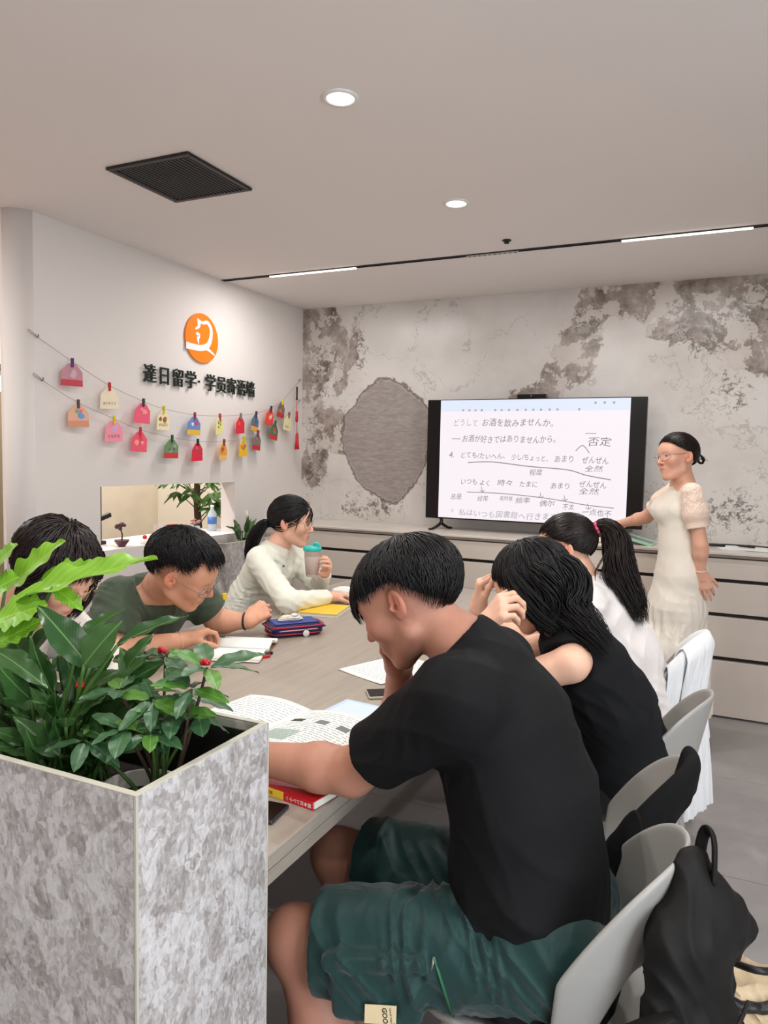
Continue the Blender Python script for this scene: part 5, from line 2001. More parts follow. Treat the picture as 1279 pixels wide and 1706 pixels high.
# ------------------------------------------------------------------ student with the ponytail
def ponytail_student():
    t = thing('person', 'student in a white top with a long dark ponytail and pink hair tie', 'person', (-0.30, 2.93, 0))
    skin = skin_material('skin_pale', (232, 182, 156))
    H = Head((-0.55, 2.82, 1.122), 188, -12, 0, 0.98)
    neck = (-0.490, 2.83, 1.01)
    shL, shR = (-0.445, 2.675, 0.935), (-0.45, 3.00, 0.935)
    elL, wrL = (-0.66, 2.66, 0.802), (-0.86, 2.80, 0.79)
    elR, wrR = (-0.67, 3.01, 0.802), (-0.84, 2.94, 0.79)
    F = Form((-1.06, 2.54, 0.68), (-0.26, 3.14, 1.25), 0.0042)
    sculpt_head(F, H, neck, 0.048, True)
    F.cone(neck, (-0.43, 2.835, 0.92), 0.052, 0.075, 0.04, wide=(0, 1, 0), ws=1.5)
    F.chain([(-0.43, 2.835, 0.92), (-0.36, 2.86, 0.80), (-0.33, 2.9, 0.70)], [0.07, 0.08, 0.08], 0.05, wide=(0, 1, 0), ws=1.4)
    limb_arm(F, shL, elL, wrL, (0.044, 0.037, 0.036, 0.023))
    limb_arm(F, shR, elR, wrR, (0.044, 0.037, 0.036, 0.023))
    sculpt_hand(F, wrL, (-0.9, 0.35, -0.05), (0, 0, 1), -1, [(0.3, 0.6, 0.4)] * 4, 0.95)
    sculpt_hand(F, wrR, (-0.9, -0.35, -0.05), (0, 0, 1), 1, [(0.3, 0.6, 0.4)] * 4, 0.95)
    top = cloth_material('white_jersey', (236, 230, 226), 0.85, 0.16, 10, 0.08)
    G = Form((-0.74, 2.52, 0.48), (-0.14, 3.18, 1.05), 0.006)
    G.chain([(-0.455, 2.833, 0.955), (-0.41, 2.84, 0.87), (-0.335, 2.88, 0.74), (-0.29, 2.93, 0.60), (-0.28, 2.94, 0.50)], [0.086, 0.110, 0.122, 0.126, 0.13], 0.05, wide=(0, 1, 0), ws=1.38)
    G.cone((-0.445, 2.71, 0.945), (-0.45, 2.965, 0.945), 0.062, 0.062, 0.05)
    for s0, e0 in ((shL, elL), (shR, elR)):
        a, b = A3(s0), A3(e0)
        G.cone(a, a + (b - a) * 0.62, 0.068, 0.058, 0.03)
    G.folds(0.005, [((0.4, 0.2, 1), 0.10, 0.9), ((1, 0.2, -0.5), 0.13, 0.8)], 31)
    for s0, e0 in ((shL, elL), (shR, elR)):
        a, b = A3(s0), A3(e0)
        dd = unit(b - a)
        q = a + (b - a) * 0.62
        G.cone(q, q + dd * 0.10, 0.12, 0.12, 0.004, 'cut', flat=True)
    up_ = unit(H.p(-0.03, 0, -0.045) - A3(neck))
    G.cone(A3(neck) + up_ * 0.008, A3(neck) + up_ * 0.16, 0.105, 0.105, 0.006, 'cut', flat=True)
    G.cone(A3(neck) + up_ * 0.10, A3(neck) - up_ * 0.01, 0.066, 0.056, 0.006, 'cut')
    form_obj('white_top', G, top, t, 2)
    F.shrink_under(G, 0.012)
    body = form_obj('body', F, skin, t)
    face_tint(body, H)
    brows_and_lashes(H, t, m_brow, False)
    trousers(t, (-0.30, 2.85, 0.54), (-0.30, 3.03, 0.54), (-0.73, 2.83, 0.53), (-0.73, 3.04, 0.53), (-0.66, 2.83, 0.09), (-0.66, 3.04, 0.09), cloth_material('pale_trouser', (206, 200, 194)))
    shoe(t, (-0.66, 2.83, 0.09), (-1, 0, 0))
    shoe(t, (-0.66, 3.04, 0.09), (-1, 0, 0))
    rnd = np.random.RandomState(13)
    sc = Scalp(H, (0.112, 0.086, 0.100), (-0.010, 0, 0.034), 15)
    line = hairline([(0, 82), (30, 83), (60, 90), (85, 93), (110, 112), (145, 122), (180, 126)])
    parts = [dome_cap(sc, line, 0.965, inner=0.90)]
    tie = (62, 180)
    P = gather_strands(sc, line, tie, 900, rnd)
    parts.append(ribbons(P, 0.003 + 0.002 * rnd.rand(900), 0.45, H.p(0, 0, 0.02), 0.5))
    T = sc.at(np.array(R(tie[0])), np.array(R(tie[1])), 1.03)
    tail = [T, T + np.array([0.035, 0.0, 0.008]), T + np.array([0.075, -0.005, -0.045]), (-0.345, 2.80, 1.04), (-0.295, 2.785, 0.94), (-0.265, 2.79, 0.86)]
    Pb = bundle(tail, 620, rnd, [0.020, 0.034, 0.052, 0.058, 0.050, 0.022], 18, 0.2, 0.35)
    parts.append(ribbons(Pb, 0.0032 + 0.002 * rnd.rand(620), 0.5, T + np.array([0.02, 0, -0.15])))
    for k in range(14):
        q = T + np.array([0.06, -0.03 - 0.03 * rnd.rand(), -0.06])
        e_ = q + np.array([-0.04 + 0.12 * rnd.rand(), -0.02 - 0.02 * rnd.rand(), -0.12 - 0.06 * rnd.rand()])
        m_ = (q + e_) / 2 + np.array([-0.03 * rnd.rand(), -0.02, -0.02])
        parts.append(ribbons(bundle([q, m_, e_], 4, rnd, [0.004, 0.004, 0.002], 12), 0.0018, 0.5, H.o))
    hair_obj(parts, m_hair_b, t)
    # pink hair tie
    ax = unit(T - H.p(-0.016, 0, 0.034))
    tm = MB()
    for k in range(7):
        a = 2 * PI * k / 7
        e1 = unit(np.cross(ax, (0, 0, 1)))
        e2 = np.cross(ax, e1)
        c = T + ax * 0.004 + (e1 * math.cos(a) + e2 * math.sin(a)) * 0.018
        tm.lathe([(0, -0.010), (0.008, -0.006), (0.011, 0), (0.008, 0.006), (0, 0.010)], c, 10, tuple(e1 * math.cos(a) + e2 * math.sin(a)))
    tie_o = tm.build('hair_tie', MAT('pink_scrunchie', (228, 92, 122), 0.7, var=0.12, vscale=90), t)
    glasses(H, 'dark thin spectacles worn by the ponytailed student', MAT('dark_frame', (38, 32, 32), 0.3), m_lens)
    return t


ponytail_student()


# ------------------------------------------------------------------ teacher
def teacher():
    t = thing('person', 'teacher in a cream puff-sleeved dress standing beside the television, one hand on the worktop', 'person', (-0.235, 4.14, 0))
    skin = skin_material('skin_warm', (226, 172, 146), (190, 96, 88))
    H = Head((-0.252, 4.092, 1.478), 219, 0, -8, 1.0)
    neck = (-0.225, 4.125, 1.358)
    shL, shR = (-0.170, 4.005, 1.300), (-0.270, 4.265, 1.300)
    elL, wrL = (-0.118, 3.985, 1.045), (-0.112, 4.015, 0.905)
    elR, wrR = (-0.42, 4.385, 1.145), (-0.578, 4.505, 1.088)
    lat = unit((0.36, -0.93, 0))
    F = Form((-0.80, 3.86, 0.72), (0.02, 4.68, 1.62), 0.0042)
    sculpt_head(F, H, neck, 0.046, True, True)
    F.cone(neck, (-0.215, 4.13, 1.30), 0.048, 0.06, 0.03, wide=lat, ws=1.6)
    F.chain([(-0.215, 4.13, 1.28), (-0.225, 4.13, 1.1), (-0.215, 4.13, 0.92)], [0.07, 0.07, 0.09], 0.05, wide=lat, ws=1.3)
    F.cone(shL, shR, 0.035, 0.035, 0.03)
    limb_arm(F, shL, elL, wrL, (0.039, 0.033, 0.033, 0.0215))
    limb_arm(F, shR, elR, wrR, (0.040, 0.035, 0.034, 0.0215))
    sculpt_hand(F, wrL, (0.30, 0.10, -0.95), (0.1, -0.95, 0.0), -1, [(0.35, 0.3, 0.2), (0.15, 0.2, 0.15), (0.1, 0.2, 0.1), (0.1, 0.2, 0.1)], 0.92, 0.10, (0.6, 0.3, 0.3))
    sculpt_hand(F, wrR, (-0.62, 0.10, -0.55), (-0.3, -0.1, 0.9), -1, [(0.35, 0.4, 0.3), (0.3, 0.4, 0.3), (0.3, 0.45, 0.3), (0.35, 0.5, 0.3)], 0.92, 0.14, (0.5, 0.5, 0.3))
    dress = cloth_material('cream_cotton', (238, 230, 216), 0.8, 0.14, 14, 0.08, 0.03, 0.2, stretch=(1, 1, 0.3))
    G = Form((-0.60, 3.76, 0.12), (0.14, 4.50, 1.40), 0.006)
    G.chain([(-0.212, 4.132, 1.305), (-0.240, 4.130, 1.215), (-0.232, 4.13, 1.09), (-0.222, 4.13, 1.00), (-0.210, 4.13, 0.88)], [0.062, 0.092, 0.084, 0.092, 0.118], 0.05, wide=lat, ws=1.28)
    G.cone((-0.30, 4.075, 1.205), (-0.33, 4.16, 1.205), 0.052, 0.052, 0.045)
    G.cone((-0.182, 4.035, 1.308), (-0.258, 4.235, 1.308), 0.046, 0.046, 0.03)
    G.chain([(-0.210, 4.13, 0.88), (-0.222, 4.13, 0.70), (-0.235, 4.13, 0.48), (-0.240, 4.13, 0.18)], [0.118, 0.140, 0.172, 0.215], 0.05, wide=lat, ws=1.15)
    G.cone(A3(neck) + np.array([-0.006, -0.006, 0.03]), (-0.215, 4.13, 1.29), 0.051, 0.070, 0.03)
    G.folds(0.003, [((0.3, 0.2, 1), 0.12, 0.7), ((1, 0.4, -0.3), 0.16, 0.6)], 41)
    G.folds(0.020, [((1.0, 0.55, 0.02), 0.075, 1.0), ((0.6, -1.0, 0.0), 0.085, 1.0)], 42, ((-0.60, 3.72, -0.3), (0.16, 4.54, 0.80)))
    up_ = unit(H.p(-0.03, 0, -0.045) - A3(neck))
    G.cone(A3(neck) + up_ * 0.034, A3(neck) + up_ * 0.16, 0.105, 0.105, 0.004, 'cut', flat=True)
    G.plane((0, 0, 0.16), (0, 0, -1))
    dr = form_obj('dress', G, dress, t, 2)
    slv = cloth_material('sheer_sleeve', (236, 212, 194), 0.75, 0.3, 30, 0.05, 0.04, 0.3)
    for (s0, e0, tag_) in ((shL, elL, 1), (shR, elR, 0)):
        a, b = A3(s0), A3(e0)
        dd = unit(b - a)
        S2 = Form(np.minimum(a, b) - 0.12, np.maximum(a, b) + 0.12, 0.005)
        S2.cone(a - dd * 0.005, a + dd * 0.10, 0.052, 0.066, 0.02)
        S2.cone(a + dd * 0.115, a + dd * 0.118, 0.052, 0.050, 0.012)
        S2.cone(a + dd * 0.12, a + dd * 0.175, 0.046, 0.056, 0.008, flat=True)
        S2.folds(0.006, [((1, 0.8, 0), 0.022, 1.0), ((-0.8, 1, 0.1), 0.03, 0.8)], 7, (a - 0.11, a + 0.11))
        S2.cone(a + dd * 0.13, a + dd * 0.25, 0.040, 0.050, 0.004, 'cut')
        form_obj('puff_sleeve', S2, slv, t, 1)
    F.shrink_under(G, 0.012)
    body = form_obj('body', F, skin, t)
    face_tint(body, H, 0.3)
    brows_and_lashes(H, t, m_brow, False)
    eyes(H, t, m_eye, m_iris)
    # bodice seam, waist seam and tier seam
    rnd = np.random.RandomState(17)
    sc = Scalp(H, (0.110, 0.083, 0.097), (-0.008, 0, 0.036), 12)
    line = hairline([(0, 73), (28, 77), (58, 88), (85, 95), (110, 114), (145, 122), (180, 126)])
    parts = [dome_cap(sc, line, 0.975, inner=0.945)]
    P = gather_strands(sc, line, (98, 180), 900, rnd, (0.98, 1.02))
    parts.append(ribbons(P, 0.003 + 0.002 * rnd.rand(900), 0.45, H.p(0, 0, 0.02), 0.5))
    B0 = sc.at(np.array(R(100)), np.array(R(180)), 1.08)
    for k in range(60):
        a = rnd.rand() * 6.28
        e1, e2 = H.l, unit(H.u + 0.4 * H.f)
        q = [B0 + (e1 * math.cos(a + w) + e2 * math.sin(a + w)) * (0.020 + 0.006 * rnd.rand()) - H.f * (0.008 + 0.014 * rnd.rand()) for w in np.linspace(0, 2.6, 6)]
        parts.append(ribbons(bundle(q, 3, rnd, [0.002, 0.004, 0.002], 10), 0.0035, 0.5, B0))
    for k in range(5):
        q = [B0, B0 - H.f * (0.035 + 0.01 * k * rnd.rand()) + H.u * 0.02 * (rnd.rand() - .3), B0 - H.f * (0.03 + 0.02 * rnd.rand()) - H.u * (0.03 * rnd.rand())]
        parts.append(ribbons(bundle(q, 2, rnd, [0.001, 0.002, 0.001], 10), 0.0016, 0.5, B0))
    hair_obj(parts, m_hair_b, t)
    shoe(t, (-0.16, 4.05, 0.085), (-1, -0.35, 0), MAT('beige_flat', (214, 196, 172), 0.5))
    shoe(t, (-0.22, 4.21, 0.085), (-1, -0.35, 0), MAT('beige_flat', (214, 196, 172), 0.5))
    trl = Form((-0.36, 3.94, 0.06), (-0.06, 4.32, 0.5), 0.008)
    for (x, y) in ((-0.16, 4.05), (-0.22, 4.21)):
        trl.cone((x, y, 0.09), (x - 0.01, y, 0.36), 0.036, 0.052, 0.02)
    form_obj('calves', trl, skin, t)
    glasses(H, 'thin rimless-looking spectacles worn by the teacher', m_wire_s, m_lens)
    br = thing('bracelet', 'thin pale bracelet on the teacher\'s wrist', 'bracelet', (-0.112, 4.01, 0.925))
    wd = unit(A3(wrL) - A3(elL))
    c = A3(wrL) - wd * 0.012
    e1 = unit(np.cross(wd, (0, 1, 0)))
    e2 = np.cross(wd, e1)
    MB().tube([c + (e1 * math.cos(a) + e2 * math.sin(a)) * 0.0275 for a in np.linspace(0, 2 * PI, 25)], 0.0028, 8, caps=False).build('band', MAT('pale_jade', (236, 214, 196), 0.25), br)
    MB().lathe([(0, -0.005), (0.0045, -0.003), (0.005, 0), (0.0045, 0.003), (0, 0.005)], c - e2 * 0.029, 10).build('charm', m_wire, br)
    return t


teacher()


# ------------------------------------------------------------------ student in the cream cardigan
def cardigan_student():
    t = thing('person', 'student with a black ponytail in a cream white cardigan, holding a lidded cup', 'person', (-2.16, 3.07, 0))
    skin = skin_material('skin_fair_b', (230, 180, 154))
    H = Head((-1.951, 3.094, 1.123), 18, -7, 0, 1.0)
    neck = (-2.015, 3.085, 1.008)
    shR, shL = (-2.025, 2.925, 0.948), (-2.035, 3.255, 0.948)
    elR, wrR = (-1.745, 2.755, 0.803), (-1.675, 3.00, 0.795)
    elL, wrL = (-1.850, 3.185, 0.803), (-1.742, 3.075, 0.895)
    F = Form((-2.20, 2.66, 0.70), (-1.54, 3.38, 1.25), 0.0042)
    sculpt_head(F, H, neck, 0.047, True)
    F.cone(neck, (-2.04, 3.085, 0.93), 0.05, 0.07, 0.03, wide=(0, 1, 0), ws=1.5)
    F.cone(shL, shR, 0.034, 0.034, 0.03)
    limb_arm(F, shR, elR, wrR, (0.040, 0.034, 0.033, 0.022))
    limb_arm(F, shL, elL, wrL, (0.040, 0.034, 0.033, 0.022))
    sculpt_hand(F, wrR, (0.1, 0.98, -0.05), (0.05, 0, 1), 1, [(0.3, 0.5, 0.3)] * 4, 0.93)
    # left hand closes round the cup at (-1.760, 2.990)
    sculpt_hand(F, wrL, (0.55, -0.55, 0.60), (0.80, 0.60, 0.0), -1, [(0.45, 0.9, 0.6), (0.5, 0.9, 0.6), (0.5, 0.9, 0.6), (0.55, 0.9, 0.6)], 0.93, 0.12, (0.6, 0.6, 0.3))
    knit = cloth_material('cream_rib_knit', (234, 236, 222), 0.85, 0.22, 9, 0.2, 0.04, 0.3)
    G = Form((-2.36, 2.62, 0.50), (-1.60, 3.42, 1.08), 0.0055)
    G.chain([(-2.03, 3.085, 0.965), (-2.07, 3.085, 0.87), (-2.14, 3.08, 0.74), (-2.18, 3.07, 0.62), (-2.19, 3.07, 0.52)], [0.080, 0.106, 0.115, 0.122, 0.128], 0.05, wide=(0, 1, 0), ws=1.38)
    G.cone((-2.03, 2.955, 0.957), (-2.035, 3.225, 0.957), 0.056, 0.056, 0.04)
    for s0, e0, w0 in ((shR, elR, wrR), (shL, elL, wrL)):
        a, b, c = A3(s0), A3(e0), A3(w0)
        G.cone(a, b, 0.062, 0.052, 0.03)
        G.cone(b, c - unit(c - b) * 0.01, 0.052, 0.036, 0.02)
    G.folds(0.0045, [((0.4, 0.2, 1), 0.07, 1.0), ((1, 0.3, -0.5), 0.09, 0.8)], 51)
    G.folds(0.007, [((0.3, 0.1, 1), 0.045, 1.0)], 52, ((-2.34, 2.85, 0.58), (-2.0, 3.2, 0.88)))
    for e0, w0 in ((elR, wrR), (elL, wrL)):
        dd = unit(A3(w0) - A3(e0))
        G.cone(A3(w0) - dd * 0.012, A3(w0) + dd * 0.06, 0.07, 0.07, 0.003, 'cut', flat=True)
    up_ = unit(H.p(-0.03, 0, -0.045) - A3(neck))
    G.cone(A3(neck) + up_ * 0.022, A3(neck) + up_ * 0.16, 0.105, 0.105, 0.006, 'cut', flat=True)
    G.cone(A3(neck) + up_ * 0.10, A3(neck) - up_ * 0.01, 0.070, 0.056, 0.006, 'cut')
    G.cone((-1.90, 3.10, 1.02), (-1.955, 3.10, 0.90), 0.055, 0.018, 0.01, 'cut')
    form_obj('cardigan', G, knit, t, 2)
    F.shrink_under(G, 0.010)
    body = form_obj('body', F, skin, t)
    face_tint(body, H, 0.2)
    brows_and_lashes(H, t, m_brow, True)
    # buttons down the front edge
    for k, z in enumerate((0.915, 0.865, 0.82)):
        x = -1.955 - 0.012 * k
        MB().lathe([(0, 0.003), (0.005, 0.002), (0.006, 0)], (x + 0.012, 3.02 + 0.01 * k, z), 12, (1, -0.5, 0.1)).build('button', MAT('shell_button', (90, 92, 96), 0.3), t)
    trousers(t, (-2.20, 3.16, 0.54), (-2.20, 2.98, 0.54), (-1.78, 3.18, 0.53), (-1.78, 2.96, 0.53), (-1.86, 3.18, 0.09), (-1.86, 2.96, 0.09), cloth_material('grey_trouser', (96, 92, 92)))
    shoe(t, (-1.86, 3.18, 0.09), (1, 0, 0))
    shoe(t, (-1.86, 2.96, 0.09), (1, 0, 0))
    rnd = np.random.RandomState(19)
    sc = Scalp(H, (0.112, 0.085, 0.100), (-0.009, 0, 0.034), 12)
    line = hairline([(0, 74), (30, 77), (58, 83), (85, 90), (110, 112), (145, 120), (180, 124)])
    parts = [dome_cap(sc, line, 0.965, inner=0.91)]
    tie = (112, 180)
    P = gather_strands(sc, line, tie, 900, rnd)
    parts.append(ribbons(P, 0.003 + 0.002 * rnd.rand(900), 0.45, H.p(0, 0, 0.02), 0.5))
    T = sc.at(np.array(R(tie[0])), np.array(R(tie[1])), 1.03)
    tail = [T, T + np.array([-0.03, -0.008, -0.005]), T + np.array([-0.07, -0.015, -0.055]), T + np.array([-0.10, -0.02, -0.13]), T + np.array([-0.115, -0.02, -0.22])]
    Pb = bundle(tail, 380, rnd, [0.016, 0.026, 0.034, 0.030, 0.012], 16, 0.2, 0.2)
    parts.append(ribbons(Pb, 0.003 + 0.002 * rnd.rand(380), 0.5, T + np.array([0.05, 0, -0.1])))
    # wisps before the ear
    for e in (1, -1):
        Pw = bundle([H.p(0.055, e * 0.070, 0.05), H.p(0.05, e * 0.079, 0.0), H.p(0.040, e * 0.070, -0.045)], 6, rnd, [0.004, 0.003, 0.001], 10)
        parts.append(ribbons(Pw, 0.0013, 0.5, H.o))
    hair_obj(parts, m_hair, t)
    glasses(H, 'thin gold-rimmed spectacles worn by the student in the cream cardigan', m_wire, m_lens)
    return t


cardigan_student()


# ------------------------------------------------------------------ student in the green T-shirt
def green_student():
    t = thing('person', 'student in an olive green T-shirt and spectacles bent low over his open book', 'person', (-2.15, 2.04, 0))
    skin = skin_material('skin_tan_b', (222, 164, 134))
    H = Head((-1.649, 1.95, 1.055), 25, -30, -16, 1.05)
    neck = (-1.785, 2.01, 0.985)
    shR, shL = (-1.862, 1.865, 0.945), (-1.835, 2.205, 0.935)
    elR, wrR = (-1.775, 1.755, 0.803), (-1.690, 1.985, 0.805)
    elL, wrL = (-1.775, 2.290, 0.803), (-1.660, 2.330, 0.810)
    F = Form((-2.06, 1.60, 0.70), (-1.44, 2.52, 1.24), 0.004)
    sculpt_head(F, H, neck, 0.056)
    F.cone(neck, (-1.86, 2.03, 0.91), 0.058, 0.08, 0.04, wide=(0, 1, 0), ws=1.5)
    F.cone(shL, shR, 0.044, 0.044, 0.04)
    limb_arm(F, shR, elR, wrR, (0.050, 0.045, 0.044, 0.029))
    limb_arm(F, shL, elL, wrL, (0.050, 0.044, 0.042, 0.028))
    sculpt_hand(F, wrR, (0.30, 0.92, 0.18), (-0.30, -0.25, 0.9), 1, [(0.55, 0.9, 0.5), (0.6, 1.0, 0.5), (0.7, 1.0, 0.5), (0.8, 1.0, 0.5)], 1.0, 0.08, (0.5, 0.6, 0.5))
    sculpt_hand(F, wrL, (0.30, 0.75, 0.40), (0.45, -0.62, 0.62), -1, [(0.8, 1.0, 0.5), (0.8, 1.0, 0.5), (0.85, 1.0, 0.5), (0.9, 1.0, 0.5)], 1.0, 0.08, (0.5, 0.5, 0.5))
    tee = cloth_material('olive_jersey', (70, 82, 66), 0.85, 0.25, 11, 0.12)
    G = Form((-2.40, 1.58, 0.48), (-1.60, 2.48, 1.06), 0.0055)
    G.chain([(-1.835, 2.02, 0.935), (-1.90, 2.03, 0.87), (-2.02, 2.04, 0.76), (-2.12, 2.04, 0.63), (-2.16, 2.04, 0.50)], [0.088, 0.120, 0.135, 0.138, 0.14], 0.05, wide=(0, 1, 0), ws=1.36)
    G.cone((-1.86, 1.89, 0.948), (-1.845, 2.175, 0.940), 0.070, 0.070, 0.05)
    for s0, e0, q_ in ((shR, elR, 0.80), (shL, elL, 0.72)):
        a, b = A3(s0), A3(e0)
        G.cone(a, a + (b - a) * q_, 0.085, 0.074, 0.035)
    G.folds(0.005, [((0.6, 0.2, 1), 0.09, 0.9), ((1, 0.4, -0.5), 0.12, 0.8), ((0.3, 1, 0.4), 0.10, 0.6)], 61)
    G.folds(0.007, [((0.2, 0.9, 0.8), 0.06, 1.0)], 62, ((-2.0, 1.7, 0.84), (-1.72, 2.05, 1.04)))
    for s0, e0, q_ in ((shR, elR, 0.80), (shL, elL, 0.72)):
        a, b = A3(s0), A3(e0)
        dd = unit(b - a)
        q = a + (b - a) * q_
        G.cone(q, q + dd * 0.12, 0.15, 0.15, 0.004, 'cut', flat=True)
        G.cone(q - dd * 0.04, q + dd * 0.05, 0.050, 0.068, 0.004, 'cut')
    up_ = unit(H.p(-0.03, 0, -0.045) - A3(neck))
    G.cone(A3(neck) + up_ * 0.018, A3(neck) + up_ * 0.16, 0.105, 0.105, 0.006, 'cut', flat=True)
    G.cone(A3(neck) + up_ * 0.12, A3(neck) - up_ * 0.012, 0.086, 0.066, 0.006, 'cut')
    form_obj('green_tshirt', G, tee, t, 2)
    F.shrink_under(G, 0.012)
    body = form_obj('body', F, skin, t)
    face_tint(body, H)
    brows_and_lashes(H, t, m_brow, True)
    sp = MB()
    pt, pn = Vector(A3(shL) + (A3(elL) - A3(shL)) * 0.62) + Vector((0.05, 0.04, 0.05)), None
    sp.box((pt.x - 0.006, pt.y - 0.012, pt.z - 0.012), (pt.x + 0.006, pt.y + 0.012, pt.z + 0.012), 0.002)
    sp.build('sleeve_badge', MAT('yellow_badge', (224, 192, 40), 0.6), t)
    trousers(t, (-2.16, 2.13, 0.54), (-2.16, 1.95, 0.54), (-1.74, 2.17, 0.53), (-1.74, 1.92, 0.53), (-1.80, 2.17, 0.09), (-1.80, 1.92, 0.09), cloth_material('black_trouser_b', (28, 28, 30)))
    shoe(t, (-1.80, 2.17, 0.09), (1, 0, 0))
    shoe(t, (-1.80, 1.92, 0.09), (1, 0, 0))
    rnd = np.random.RandomState(23)
    sc = Scalp(H, (0.117, 0.093, 0.102), (-0.018, 0, 0.036), 22)
    line = hairline([(0, 70), (25, 72), (45, 79), (60, 95), (72, 96), (82, 88), (98, 90), (115, 106), (140, 118), (180, 126)])
    parts = [dome_cap(sc, lambda q: line(q) * 0.90, 0.965, inner=0.87)]
    P = dome_strands(sc, line, 2200, rnd, (0.97, 1.05), (0.02, 0.72), 0.6, (0.76, 1.04), 9, 0.006, 0.03)
    parts.append(ribbons(P, 0.002 + 0.002 * rnd.rand(len(P)), 0.5, H.p(0, 0, 0.02)))
    n = 160                                            # brushed-up fringe
    ps = (rnd.rand(n) - 0.5) * 1.5
    tt = np.linspace(0, 1, 8)[None, :]
    th = R(25) + (R(78) + R(14) * rnd.rand(n)[:, None] - R(25)) * tt
    kk = 1.02 + 0.05 * rnd.rand(n)[:, None] + 0.10 * tt ** 2
    Pf = sc.at(th, ps[:, None] * (1 - 0.2 * tt), kk + 0 * th) + (rnd.rand(n, 8, 3) - .5) * 0.006
    parts.append(ribbons(Pf, 0.0035 + 0.002 * rnd.rand(n), 0.5, H.p(0, 0, 0.02)))
    hair_obj(parts, m_hair, t)
    glasses(H, 'thin silver spectacles worn by the student in the green T-shirt', m_wire_s, m_lens, drop=0.006)
    # cord necklace, bracelet and wrist band
    nl = thing('cord_necklace', 'black cord necklace of the student in green', 'necklace', tuple(neck))
    c = A3(neck) + up_ * 0.014
    e1 = unit(np.cross(up_, (0, 1, 0)))
    e2 = np.cross(up_, e1)
    MB().tube([c + (e1 * math.cos(a) + e2 * math.sin(a)) * 0.0655 - up_ * 0.02 * max(0, math.cos(a) * (1 if e1[0] > 0 else -1)) for a in np.linspace(0, 2 * PI, 33)], 0.0020, 6, caps=False).build('cord', m_black, nl)
    for (w0, e0, mt_, lab, nm) in ((wrR, elR, MAT('pale_beads', (222, 200, 170), 0.4), 'fine pale bead bracelet on the wrist of the student in green', 'bead_bracelet'), (wrL, elL, m_black, 'black wrist band of the student in green', 'wrist_band')):
        dd = unit(A3(w0) - A3(e0))
        c = A3(w0) - dd * 0.010
        e1 = unit(np.cross(dd, (0, 0, 1)))
        e2 = np.cross(dd, e1)
        b_ = thing(nm, lab, 'bracelet', tuple(c))
        MB().tube([c + (e1 * math.cos(a) + e2 * math.sin(a)) * 0.0315 for a in np.linspace(0, 2 * PI, 29)], 0.0020 if nm == 'bead_bracelet' else 0.004, 8, caps=False).build('band', mt_, b_)
        MB().lathe([(0, -0.004), (0.004, 0), (0, 0.004)], c + e2 * 0.0325, 10).build('clasp', m_steel, b_)
    return t


green_student()


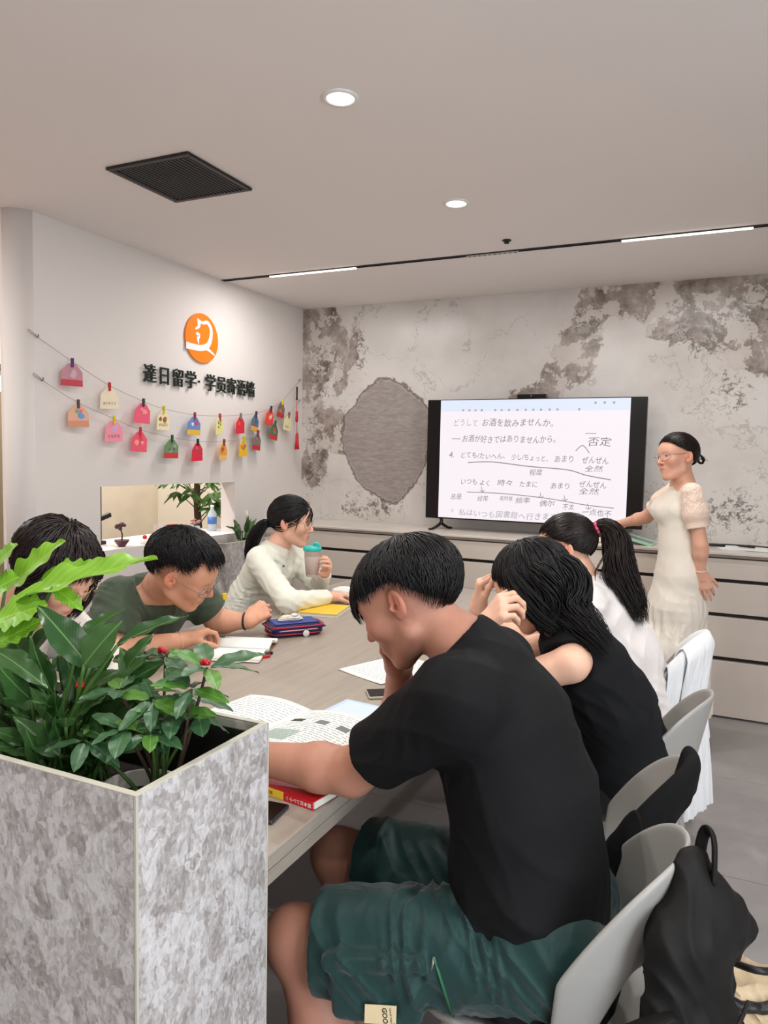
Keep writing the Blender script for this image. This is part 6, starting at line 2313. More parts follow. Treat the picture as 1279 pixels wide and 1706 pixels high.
# ------------------------------------------------------------------ student hidden behind the leaves
def hidden_student():
    t = thing('person', 'dark-haired student mostly hidden behind the foreground leaves', 'person', (-2.0, 1.42, 0))
    skin = skin_material('skin_fair_c', (228, 178, 152))
    H = Head((-1.62, 1.40, 1.128), 8, -36, 0, 1.0)
    neck = (-1.735, 1.40, 1.03)
    shR, shL = (-1.80, 1.25, 0.975), (-1.80, 1.55, 0.975)
    elR, wrR = (-1.62, 1.20, 0.803), (-1.45, 1.35, 0.80)
    elL, wrL = (-1.60, 1.60, 0.803), (-1.45, 1.45, 0.80)
    F = Form((-1.95, 1.08, 0.72), (-1.28, 1.72, 1.27), 0.0055)
    sculpt_head(F, H, neck, 0.047, True)
    F.cone(neck, (-1.82, 1.40, 0.92), 0.05, 0.075, 0.04, wide=(0, 1, 0), ws=1.5)
    limb_arm(F, shR, elR, wrR, (0.040, 0.034, 0.033, 0.022))
    limb_arm(F, shL, elL, wrL, (0.040, 0.034, 0.033, 0.022))
    sculpt_hand(F, wrR, (0.95, 0.2, -0.05), (0, 0, 1), 1, [(0.3, 0.5, 0.3)] * 4, 0.93)
    sculpt_hand(F, wrL, (0.95, -0.2, -0.05), (0, 0, 1), -1, [(0.3, 0.5, 0.3)] * 4, 0.93)
    G = Form((-2.26, 1.02, 0.50), (-1.44, 1.80, 1.10), 0.0065)
    G.chain([(-1.79, 1.40, 0.985), (-1.86, 1.40, 0.89), (-1.95, 1.40, 0.76), (-2.02, 1.41, 0.62), (-2.04, 1.41, 0.52)], [0.080, 0.105, 0.118, 0.124, 0.13], 0.05, wide=(0, 1, 0), ws=1.36)
    G.cone((-1.81, 1.28, 0.98), (-1.81, 1.52, 0.98), 0.058, 0.058, 0.04)
    for s0, e0, w0 in ((shR, elR, wrR), (shL, elL, wrL)):
        G.cone(s0, e0, 0.062, 0.052, 0.03)
        G.cone(e0, A3(e0) + (A3(w0) - A3(e0)) * 0.8, 0.050, 0.040, 0.02)
    G.folds(0.005, [((0.4, 0.2, 1), 0.09, 1.0), ((1, 0.3, -0.5), 0.12, 0.8)], 71)
    up_ = unit(H.p(-0.03, 0, -0.045) - A3(neck))
    G.cone(A3(neck) + up_ * 0.015, A3(neck) + up_ * 0.16, 0.105, 0.105, 0.006, 'cut', flat=True)
    G.cone(A3(neck) + up_ * 0.10, A3(neck) - up_ * 0.01, 0.066, 0.056, 0.006, 'cut')
    form_obj('pale_shirt', G, cloth_material('pale_cotton', (222, 214, 206), 0.85, 0.2), t, 2)
    F.shrink_under(G, 0.010)
    body = form_obj('body', F, skin, t)
    face_tint(body, H)
    brows_and_lashes(H, t, m_brow, True)
    trousers(t, (-2.06, 1.50, 0.54), (-2.06, 1.32, 0.54), (-1.68, 1.52, 0.54), (-1.68, 1.30, 0.54), (-1.76, 1.52, 0.09), (-1.76, 1.30, 0.09), cloth_material('blue_denim', (84, 104, 140), 0.9, 0.3), name='jeans')
    shoe(t, (-1.76, 1.52, 0.09), (1, 0, 0))
    shoe(t, (-1.76, 1.30, 0.09), (1, 0, 0))
    rnd = np.random.RandomState(29)
    sc = Scalp(H, (0.118, 0.098, 0.106), (-0.016, 0, 0.034), 10)
    line = hairline([(0, 86), (30, 92), (55, 108), (80, 124), (120, 132), (180, 134)])
    parts = [dome_cap(sc, line, 0.97, inner=0.93)]
    P = dome_strands(sc, line, 900, rnd, (0.98, 1.06), (0.03, 0.6), 0.2, (0.95, 1.10), 10, 0.005)
    parts.append(ribbons(P, 0.003 + 0.003 * rnd.rand(len(P)), 0.5, H.p(0, 0, 0)))
    for e in (1, -1):
        Pb = bundle([H.p(0.02, e * 0.085, 0.07), H.p(0.03, e * 0.10, 0.0), H.p(0.05, e * 0.088, -0.075), H.p(0.07, e * 0.070, -0.13)], 300, rnd, [0.03, 0.042, 0.036, 0.014], 12)
        parts.append(ribbons(Pb, 0.003 + 0.002 * rnd.rand(300), 0.5, H.p(0, 0, -0.02)))
    hair_obj(parts, m_hair_b, t)
    glasses(H, 'gold wire spectacles glimpsed between the leaves', m_wire, m_lens)
    return t


hidden_student()

# ------------------------------------------------------------------ books, papers and small things on the table
m_paper = MAT('white_paper', (236, 240, 236), 0.75, var=0.02, vscale=30)
m_paper_b = MAT('pale_blue_paper', (186, 208, 230), 0.7, var=0.03)
m_print = MAT('grey_print', (120, 124, 124), 0.8)
m_printd = MAT('dark_print', (44, 48, 46), 0.8)
m_pgreen = MAT('green_grey_print', (176, 194, 186), 0.8)
m_pages = MAT('page_block', (226, 222, 210), 0.8, var=0.08, vscale=200, stretch=(1, 1, 40))
TZ = 0.75


def Rz(a):
    return Matrix.Rotation(a, 3, 'Z')


def page_sheet(name, c, size, rz, mat, parent, lift=0.0, curl=0.0, z=0.0, th=0.0006, bow=0.0):
    """a sheet of paper lying near the table, with a little bow"""
    m = Rz(rz)
    w, h = size

    def fn(u, v):
        x, y = (u - .5) * w, (v - .5) * h
        zz = z + lift * (4 * (u - .5) ** 2) + bow * math.sin(u * PI) + curl * v ** 3
        p = m @ Vector((x, y, 0))
        return Vector((c[0] + p.x, c[1] + p.y, c[2] + zz))
    return MB().sheet(fn, 14, 8).build(name, mat, parent, solid=th, offset=1)


def print_on(parent, c, size, rz, zf, rows, seed, mat=None, left=0.08, right=0.92, top=0.92, bottom=0.08, thick=0.0016):
    """printed lines as thin flat marks, one part per line; zf(u,v) is the page height"""
    rnd = random.Random(seed)
    m = Rz(rz)
    w, h = size
    for r in range(rows):
        v = top - (top - bottom) * (r + 0.5) / rows
        u = left
        b_ = MB()
        while u < right:
            l = rnd.uniform(0.03, 0.11)
            u1 = min(right, u + l)
            q = []
            for uu, dv in ((u, -1), (u1, -1), (u1, 1), (u, 1)):
                x, y = (uu - .5) * w, (v - .5) * h + dv * thick / 2
                p = m @ Vector((x, y, 0))
                q.append(b_.bm.verts.new((c[0] + p.x, c[1] + p.y, c[2] + zf(uu, v) + 0.0011)))
            b_.bm.faces.new(q)
            u = u1 + rnd.uniform(0.008, 0.03)
        o = b_.build('print_line', mat or m_print, parent, fix=False)
        o['kind'] = 'stuff'


def patch_on(name, parent, c, size, rz, zf, u0, v0, u1, v1, mat):
    m = Rz(rz)
    w, h = size
    b_ = MB()
    n = 4
    vs_ = []
    for i in range(n + 1):
        uu = u0 + (u1 - u0) * i / n
        row = []
        for vv in (v0, v1):
            p = m @ Vector(((uu - .5) * w, (vv - .5) * h, 0))
            row.append(b_.bm.verts.new((c[0] + p.x, c[1] + p.y, c[2] + zf(uu, (v0 + v1) / 2) + 0.0009)))
        vs_.append(row)
    for a, e in zip(vs_, vs_[1:]):
        b_.bm.faces.new((a[0], e[0], e[1], a[1]))
    return b_.build(name, mat, parent, fix=False)


# the open workbook before the student in black
bk = thing('open_workbook', 'open printed workbook under the forearm of the student in the black T-shirt', 'book', (-0.93, 1.57, TZ))
bc, bs, brz = (-0.905, 1.565, TZ), (0.235, 0.265), R(-8)
box_obj('page_block', (-1.0, 1.44, TZ + 0.0005), (-0.80, 1.68, TZ + 0.005), m_pages, bk, 0.001)


def zf1(u, v):
    return 0.007 + 0.016 * math.sin(u * PI)


page_sheet('right_page', bc, bs, brz, m_paper, bk, z=0.007, bow=0.016)
page_sheet('left_page', (-1.135, 1.598, TZ), bs, brz, m_paper, bk, z=0.005, bow=0.012)
print_on(bk, bc, bs, brz, zf1, 19, 3, left=0.08, right=0.92, top=0.93, bottom=0.10)
patch_on('tint_box', bk, bc, bs, brz, zf1, 0.05, 0.08, 0.42, 0.36, m_pgreen)
patch_on('heading_box', bk, bc, bs, brz, zf1, 0.04, 0.60, 0.20, 0.68, m_printd)
patch_on('figure', bk, bc, bs, brz, zf1, 0.38, 0.60, 0.52, 0.70, m_print)
patch_on('figure', bk, bc, bs, brz, zf1, 0.66, 0.60, 0.80, 0.70, m_print)
print_on(bk, (-1.135, 1.598, TZ), bs, brz, lambda u, v: 0.005 + 0.012 * math.sin(u * PI), 16, 8)
# pale blue folder beyond it
fo = thing('blue_folder', 'pale blue folder lying beyond the open workbook', 'folder', (-0.83, 1.76, TZ))
MB().box((-0.98, 1.690, TZ + 0.0005), (-0.735, 1.84, TZ + 0.003), 0.001, 1, Rz(R(-6))).build('cover', m_paper_b, fo)
MB().box((-0.965, 1.700, TZ + 0.0031), (-0.75, 1.825, TZ + 0.0040), 0.0004, 1, Rz(R(-6))).build('sheet', MAT('blue_white_sheet', (206, 222, 238), 0.7), fo)
patch_on('label_strip', fo, (-0.86, 1.72, TZ), (0.2, 0.05), R(-6), lambda u, v: 0.0045, 0.1, 0.3, 0.5, 0.6, m_print)

# red and yellow paperback under the elbow
rb = thing('paperback', 'red and yellow paperback lying flat under the elbow at the table edge', 'book', (-0.86, 1.335, TZ))
m_rbook = MAT('red_cover', (196, 24, 36), 0.45)
m_ybook = MAT('yellow_cover', (236, 196, 52), 0.45)
rm = Rz(R(-8))
ctr = (-0.86, 1.335, TZ)
MB().box((-1.02, 1.252, TZ + 0.0015), (-0.70, 1.418, TZ + 0.0155), 0.0005, 1, rm, ctr).build('page_block', m_pages, rb)
MB().box((-1.024, 1.249, TZ + 0.0155), (-0.702, 1.420, TZ + 0.0172), 0.0004, 1, rm, ctr).build('front_cover', m_rbook, rb)
MB().box((-1.024, 1.249, TZ + 0.0002), (-0.702, 1.420, TZ + 0.0015), 0.0004, 1, rm, ctr).build('back_cover', m_rbook, rb)
MB().box((-0.778, 1.2475, TZ + 0.0002), (-0.702, 1.2492, TZ + 0.0172), 0.0003, 1, rm, ctr).build('spine', m_rbook, rb)
MB().box((-1.024, 1.2475, TZ + 0.0002), (-0.778, 1.2492, TZ + 0.0172), 0.0003, 1, rm, ctr).build('spine_label', m_ybook, rb)


def rp(x, y, z):
    q = rm @ (Vector((x, y, z)) - Vector(ctr)) + Vector(ctr)
    return q


text_obj('spine_title', 'くらべて日本語', rp(-0.772, 1.2472, TZ + 0.0048), rm @ Vector((1, 0, 0)), (0, 0, 1), 0.0095, MAT('title_white', (244, 236, 226), 0.6), rb, bold=0.0001)
text_obj('spine_title', '文型練習帳', rp(-0.850, 1.2472, TZ + 0.0050), rm @ Vector((1, 0, 0)), (0, 0, 1), 0.0088, MAT('title_dark', (60, 44, 20), 0.6), rb)


def phone(name, label, c, size, rz, edge, z=TZ):
    t = thing(name, label, 'phone', (c[0], c[1], z))
    m = Rz(rz)
    MB().box((c[0] - size[0] / 2, c[1] - size[1] / 2, z + 0.0004), (c[0] + size[0] / 2, c[1] + size[1] / 2, z + 0.0084), 0.004, 3, m).build('case', edge, t)
    MB().box((c[0] - size[0] / 2 + .003, c[1] - size[1] / 2 + .003, z + 0.0080), (c[0] + size[0] / 2 - .003, c[1] + size[1] / 2 - .003, z + 0.0090), 0.0004, 1, m).build('screen', MAT('phone_glass', (12, 12, 14), 0.08), t)
    q = m @ Vector((size[0] / 2 * 0.2, -size[1] / 2 - 0.0002, 0))
    MB().box((c[0] + q.x - 0.010, c[1] + q.y - 0.0006, z + 0.003), (c[0] + q.x + 0.010, c[1] + q.y + 0.0006, z + 0.0055), 0.0003, 1, m, (c[0] + q.x, c[1] + q.y, z)).build('button', m_steel, t)
    return t


phone('mobile_phone', 'black mobile phone at the near corner of the table beside the planter', (-0.835, 1.170, 0), (0.155, 0.076), R(6), MAT('phone_case', (42, 46, 52), 0.35))
phone('mobile_phone', 'phone with a pale metal edge beside the propped forearm', (-0.875, 1.955, 0), (0.15, 0.075), R(35), MAT('pale_metal', (206, 198, 182), 0.3, metal=0.6))
ws = thing('worksheet', 'loose white worksheet lying mid-table beyond the propped forearm', 'paper', (-1.0, 2.2, TZ))
wc2, wsz, wrz = (-0.985, 2.20, TZ), (0.21, 0.297), R(-22)
page_sheet('sheet', wc2, wsz, wrz, m_paper, ws, z=0.0012, lift=0.002)
print_on(ws, wc2, wsz, wrz, lambda u, v: 0.0014 + 0.008 * (u - .5) ** 2, 16, 12)

# books before the two students farther along
yb = thing('picture_book', 'open white and yellow book before the ponytailed student', 'book', (-1.03, 2.98, TZ))
MB().box((-1.10, 2.86, TZ + 0.0004), (-0.86, 3.03, TZ + 0.006), 0.001, 1, Rz(R(-12))).build('page_block', m_pages, yb)
page_sheet('page', (-1.03, 2.96, TZ), (0.12, 0.17), R(-12), m_paper, yb, z=0.007, bow=0.008)
page_sheet('yellow_page', (-0.92, 2.935, TZ), (0.11, 0.17), R(-12), m_ybook, yb, z=0.007, bow=0.008)
tb2 = thing('exercise_book', 'closed pale exercise book with a yellow corner before the student in the sleeveless top', 'book', (-0.93, 2.52, TZ))
MB().box((-1.03, 2.42, TZ + 0.0004), (-0.85, 2.66, TZ + 0.007), 0.001, 1, Rz(R(8))).build('cover', m_paper, tb2)
MB().box((-1.02, 2.43, TZ + 0.0072), (-0.95, 2.50, TZ + 0.0078), 0.0002, 1, Rz(R(8)), (-0.94, 2.54, TZ)).build('corner_print', m_ybook, tb2)

# cream cardigan student's yellow book and tissue pack
gb = thing('yellow_book', 'thick book with a yellow and pink cover before the student in the cream cardigan', 'book', (-1.64, 2.87, TZ))
gm = Rz(R(12))
gc = (-1.655, 2.875, TZ)
MB().box((-1.80, 2.765, TZ + 0.0014), (-1.545, 2.975, TZ + 0.0135), 0.0008, 1, gm, gc).build('page_block', m_pages, gb)
MB().box((-1.72, 2.762, TZ + 0.0136), (-1.542, 2.977, TZ + 0.0150), 0.0005, 1, gm, gc).build('front_cover', m_ybook, gb)
MB().box((-1.803, 2.762, TZ + 0.0136), (-1.72, 2.977, TZ + 0.0150), 0.0005, 1, gm, gc).build('cover_band', MAT('pink_cover', (214, 120, 130), 0.5), gb)
MB().box((-1.803, 2.762, TZ + 0.0002), (-1.542, 2.977, TZ + 0.0013), 0.0005, 1, gm, gc).build('back_cover', m_paper, gb)
tp = thing('tissue_pack', 'soft white tissue pack beside the yellow book', 'tissues', (-1.66, 3.16, TZ))
TPF = Form((-1.76, 3.08, TZ - 0.004), (-1.56, 3.26, TZ + 0.09), 0.004)
TPF.rbox((-1.66, 3.165, TZ + 0.031), (0.075, 0.050, 0.030), ((1, 0, 0), (0, 1, 0), (0, 0, 1)), 0.014, 0.01)
TPF.folds(0.004, [((1, 0.5, 0.2), 0.05, 1.0)], 5)
TPF.plane((0, 0, TZ + 0.001), (0, 0, -1))
form_obj('pack', TPF, MAT('white_film', (238, 238, 232), 0.4), tp)
box_obj('flap', (-1.70, 3.135, TZ + 0.0605), (-1.62, 3.19, TZ + 0.0640), m_paper, tp, 0.001)

# lidded cup held by the student in the cream cardigan
cu = thing('lidded_cup', 'clear plastic cup with a turquoise lid held by the student in the cream cardigan', 'cup', (-1.762, 2.985, 0.885))
cc = (-1.762, 2.985, 0.885)
m_cup = MAT('frosted_cup', (222, 206, 200), 0.3, var=0.02, alpha=0.62, spec=0.5)
MB().lathe([(0, 0.0), (0.027, 0.0), (0.029, 0.004), (0.040, 0.128), (0.0415, 0.130), (0.0395, 0.128), (0.0275, 0.006), (0, 0.005)], cc, 32).build('beaker', m_cup, cu)
m_teal = MAT('turquoise_lid', (40, 190, 184), 0.35)
ld = MB().lathe([(0.0405, 0.122), (0.0435, 0.124), (0.0435, 0.136), (0.039, 0.142), (0.030, 0.145), (0, 0.146)], cc, 32).build('lid', m_teal, cu)
MB().tube([(cc[0] + 0.010, cc[1] - 0.004, cc[2] + 0.146), (cc[0] + 0.014, cc[1] - 0.004, cc[2] + 0.156), (cc[0] + 0.030, cc[1] - 0.002, cc[2] + 0.156), (cc[0] + 0.036, cc[1], cc[2] + 0.144)], 0.0065, 10, smoothn=4).build('spout', m_teal, ld)
MB().lathe([(0.0295, 0.012), (0.0310, 0.012), (0.0378, 0.095), (0.0370, 0.096)], cc, 32).build('drink', MAT('pale_drink', (226, 206, 200), 0.3, alpha=0.5), cu)

# pencil case
pc = thing('pencil_case', 'navy zipped pencil case with red piping on the table', 'pencil case', (-1.53, 2.45, TZ))
pm = Rz(R(52))
px, py = pm @ Vector((1, 0, 0)), pm @ Vector((0, 1, 0))
AX = (tuple(px), tuple(py), (0, 0, 1))
pcc = (-1.530, 2.455)
m_navy = cloth_material('navy_nylon', (34, 40, 84), 0.6, 0.1, 20, 0.2)
m_pipe = MAT('red_piping', (196, 30, 60), 0.5)
PCF = Form((-1.70, 2.29, TZ - 0.004), (-1.36, 2.62, TZ + 0.075), 0.0035)
PCF.rbox((pcc[0], pcc[1], TZ + 0.0265), (0.105, 0.060, 0.026), AX, 0.022, 0.01)
PCF.rbox((pcc[0], pcc[1], TZ + 0.036), (0.112, 0.066, 0.004), AX, 0.004, 0.004)
PCF.plane((0, 0, TZ + 0.0006), (0, 0, -1))
form_obj('body', PCF, m_navy, pc)


def oval(hx, hy, r, z, n=36, c=None):
    out = []
    c = c or pcc
    for k in range(n + 1):
        a = 2 * PI * k / n
        ca, sa = math.cos(a), math.sin(a)
        e = 0.45
        x = hx * (abs(ca) ** e) * (1 if ca >= 0 else -1)
        y = hy * (abs(sa) ** e) * (1 if sa >= 0 else -1)
        q = pm @ Vector((x, y, 0))
        out.append((c[0] + q.x, c[1] + q.y, z))
    return out


MB().tube(oval(0.113, 0.067, 0, TZ + 0.042), 0.0026, 6, caps=False).build('piping', m_pipe, pc)
MB().tube(oval(0.108, 0.063, 0, TZ + 0.014), 0.0024, 6, caps=False).build('piping', m_pipe, pc)
MB().tube(oval(0.107, 0.062, 0, TZ + 0.028), 0.0030, 6, caps=False).build('zip', MAT('pink_white_zip', (224, 170, 180), 0.5), pc)
pf = [(-0.090, -0.050), (0.090, -0.050), (0.090, 0.050), (-0.090, 0.050)]
MB().prism(pf, (pcc[0], pcc[1], TZ + 0.0522), px, py, 0.0010).build('top_panel', MAT('blue_panel', (46, 66, 140), 0.6), pc)
zq = Vector((pcc[0], pcc[1], 0)) + px * 0.03 - py * 0.066
MB().lathe([(0, 0.0015), (0.0125, 0.0015), (0.0135, 0), (0.0125, -0.0015), (0, -0.0015)], (zq.x, zq.y - 0.004, TZ + 0.014), 20, tuple(-py)).build('charm', MAT('white_charm', (226, 224, 220), 0.25), pc)
MB().tube([(zq.x, zq.y + 0.001, TZ + 0.030), (zq.x, zq.y - 0.004, TZ + 0.026)], 0.003, 8).build('zip_pull', m_steel, pc)
ep = thing('earphone_bundle', 'coiled cream earphone cable lying on the navy pencil case', 'earphones', (-1.55, 2.45, TZ + 0.053))
m_cable = MAT('cream_cable', (232, 226, 208), 0.5)
rnd = random.Random(4)
eb = MB()
pts = []
for k in range(90):
    a = k * 0.55
    q = pm @ Vector((-0.012 + (0.052 - 0.0002 * k) * math.cos(a), 0.004 + 0.021 * math.sin(a) + 0.005 * rnd.uniform(-1, 1), 0))
    pts.append((pcc[0] + q.x, pcc[1] + q.y, TZ + 0.0568 + 0.00016 * k + 0.001 * rnd.uniform(-1, 1)))
eb.tube(pts, 0.0022, 6, smoothn=2)
eb.build('cable', m_cable, ep)
MB().lathe([(0, -0.012), (0.006, -0.010), (0.008, 0), (0.006, 0.010), (0, 0.012)], (pts[-1][0], pts[-1][1], pts[-1][2] + 0.007), 12, (0.8, 0.6, 0)).build('earbud', m_white, ep)

# open book and pens before the student in green
ob = thing('open_textbook', 'open textbook with curling pages before the student in the green T-shirt', 'book', (-1.54, 2.14, TZ))
omz = R(20)
om = Rz(omz)
oc = Vector((-1.548, 2.135, TZ))


def opage(sgn, curl):
    def fn(u, v):
        x = (v - .5) * 0.20
        y = sgn * (0.002 + u * 0.138)
        z = 0.012 + 0.022 * math.sin(min(1, u * 1.25) * PI) * (1 if curl else 0.5) - 0.008 * u + (0.03 * max(0, u - 0.55) if curl else 0)
        q = om @ Vector((x, y, 0))
        return Vector((oc.x + q.x, oc.y + q.y, TZ + z))
    return fn


for sgn, curl in ((1, True), (-1, False)):
    MB().sheet(opage(sgn, curl), 14, 6).build('page', m_paper, ob, solid=0.0012)
MB().sheet(lambda u, v: opage(1, True)(u, v) - Vector((0, 0, 0.007 - 0.002 * u)), 14, 6).build('page', m_pages, ob, solid=0.003)
MB().box((oc.x - 0.102, oc.y - 0.138, TZ + 0.0003), (oc.x + 0.102, oc.y + 0.138, TZ + 0.002), 0.0004, 1, om).build('cover', MAT('brown_cover', (150, 112, 90), 0.6), ob)
MB().box((oc.x - 0.098, oc.y - 0.132, TZ + 0.002), (oc.x + 0.098, oc.y + 0.002, TZ + 0.0105), 0.001, 1, om, tuple(oc)).build('page_block', m_pages, ob)


def pen(name, label, a, b, barrel, cap, rad=0.0048):
    a, b = Vector(a), Vector(b)
    t = thing(name, label, 'pen', tuple(a))
    d = (b - a).normalized()
    L = (b - a).length
    MB().lathe([(0, 0), (0.0012, 0.002), (rad * 0.8, 0.016), (rad, 0.022), (rad, L * 0.62)], tuple(a), 12, tuple(d)).build('barrel', barrel, t)
    MB().lathe([(rad * 1.02, L * 0.60), (rad * 1.1, L * 0.61), (rad * 1.1, L - 0.004), (rad * 0.8, L), (0, L)], tuple(a), 12, tuple(d)).build('cap', cap, t)
    MB().tube([a + d * (L * 0.66) + Vector((0, 0, rad * 1.3)), a + d * (L - 0.004) + Vector((0, 0, rad * 1.3))], 0.0014, 6).build('clip', m_steel, t)


m_redp = MAT('red_pen', (210, 26, 40), 0.3)
m_whp = MAT('pen_white', (226, 222, 218), 0.3)
pen('ballpoint_pen', 'red ballpoint pen with a white grip beside the open textbook', (-1.478, 1.985, TZ + 0.0056), (-1.418, 2.125, TZ + 0.0056), m_whp, m_redp)
pen('ballpoint_pen', 'black ballpoint pen lying next to the red one', (-1.490, 2.015, TZ + 0.0056), (-1.432, 2.160, TZ + 0.0056), m_whp, m_black)

# ------------------------------------------------------------------ things on the worktop
m_mint = MAT('mint_plastic', (166, 214, 186), 0.35)
m_dkgreen = MAT('dark_green_box', (28, 60, 44), 0.5)
cs = thing('mint_case', 'flat clear case with mint green edges leaning on the worktop by the teacher', 'case', (-0.47, 4.76, 0.955))
mm = Matrix.Rotation(R(14), 3, 'Y') @ Rz(R(-6))
mc = (-0.49, 4.76, 0.985)
MB().box((-0.585, 4.66, 0.975), (-0.395, 4.86, 0.982), 0.002, 1, mm, mc).build('lid', MAT('case_smoke', (120, 132, 128), 0.15), cs)
fr = MB()
for a, e in (((-0.59, 4.655), (-0.39, 4.665)), ((-0.59, 4.855), (-0.39, 4.865)), ((-0.59, 4.665), (-0.58, 4.855)), ((-0.40, 4.665), (-0.39, 4.855))):
    fr.box((a[0], a[1], 0.970), (e[0], e[1], 0.986), 0.002, 1, mm, mc)
fr.build('edge_frame', m_mint, cs)
gbx = thing('green_box', 'small dark green box beside the mint-edged case', 'box', (-0.62, 4.74, 0.955))
MB().box((-0.665, 4.70, 0.9552), (-0.59, 4.79, 0.995), 0.003, 2, Rz(R(15))).build('base', m_dkgreen, gbx)
MB().box((-0.667, 4.698, 0.9955), (-0.588, 4.792, 1.003), 0.002, 2, Rz(R(15))).build('lid', MAT('green_lid', (60, 110, 84), 0.5), gbx)
jr = thing('glue_jar', 'small black jar with a white cap behind the green box', 'jar', (-0.63, 4.90, 0.955))
MB().lathe([(0, 0), (0.024, 0), (0.026, 0.004), (0.026, 0.066), (0.022, 0.072), (0, 0.072)], (-0.63, 4.90, 0.9552), 24).build('body', m_tvblack, jr)
MB().lathe([(0.023, 0.0725), (0.024, 0.074), (0.024, 0.090), (0.020, 0.094), (0, 0.094)], (-0.63, 4.90, 0.9552), 24).build('cap', m_white, jr)
cl = thing('cream_cloth', 'crumpled cream cloth under the teacher\'s fingers', 'cloth', (-0.70, 4.72, 0.955))
CF = Form((-0.80, 4.62, 0.950), (-0.60, 4.80, 1.01), 0.004)
CF.ell((-0.72, 4.70, 0.960), (0.055, 0.050, 0.022), None, 0.02)
CF.ell((-0.68, 4.73, 0.964), (0.045, 0.035, 0.022), None, 0.02)
CF.folds(0.006, [((1, 0.4, 0.3), 0.03, 1.0), ((-0.4, 1, 0.2), 0.04, 1.0)], 3)
CF.plane((0, 0, 0.9555), (0, 0, -1))
form_obj('cloth', CF, cloth_material('cream_duster', (228, 214, 176), 0.9, 0.2), cl)
pw = thing('paper_sheet', 'white sheets lying on the worktop right of the teacher', 'paper', (0.05, 4.85, 0.955))
MB().box((-0.06, 4.74, 0.9552), (0.16, 4.99, 0.957), 0.0004, 1, Rz(R(14))).build('sheet', m_paper, pw)
MB().box((0.10, 4.70, 0.9572), (0.32, 4.95, 0.959), 0.0004, 1, Rz(R(-8))).build('sheet', m_paper, pw)
pen('marker_pen', 'black marker on the worktop nearest the teacher', (-0.11, 4.83, 0.9645), (-0.01, 4.86, 0.9645), m_black, m_tvblack, 0.007)
pen('marker_pen', 'black marker lying on the white sheets', (0.05, 4.86, 0.9690), (0.15, 4.84, 0.9690), m_black, m_tvblack, 0.007)
cb2 = thing('power_cable', 'thin black cable trailing along the worktop to the right', 'cable', (0.2, 4.9, 0.955))
MB().tube([(-0.10, 4.93, 0.962), (0.05, 4.97, 0.962), (0.2, 4.93, 0.964), (0.4, 4.86, 0.962), (0.7, 4.9, 0.959)], 0.004, 8, smoothn=6).build('lead', m_black, cb2)
box_obj('plug', (0.69, 4.88, 0.9555), (0.74, 4.92, 0.985), m_black, cb2, 0.005)

# ------------------------------------------------------------------ soft things on the chairs


def chair_point(loc, rz, ph, v, off):
    """a point on the shell back of a chair, lifted off it by off (outwards)"""
    a = ph * R(74)
    ap = abs(ph)
    zt = 0.800 - 0.205 * ap ** 2.7
    zl = 0.60 - 0.155 * sstep(0.42, 0.86, ap)
    z = zl + (zt - zl) * v
    lean = 0.16 * (z - 0.45)
    rad = 1.0 - 0.05 * (1 - v)
    x = -0.01 + 0.195 * math.cos(a) * rad + lean * (0.4 + 0.6 * math.cos(a)) + off * math.cos(a)
    y = 0.172 * math.sin(a) * rad * (1 + 0.10 * v) + off * math.sin(a)
    return Vector((loc[0] + x * math.cos(rz) - y * math.sin(rz), loc[1] + x * math.sin(rz) + y * math.cos(rz), z))


def drape(chair, ph0, ph1, inner, outer, gap, mat, name, parent, nu=40, nv=40, wob=0.006, seed=1, flare=0.0, th=0.004):
    """cloth hung over a chair back: inner(u)/outer(u) are drop lengths in metres on the two sides"""
    loc, rz = chair.location, chair.rotation_euler.z
    rn = random.Random(seed)
    ph_ = [rn.uniform(0, 6.28) for _ in range(4)]

    def fn(u, v):
        ph = ph0 + (ph1 - ph0) * u
        ap = abs(ph)
        zt = 0.800 - 0.205 * ap ** 2.7
        zl = 0.60 - 0.155 * sstep(0.42, 0.86, ap)
        i_, o_ = inner(u), outer(u)
        s = -i_ + (i_ + o_) * v          # arc length over the rim
        w = wob * (math.sin(u * 23 + ph_[0] + s * 5) + 0.6 * math.sin(u * 41 + ph_[1]))
        if abs(s) < 0.012:
            t = s / 0.012
            p = chair_point(loc, rz, ph, 1.0, gap * t)
            p.z += gap * 1.2 * (1 - t * t) + 0.006
            return p
        d = abs(s) - 0.012
        k = min(1.0, d / 0.10)
        off = (gap + abs(w) * k + flare * max(0, d - 0.1)) * (1 if s > 0 else -1)
        vv = 1 - d / max(0.05, zt - zl)
        if s < 0:
            vv = max(vv, -0.3)
            return chair_point(loc, rz, ph, vv, off)
        p = chair_point(loc, rz, ph, max(vv, 0.0), off)
        if vv < 0:
            p.z = zl + (zt - zl) * vv
        return p
    return MB().sheet(fn, nu, nv).build(name, mat, parent, solid=th, sub=1)


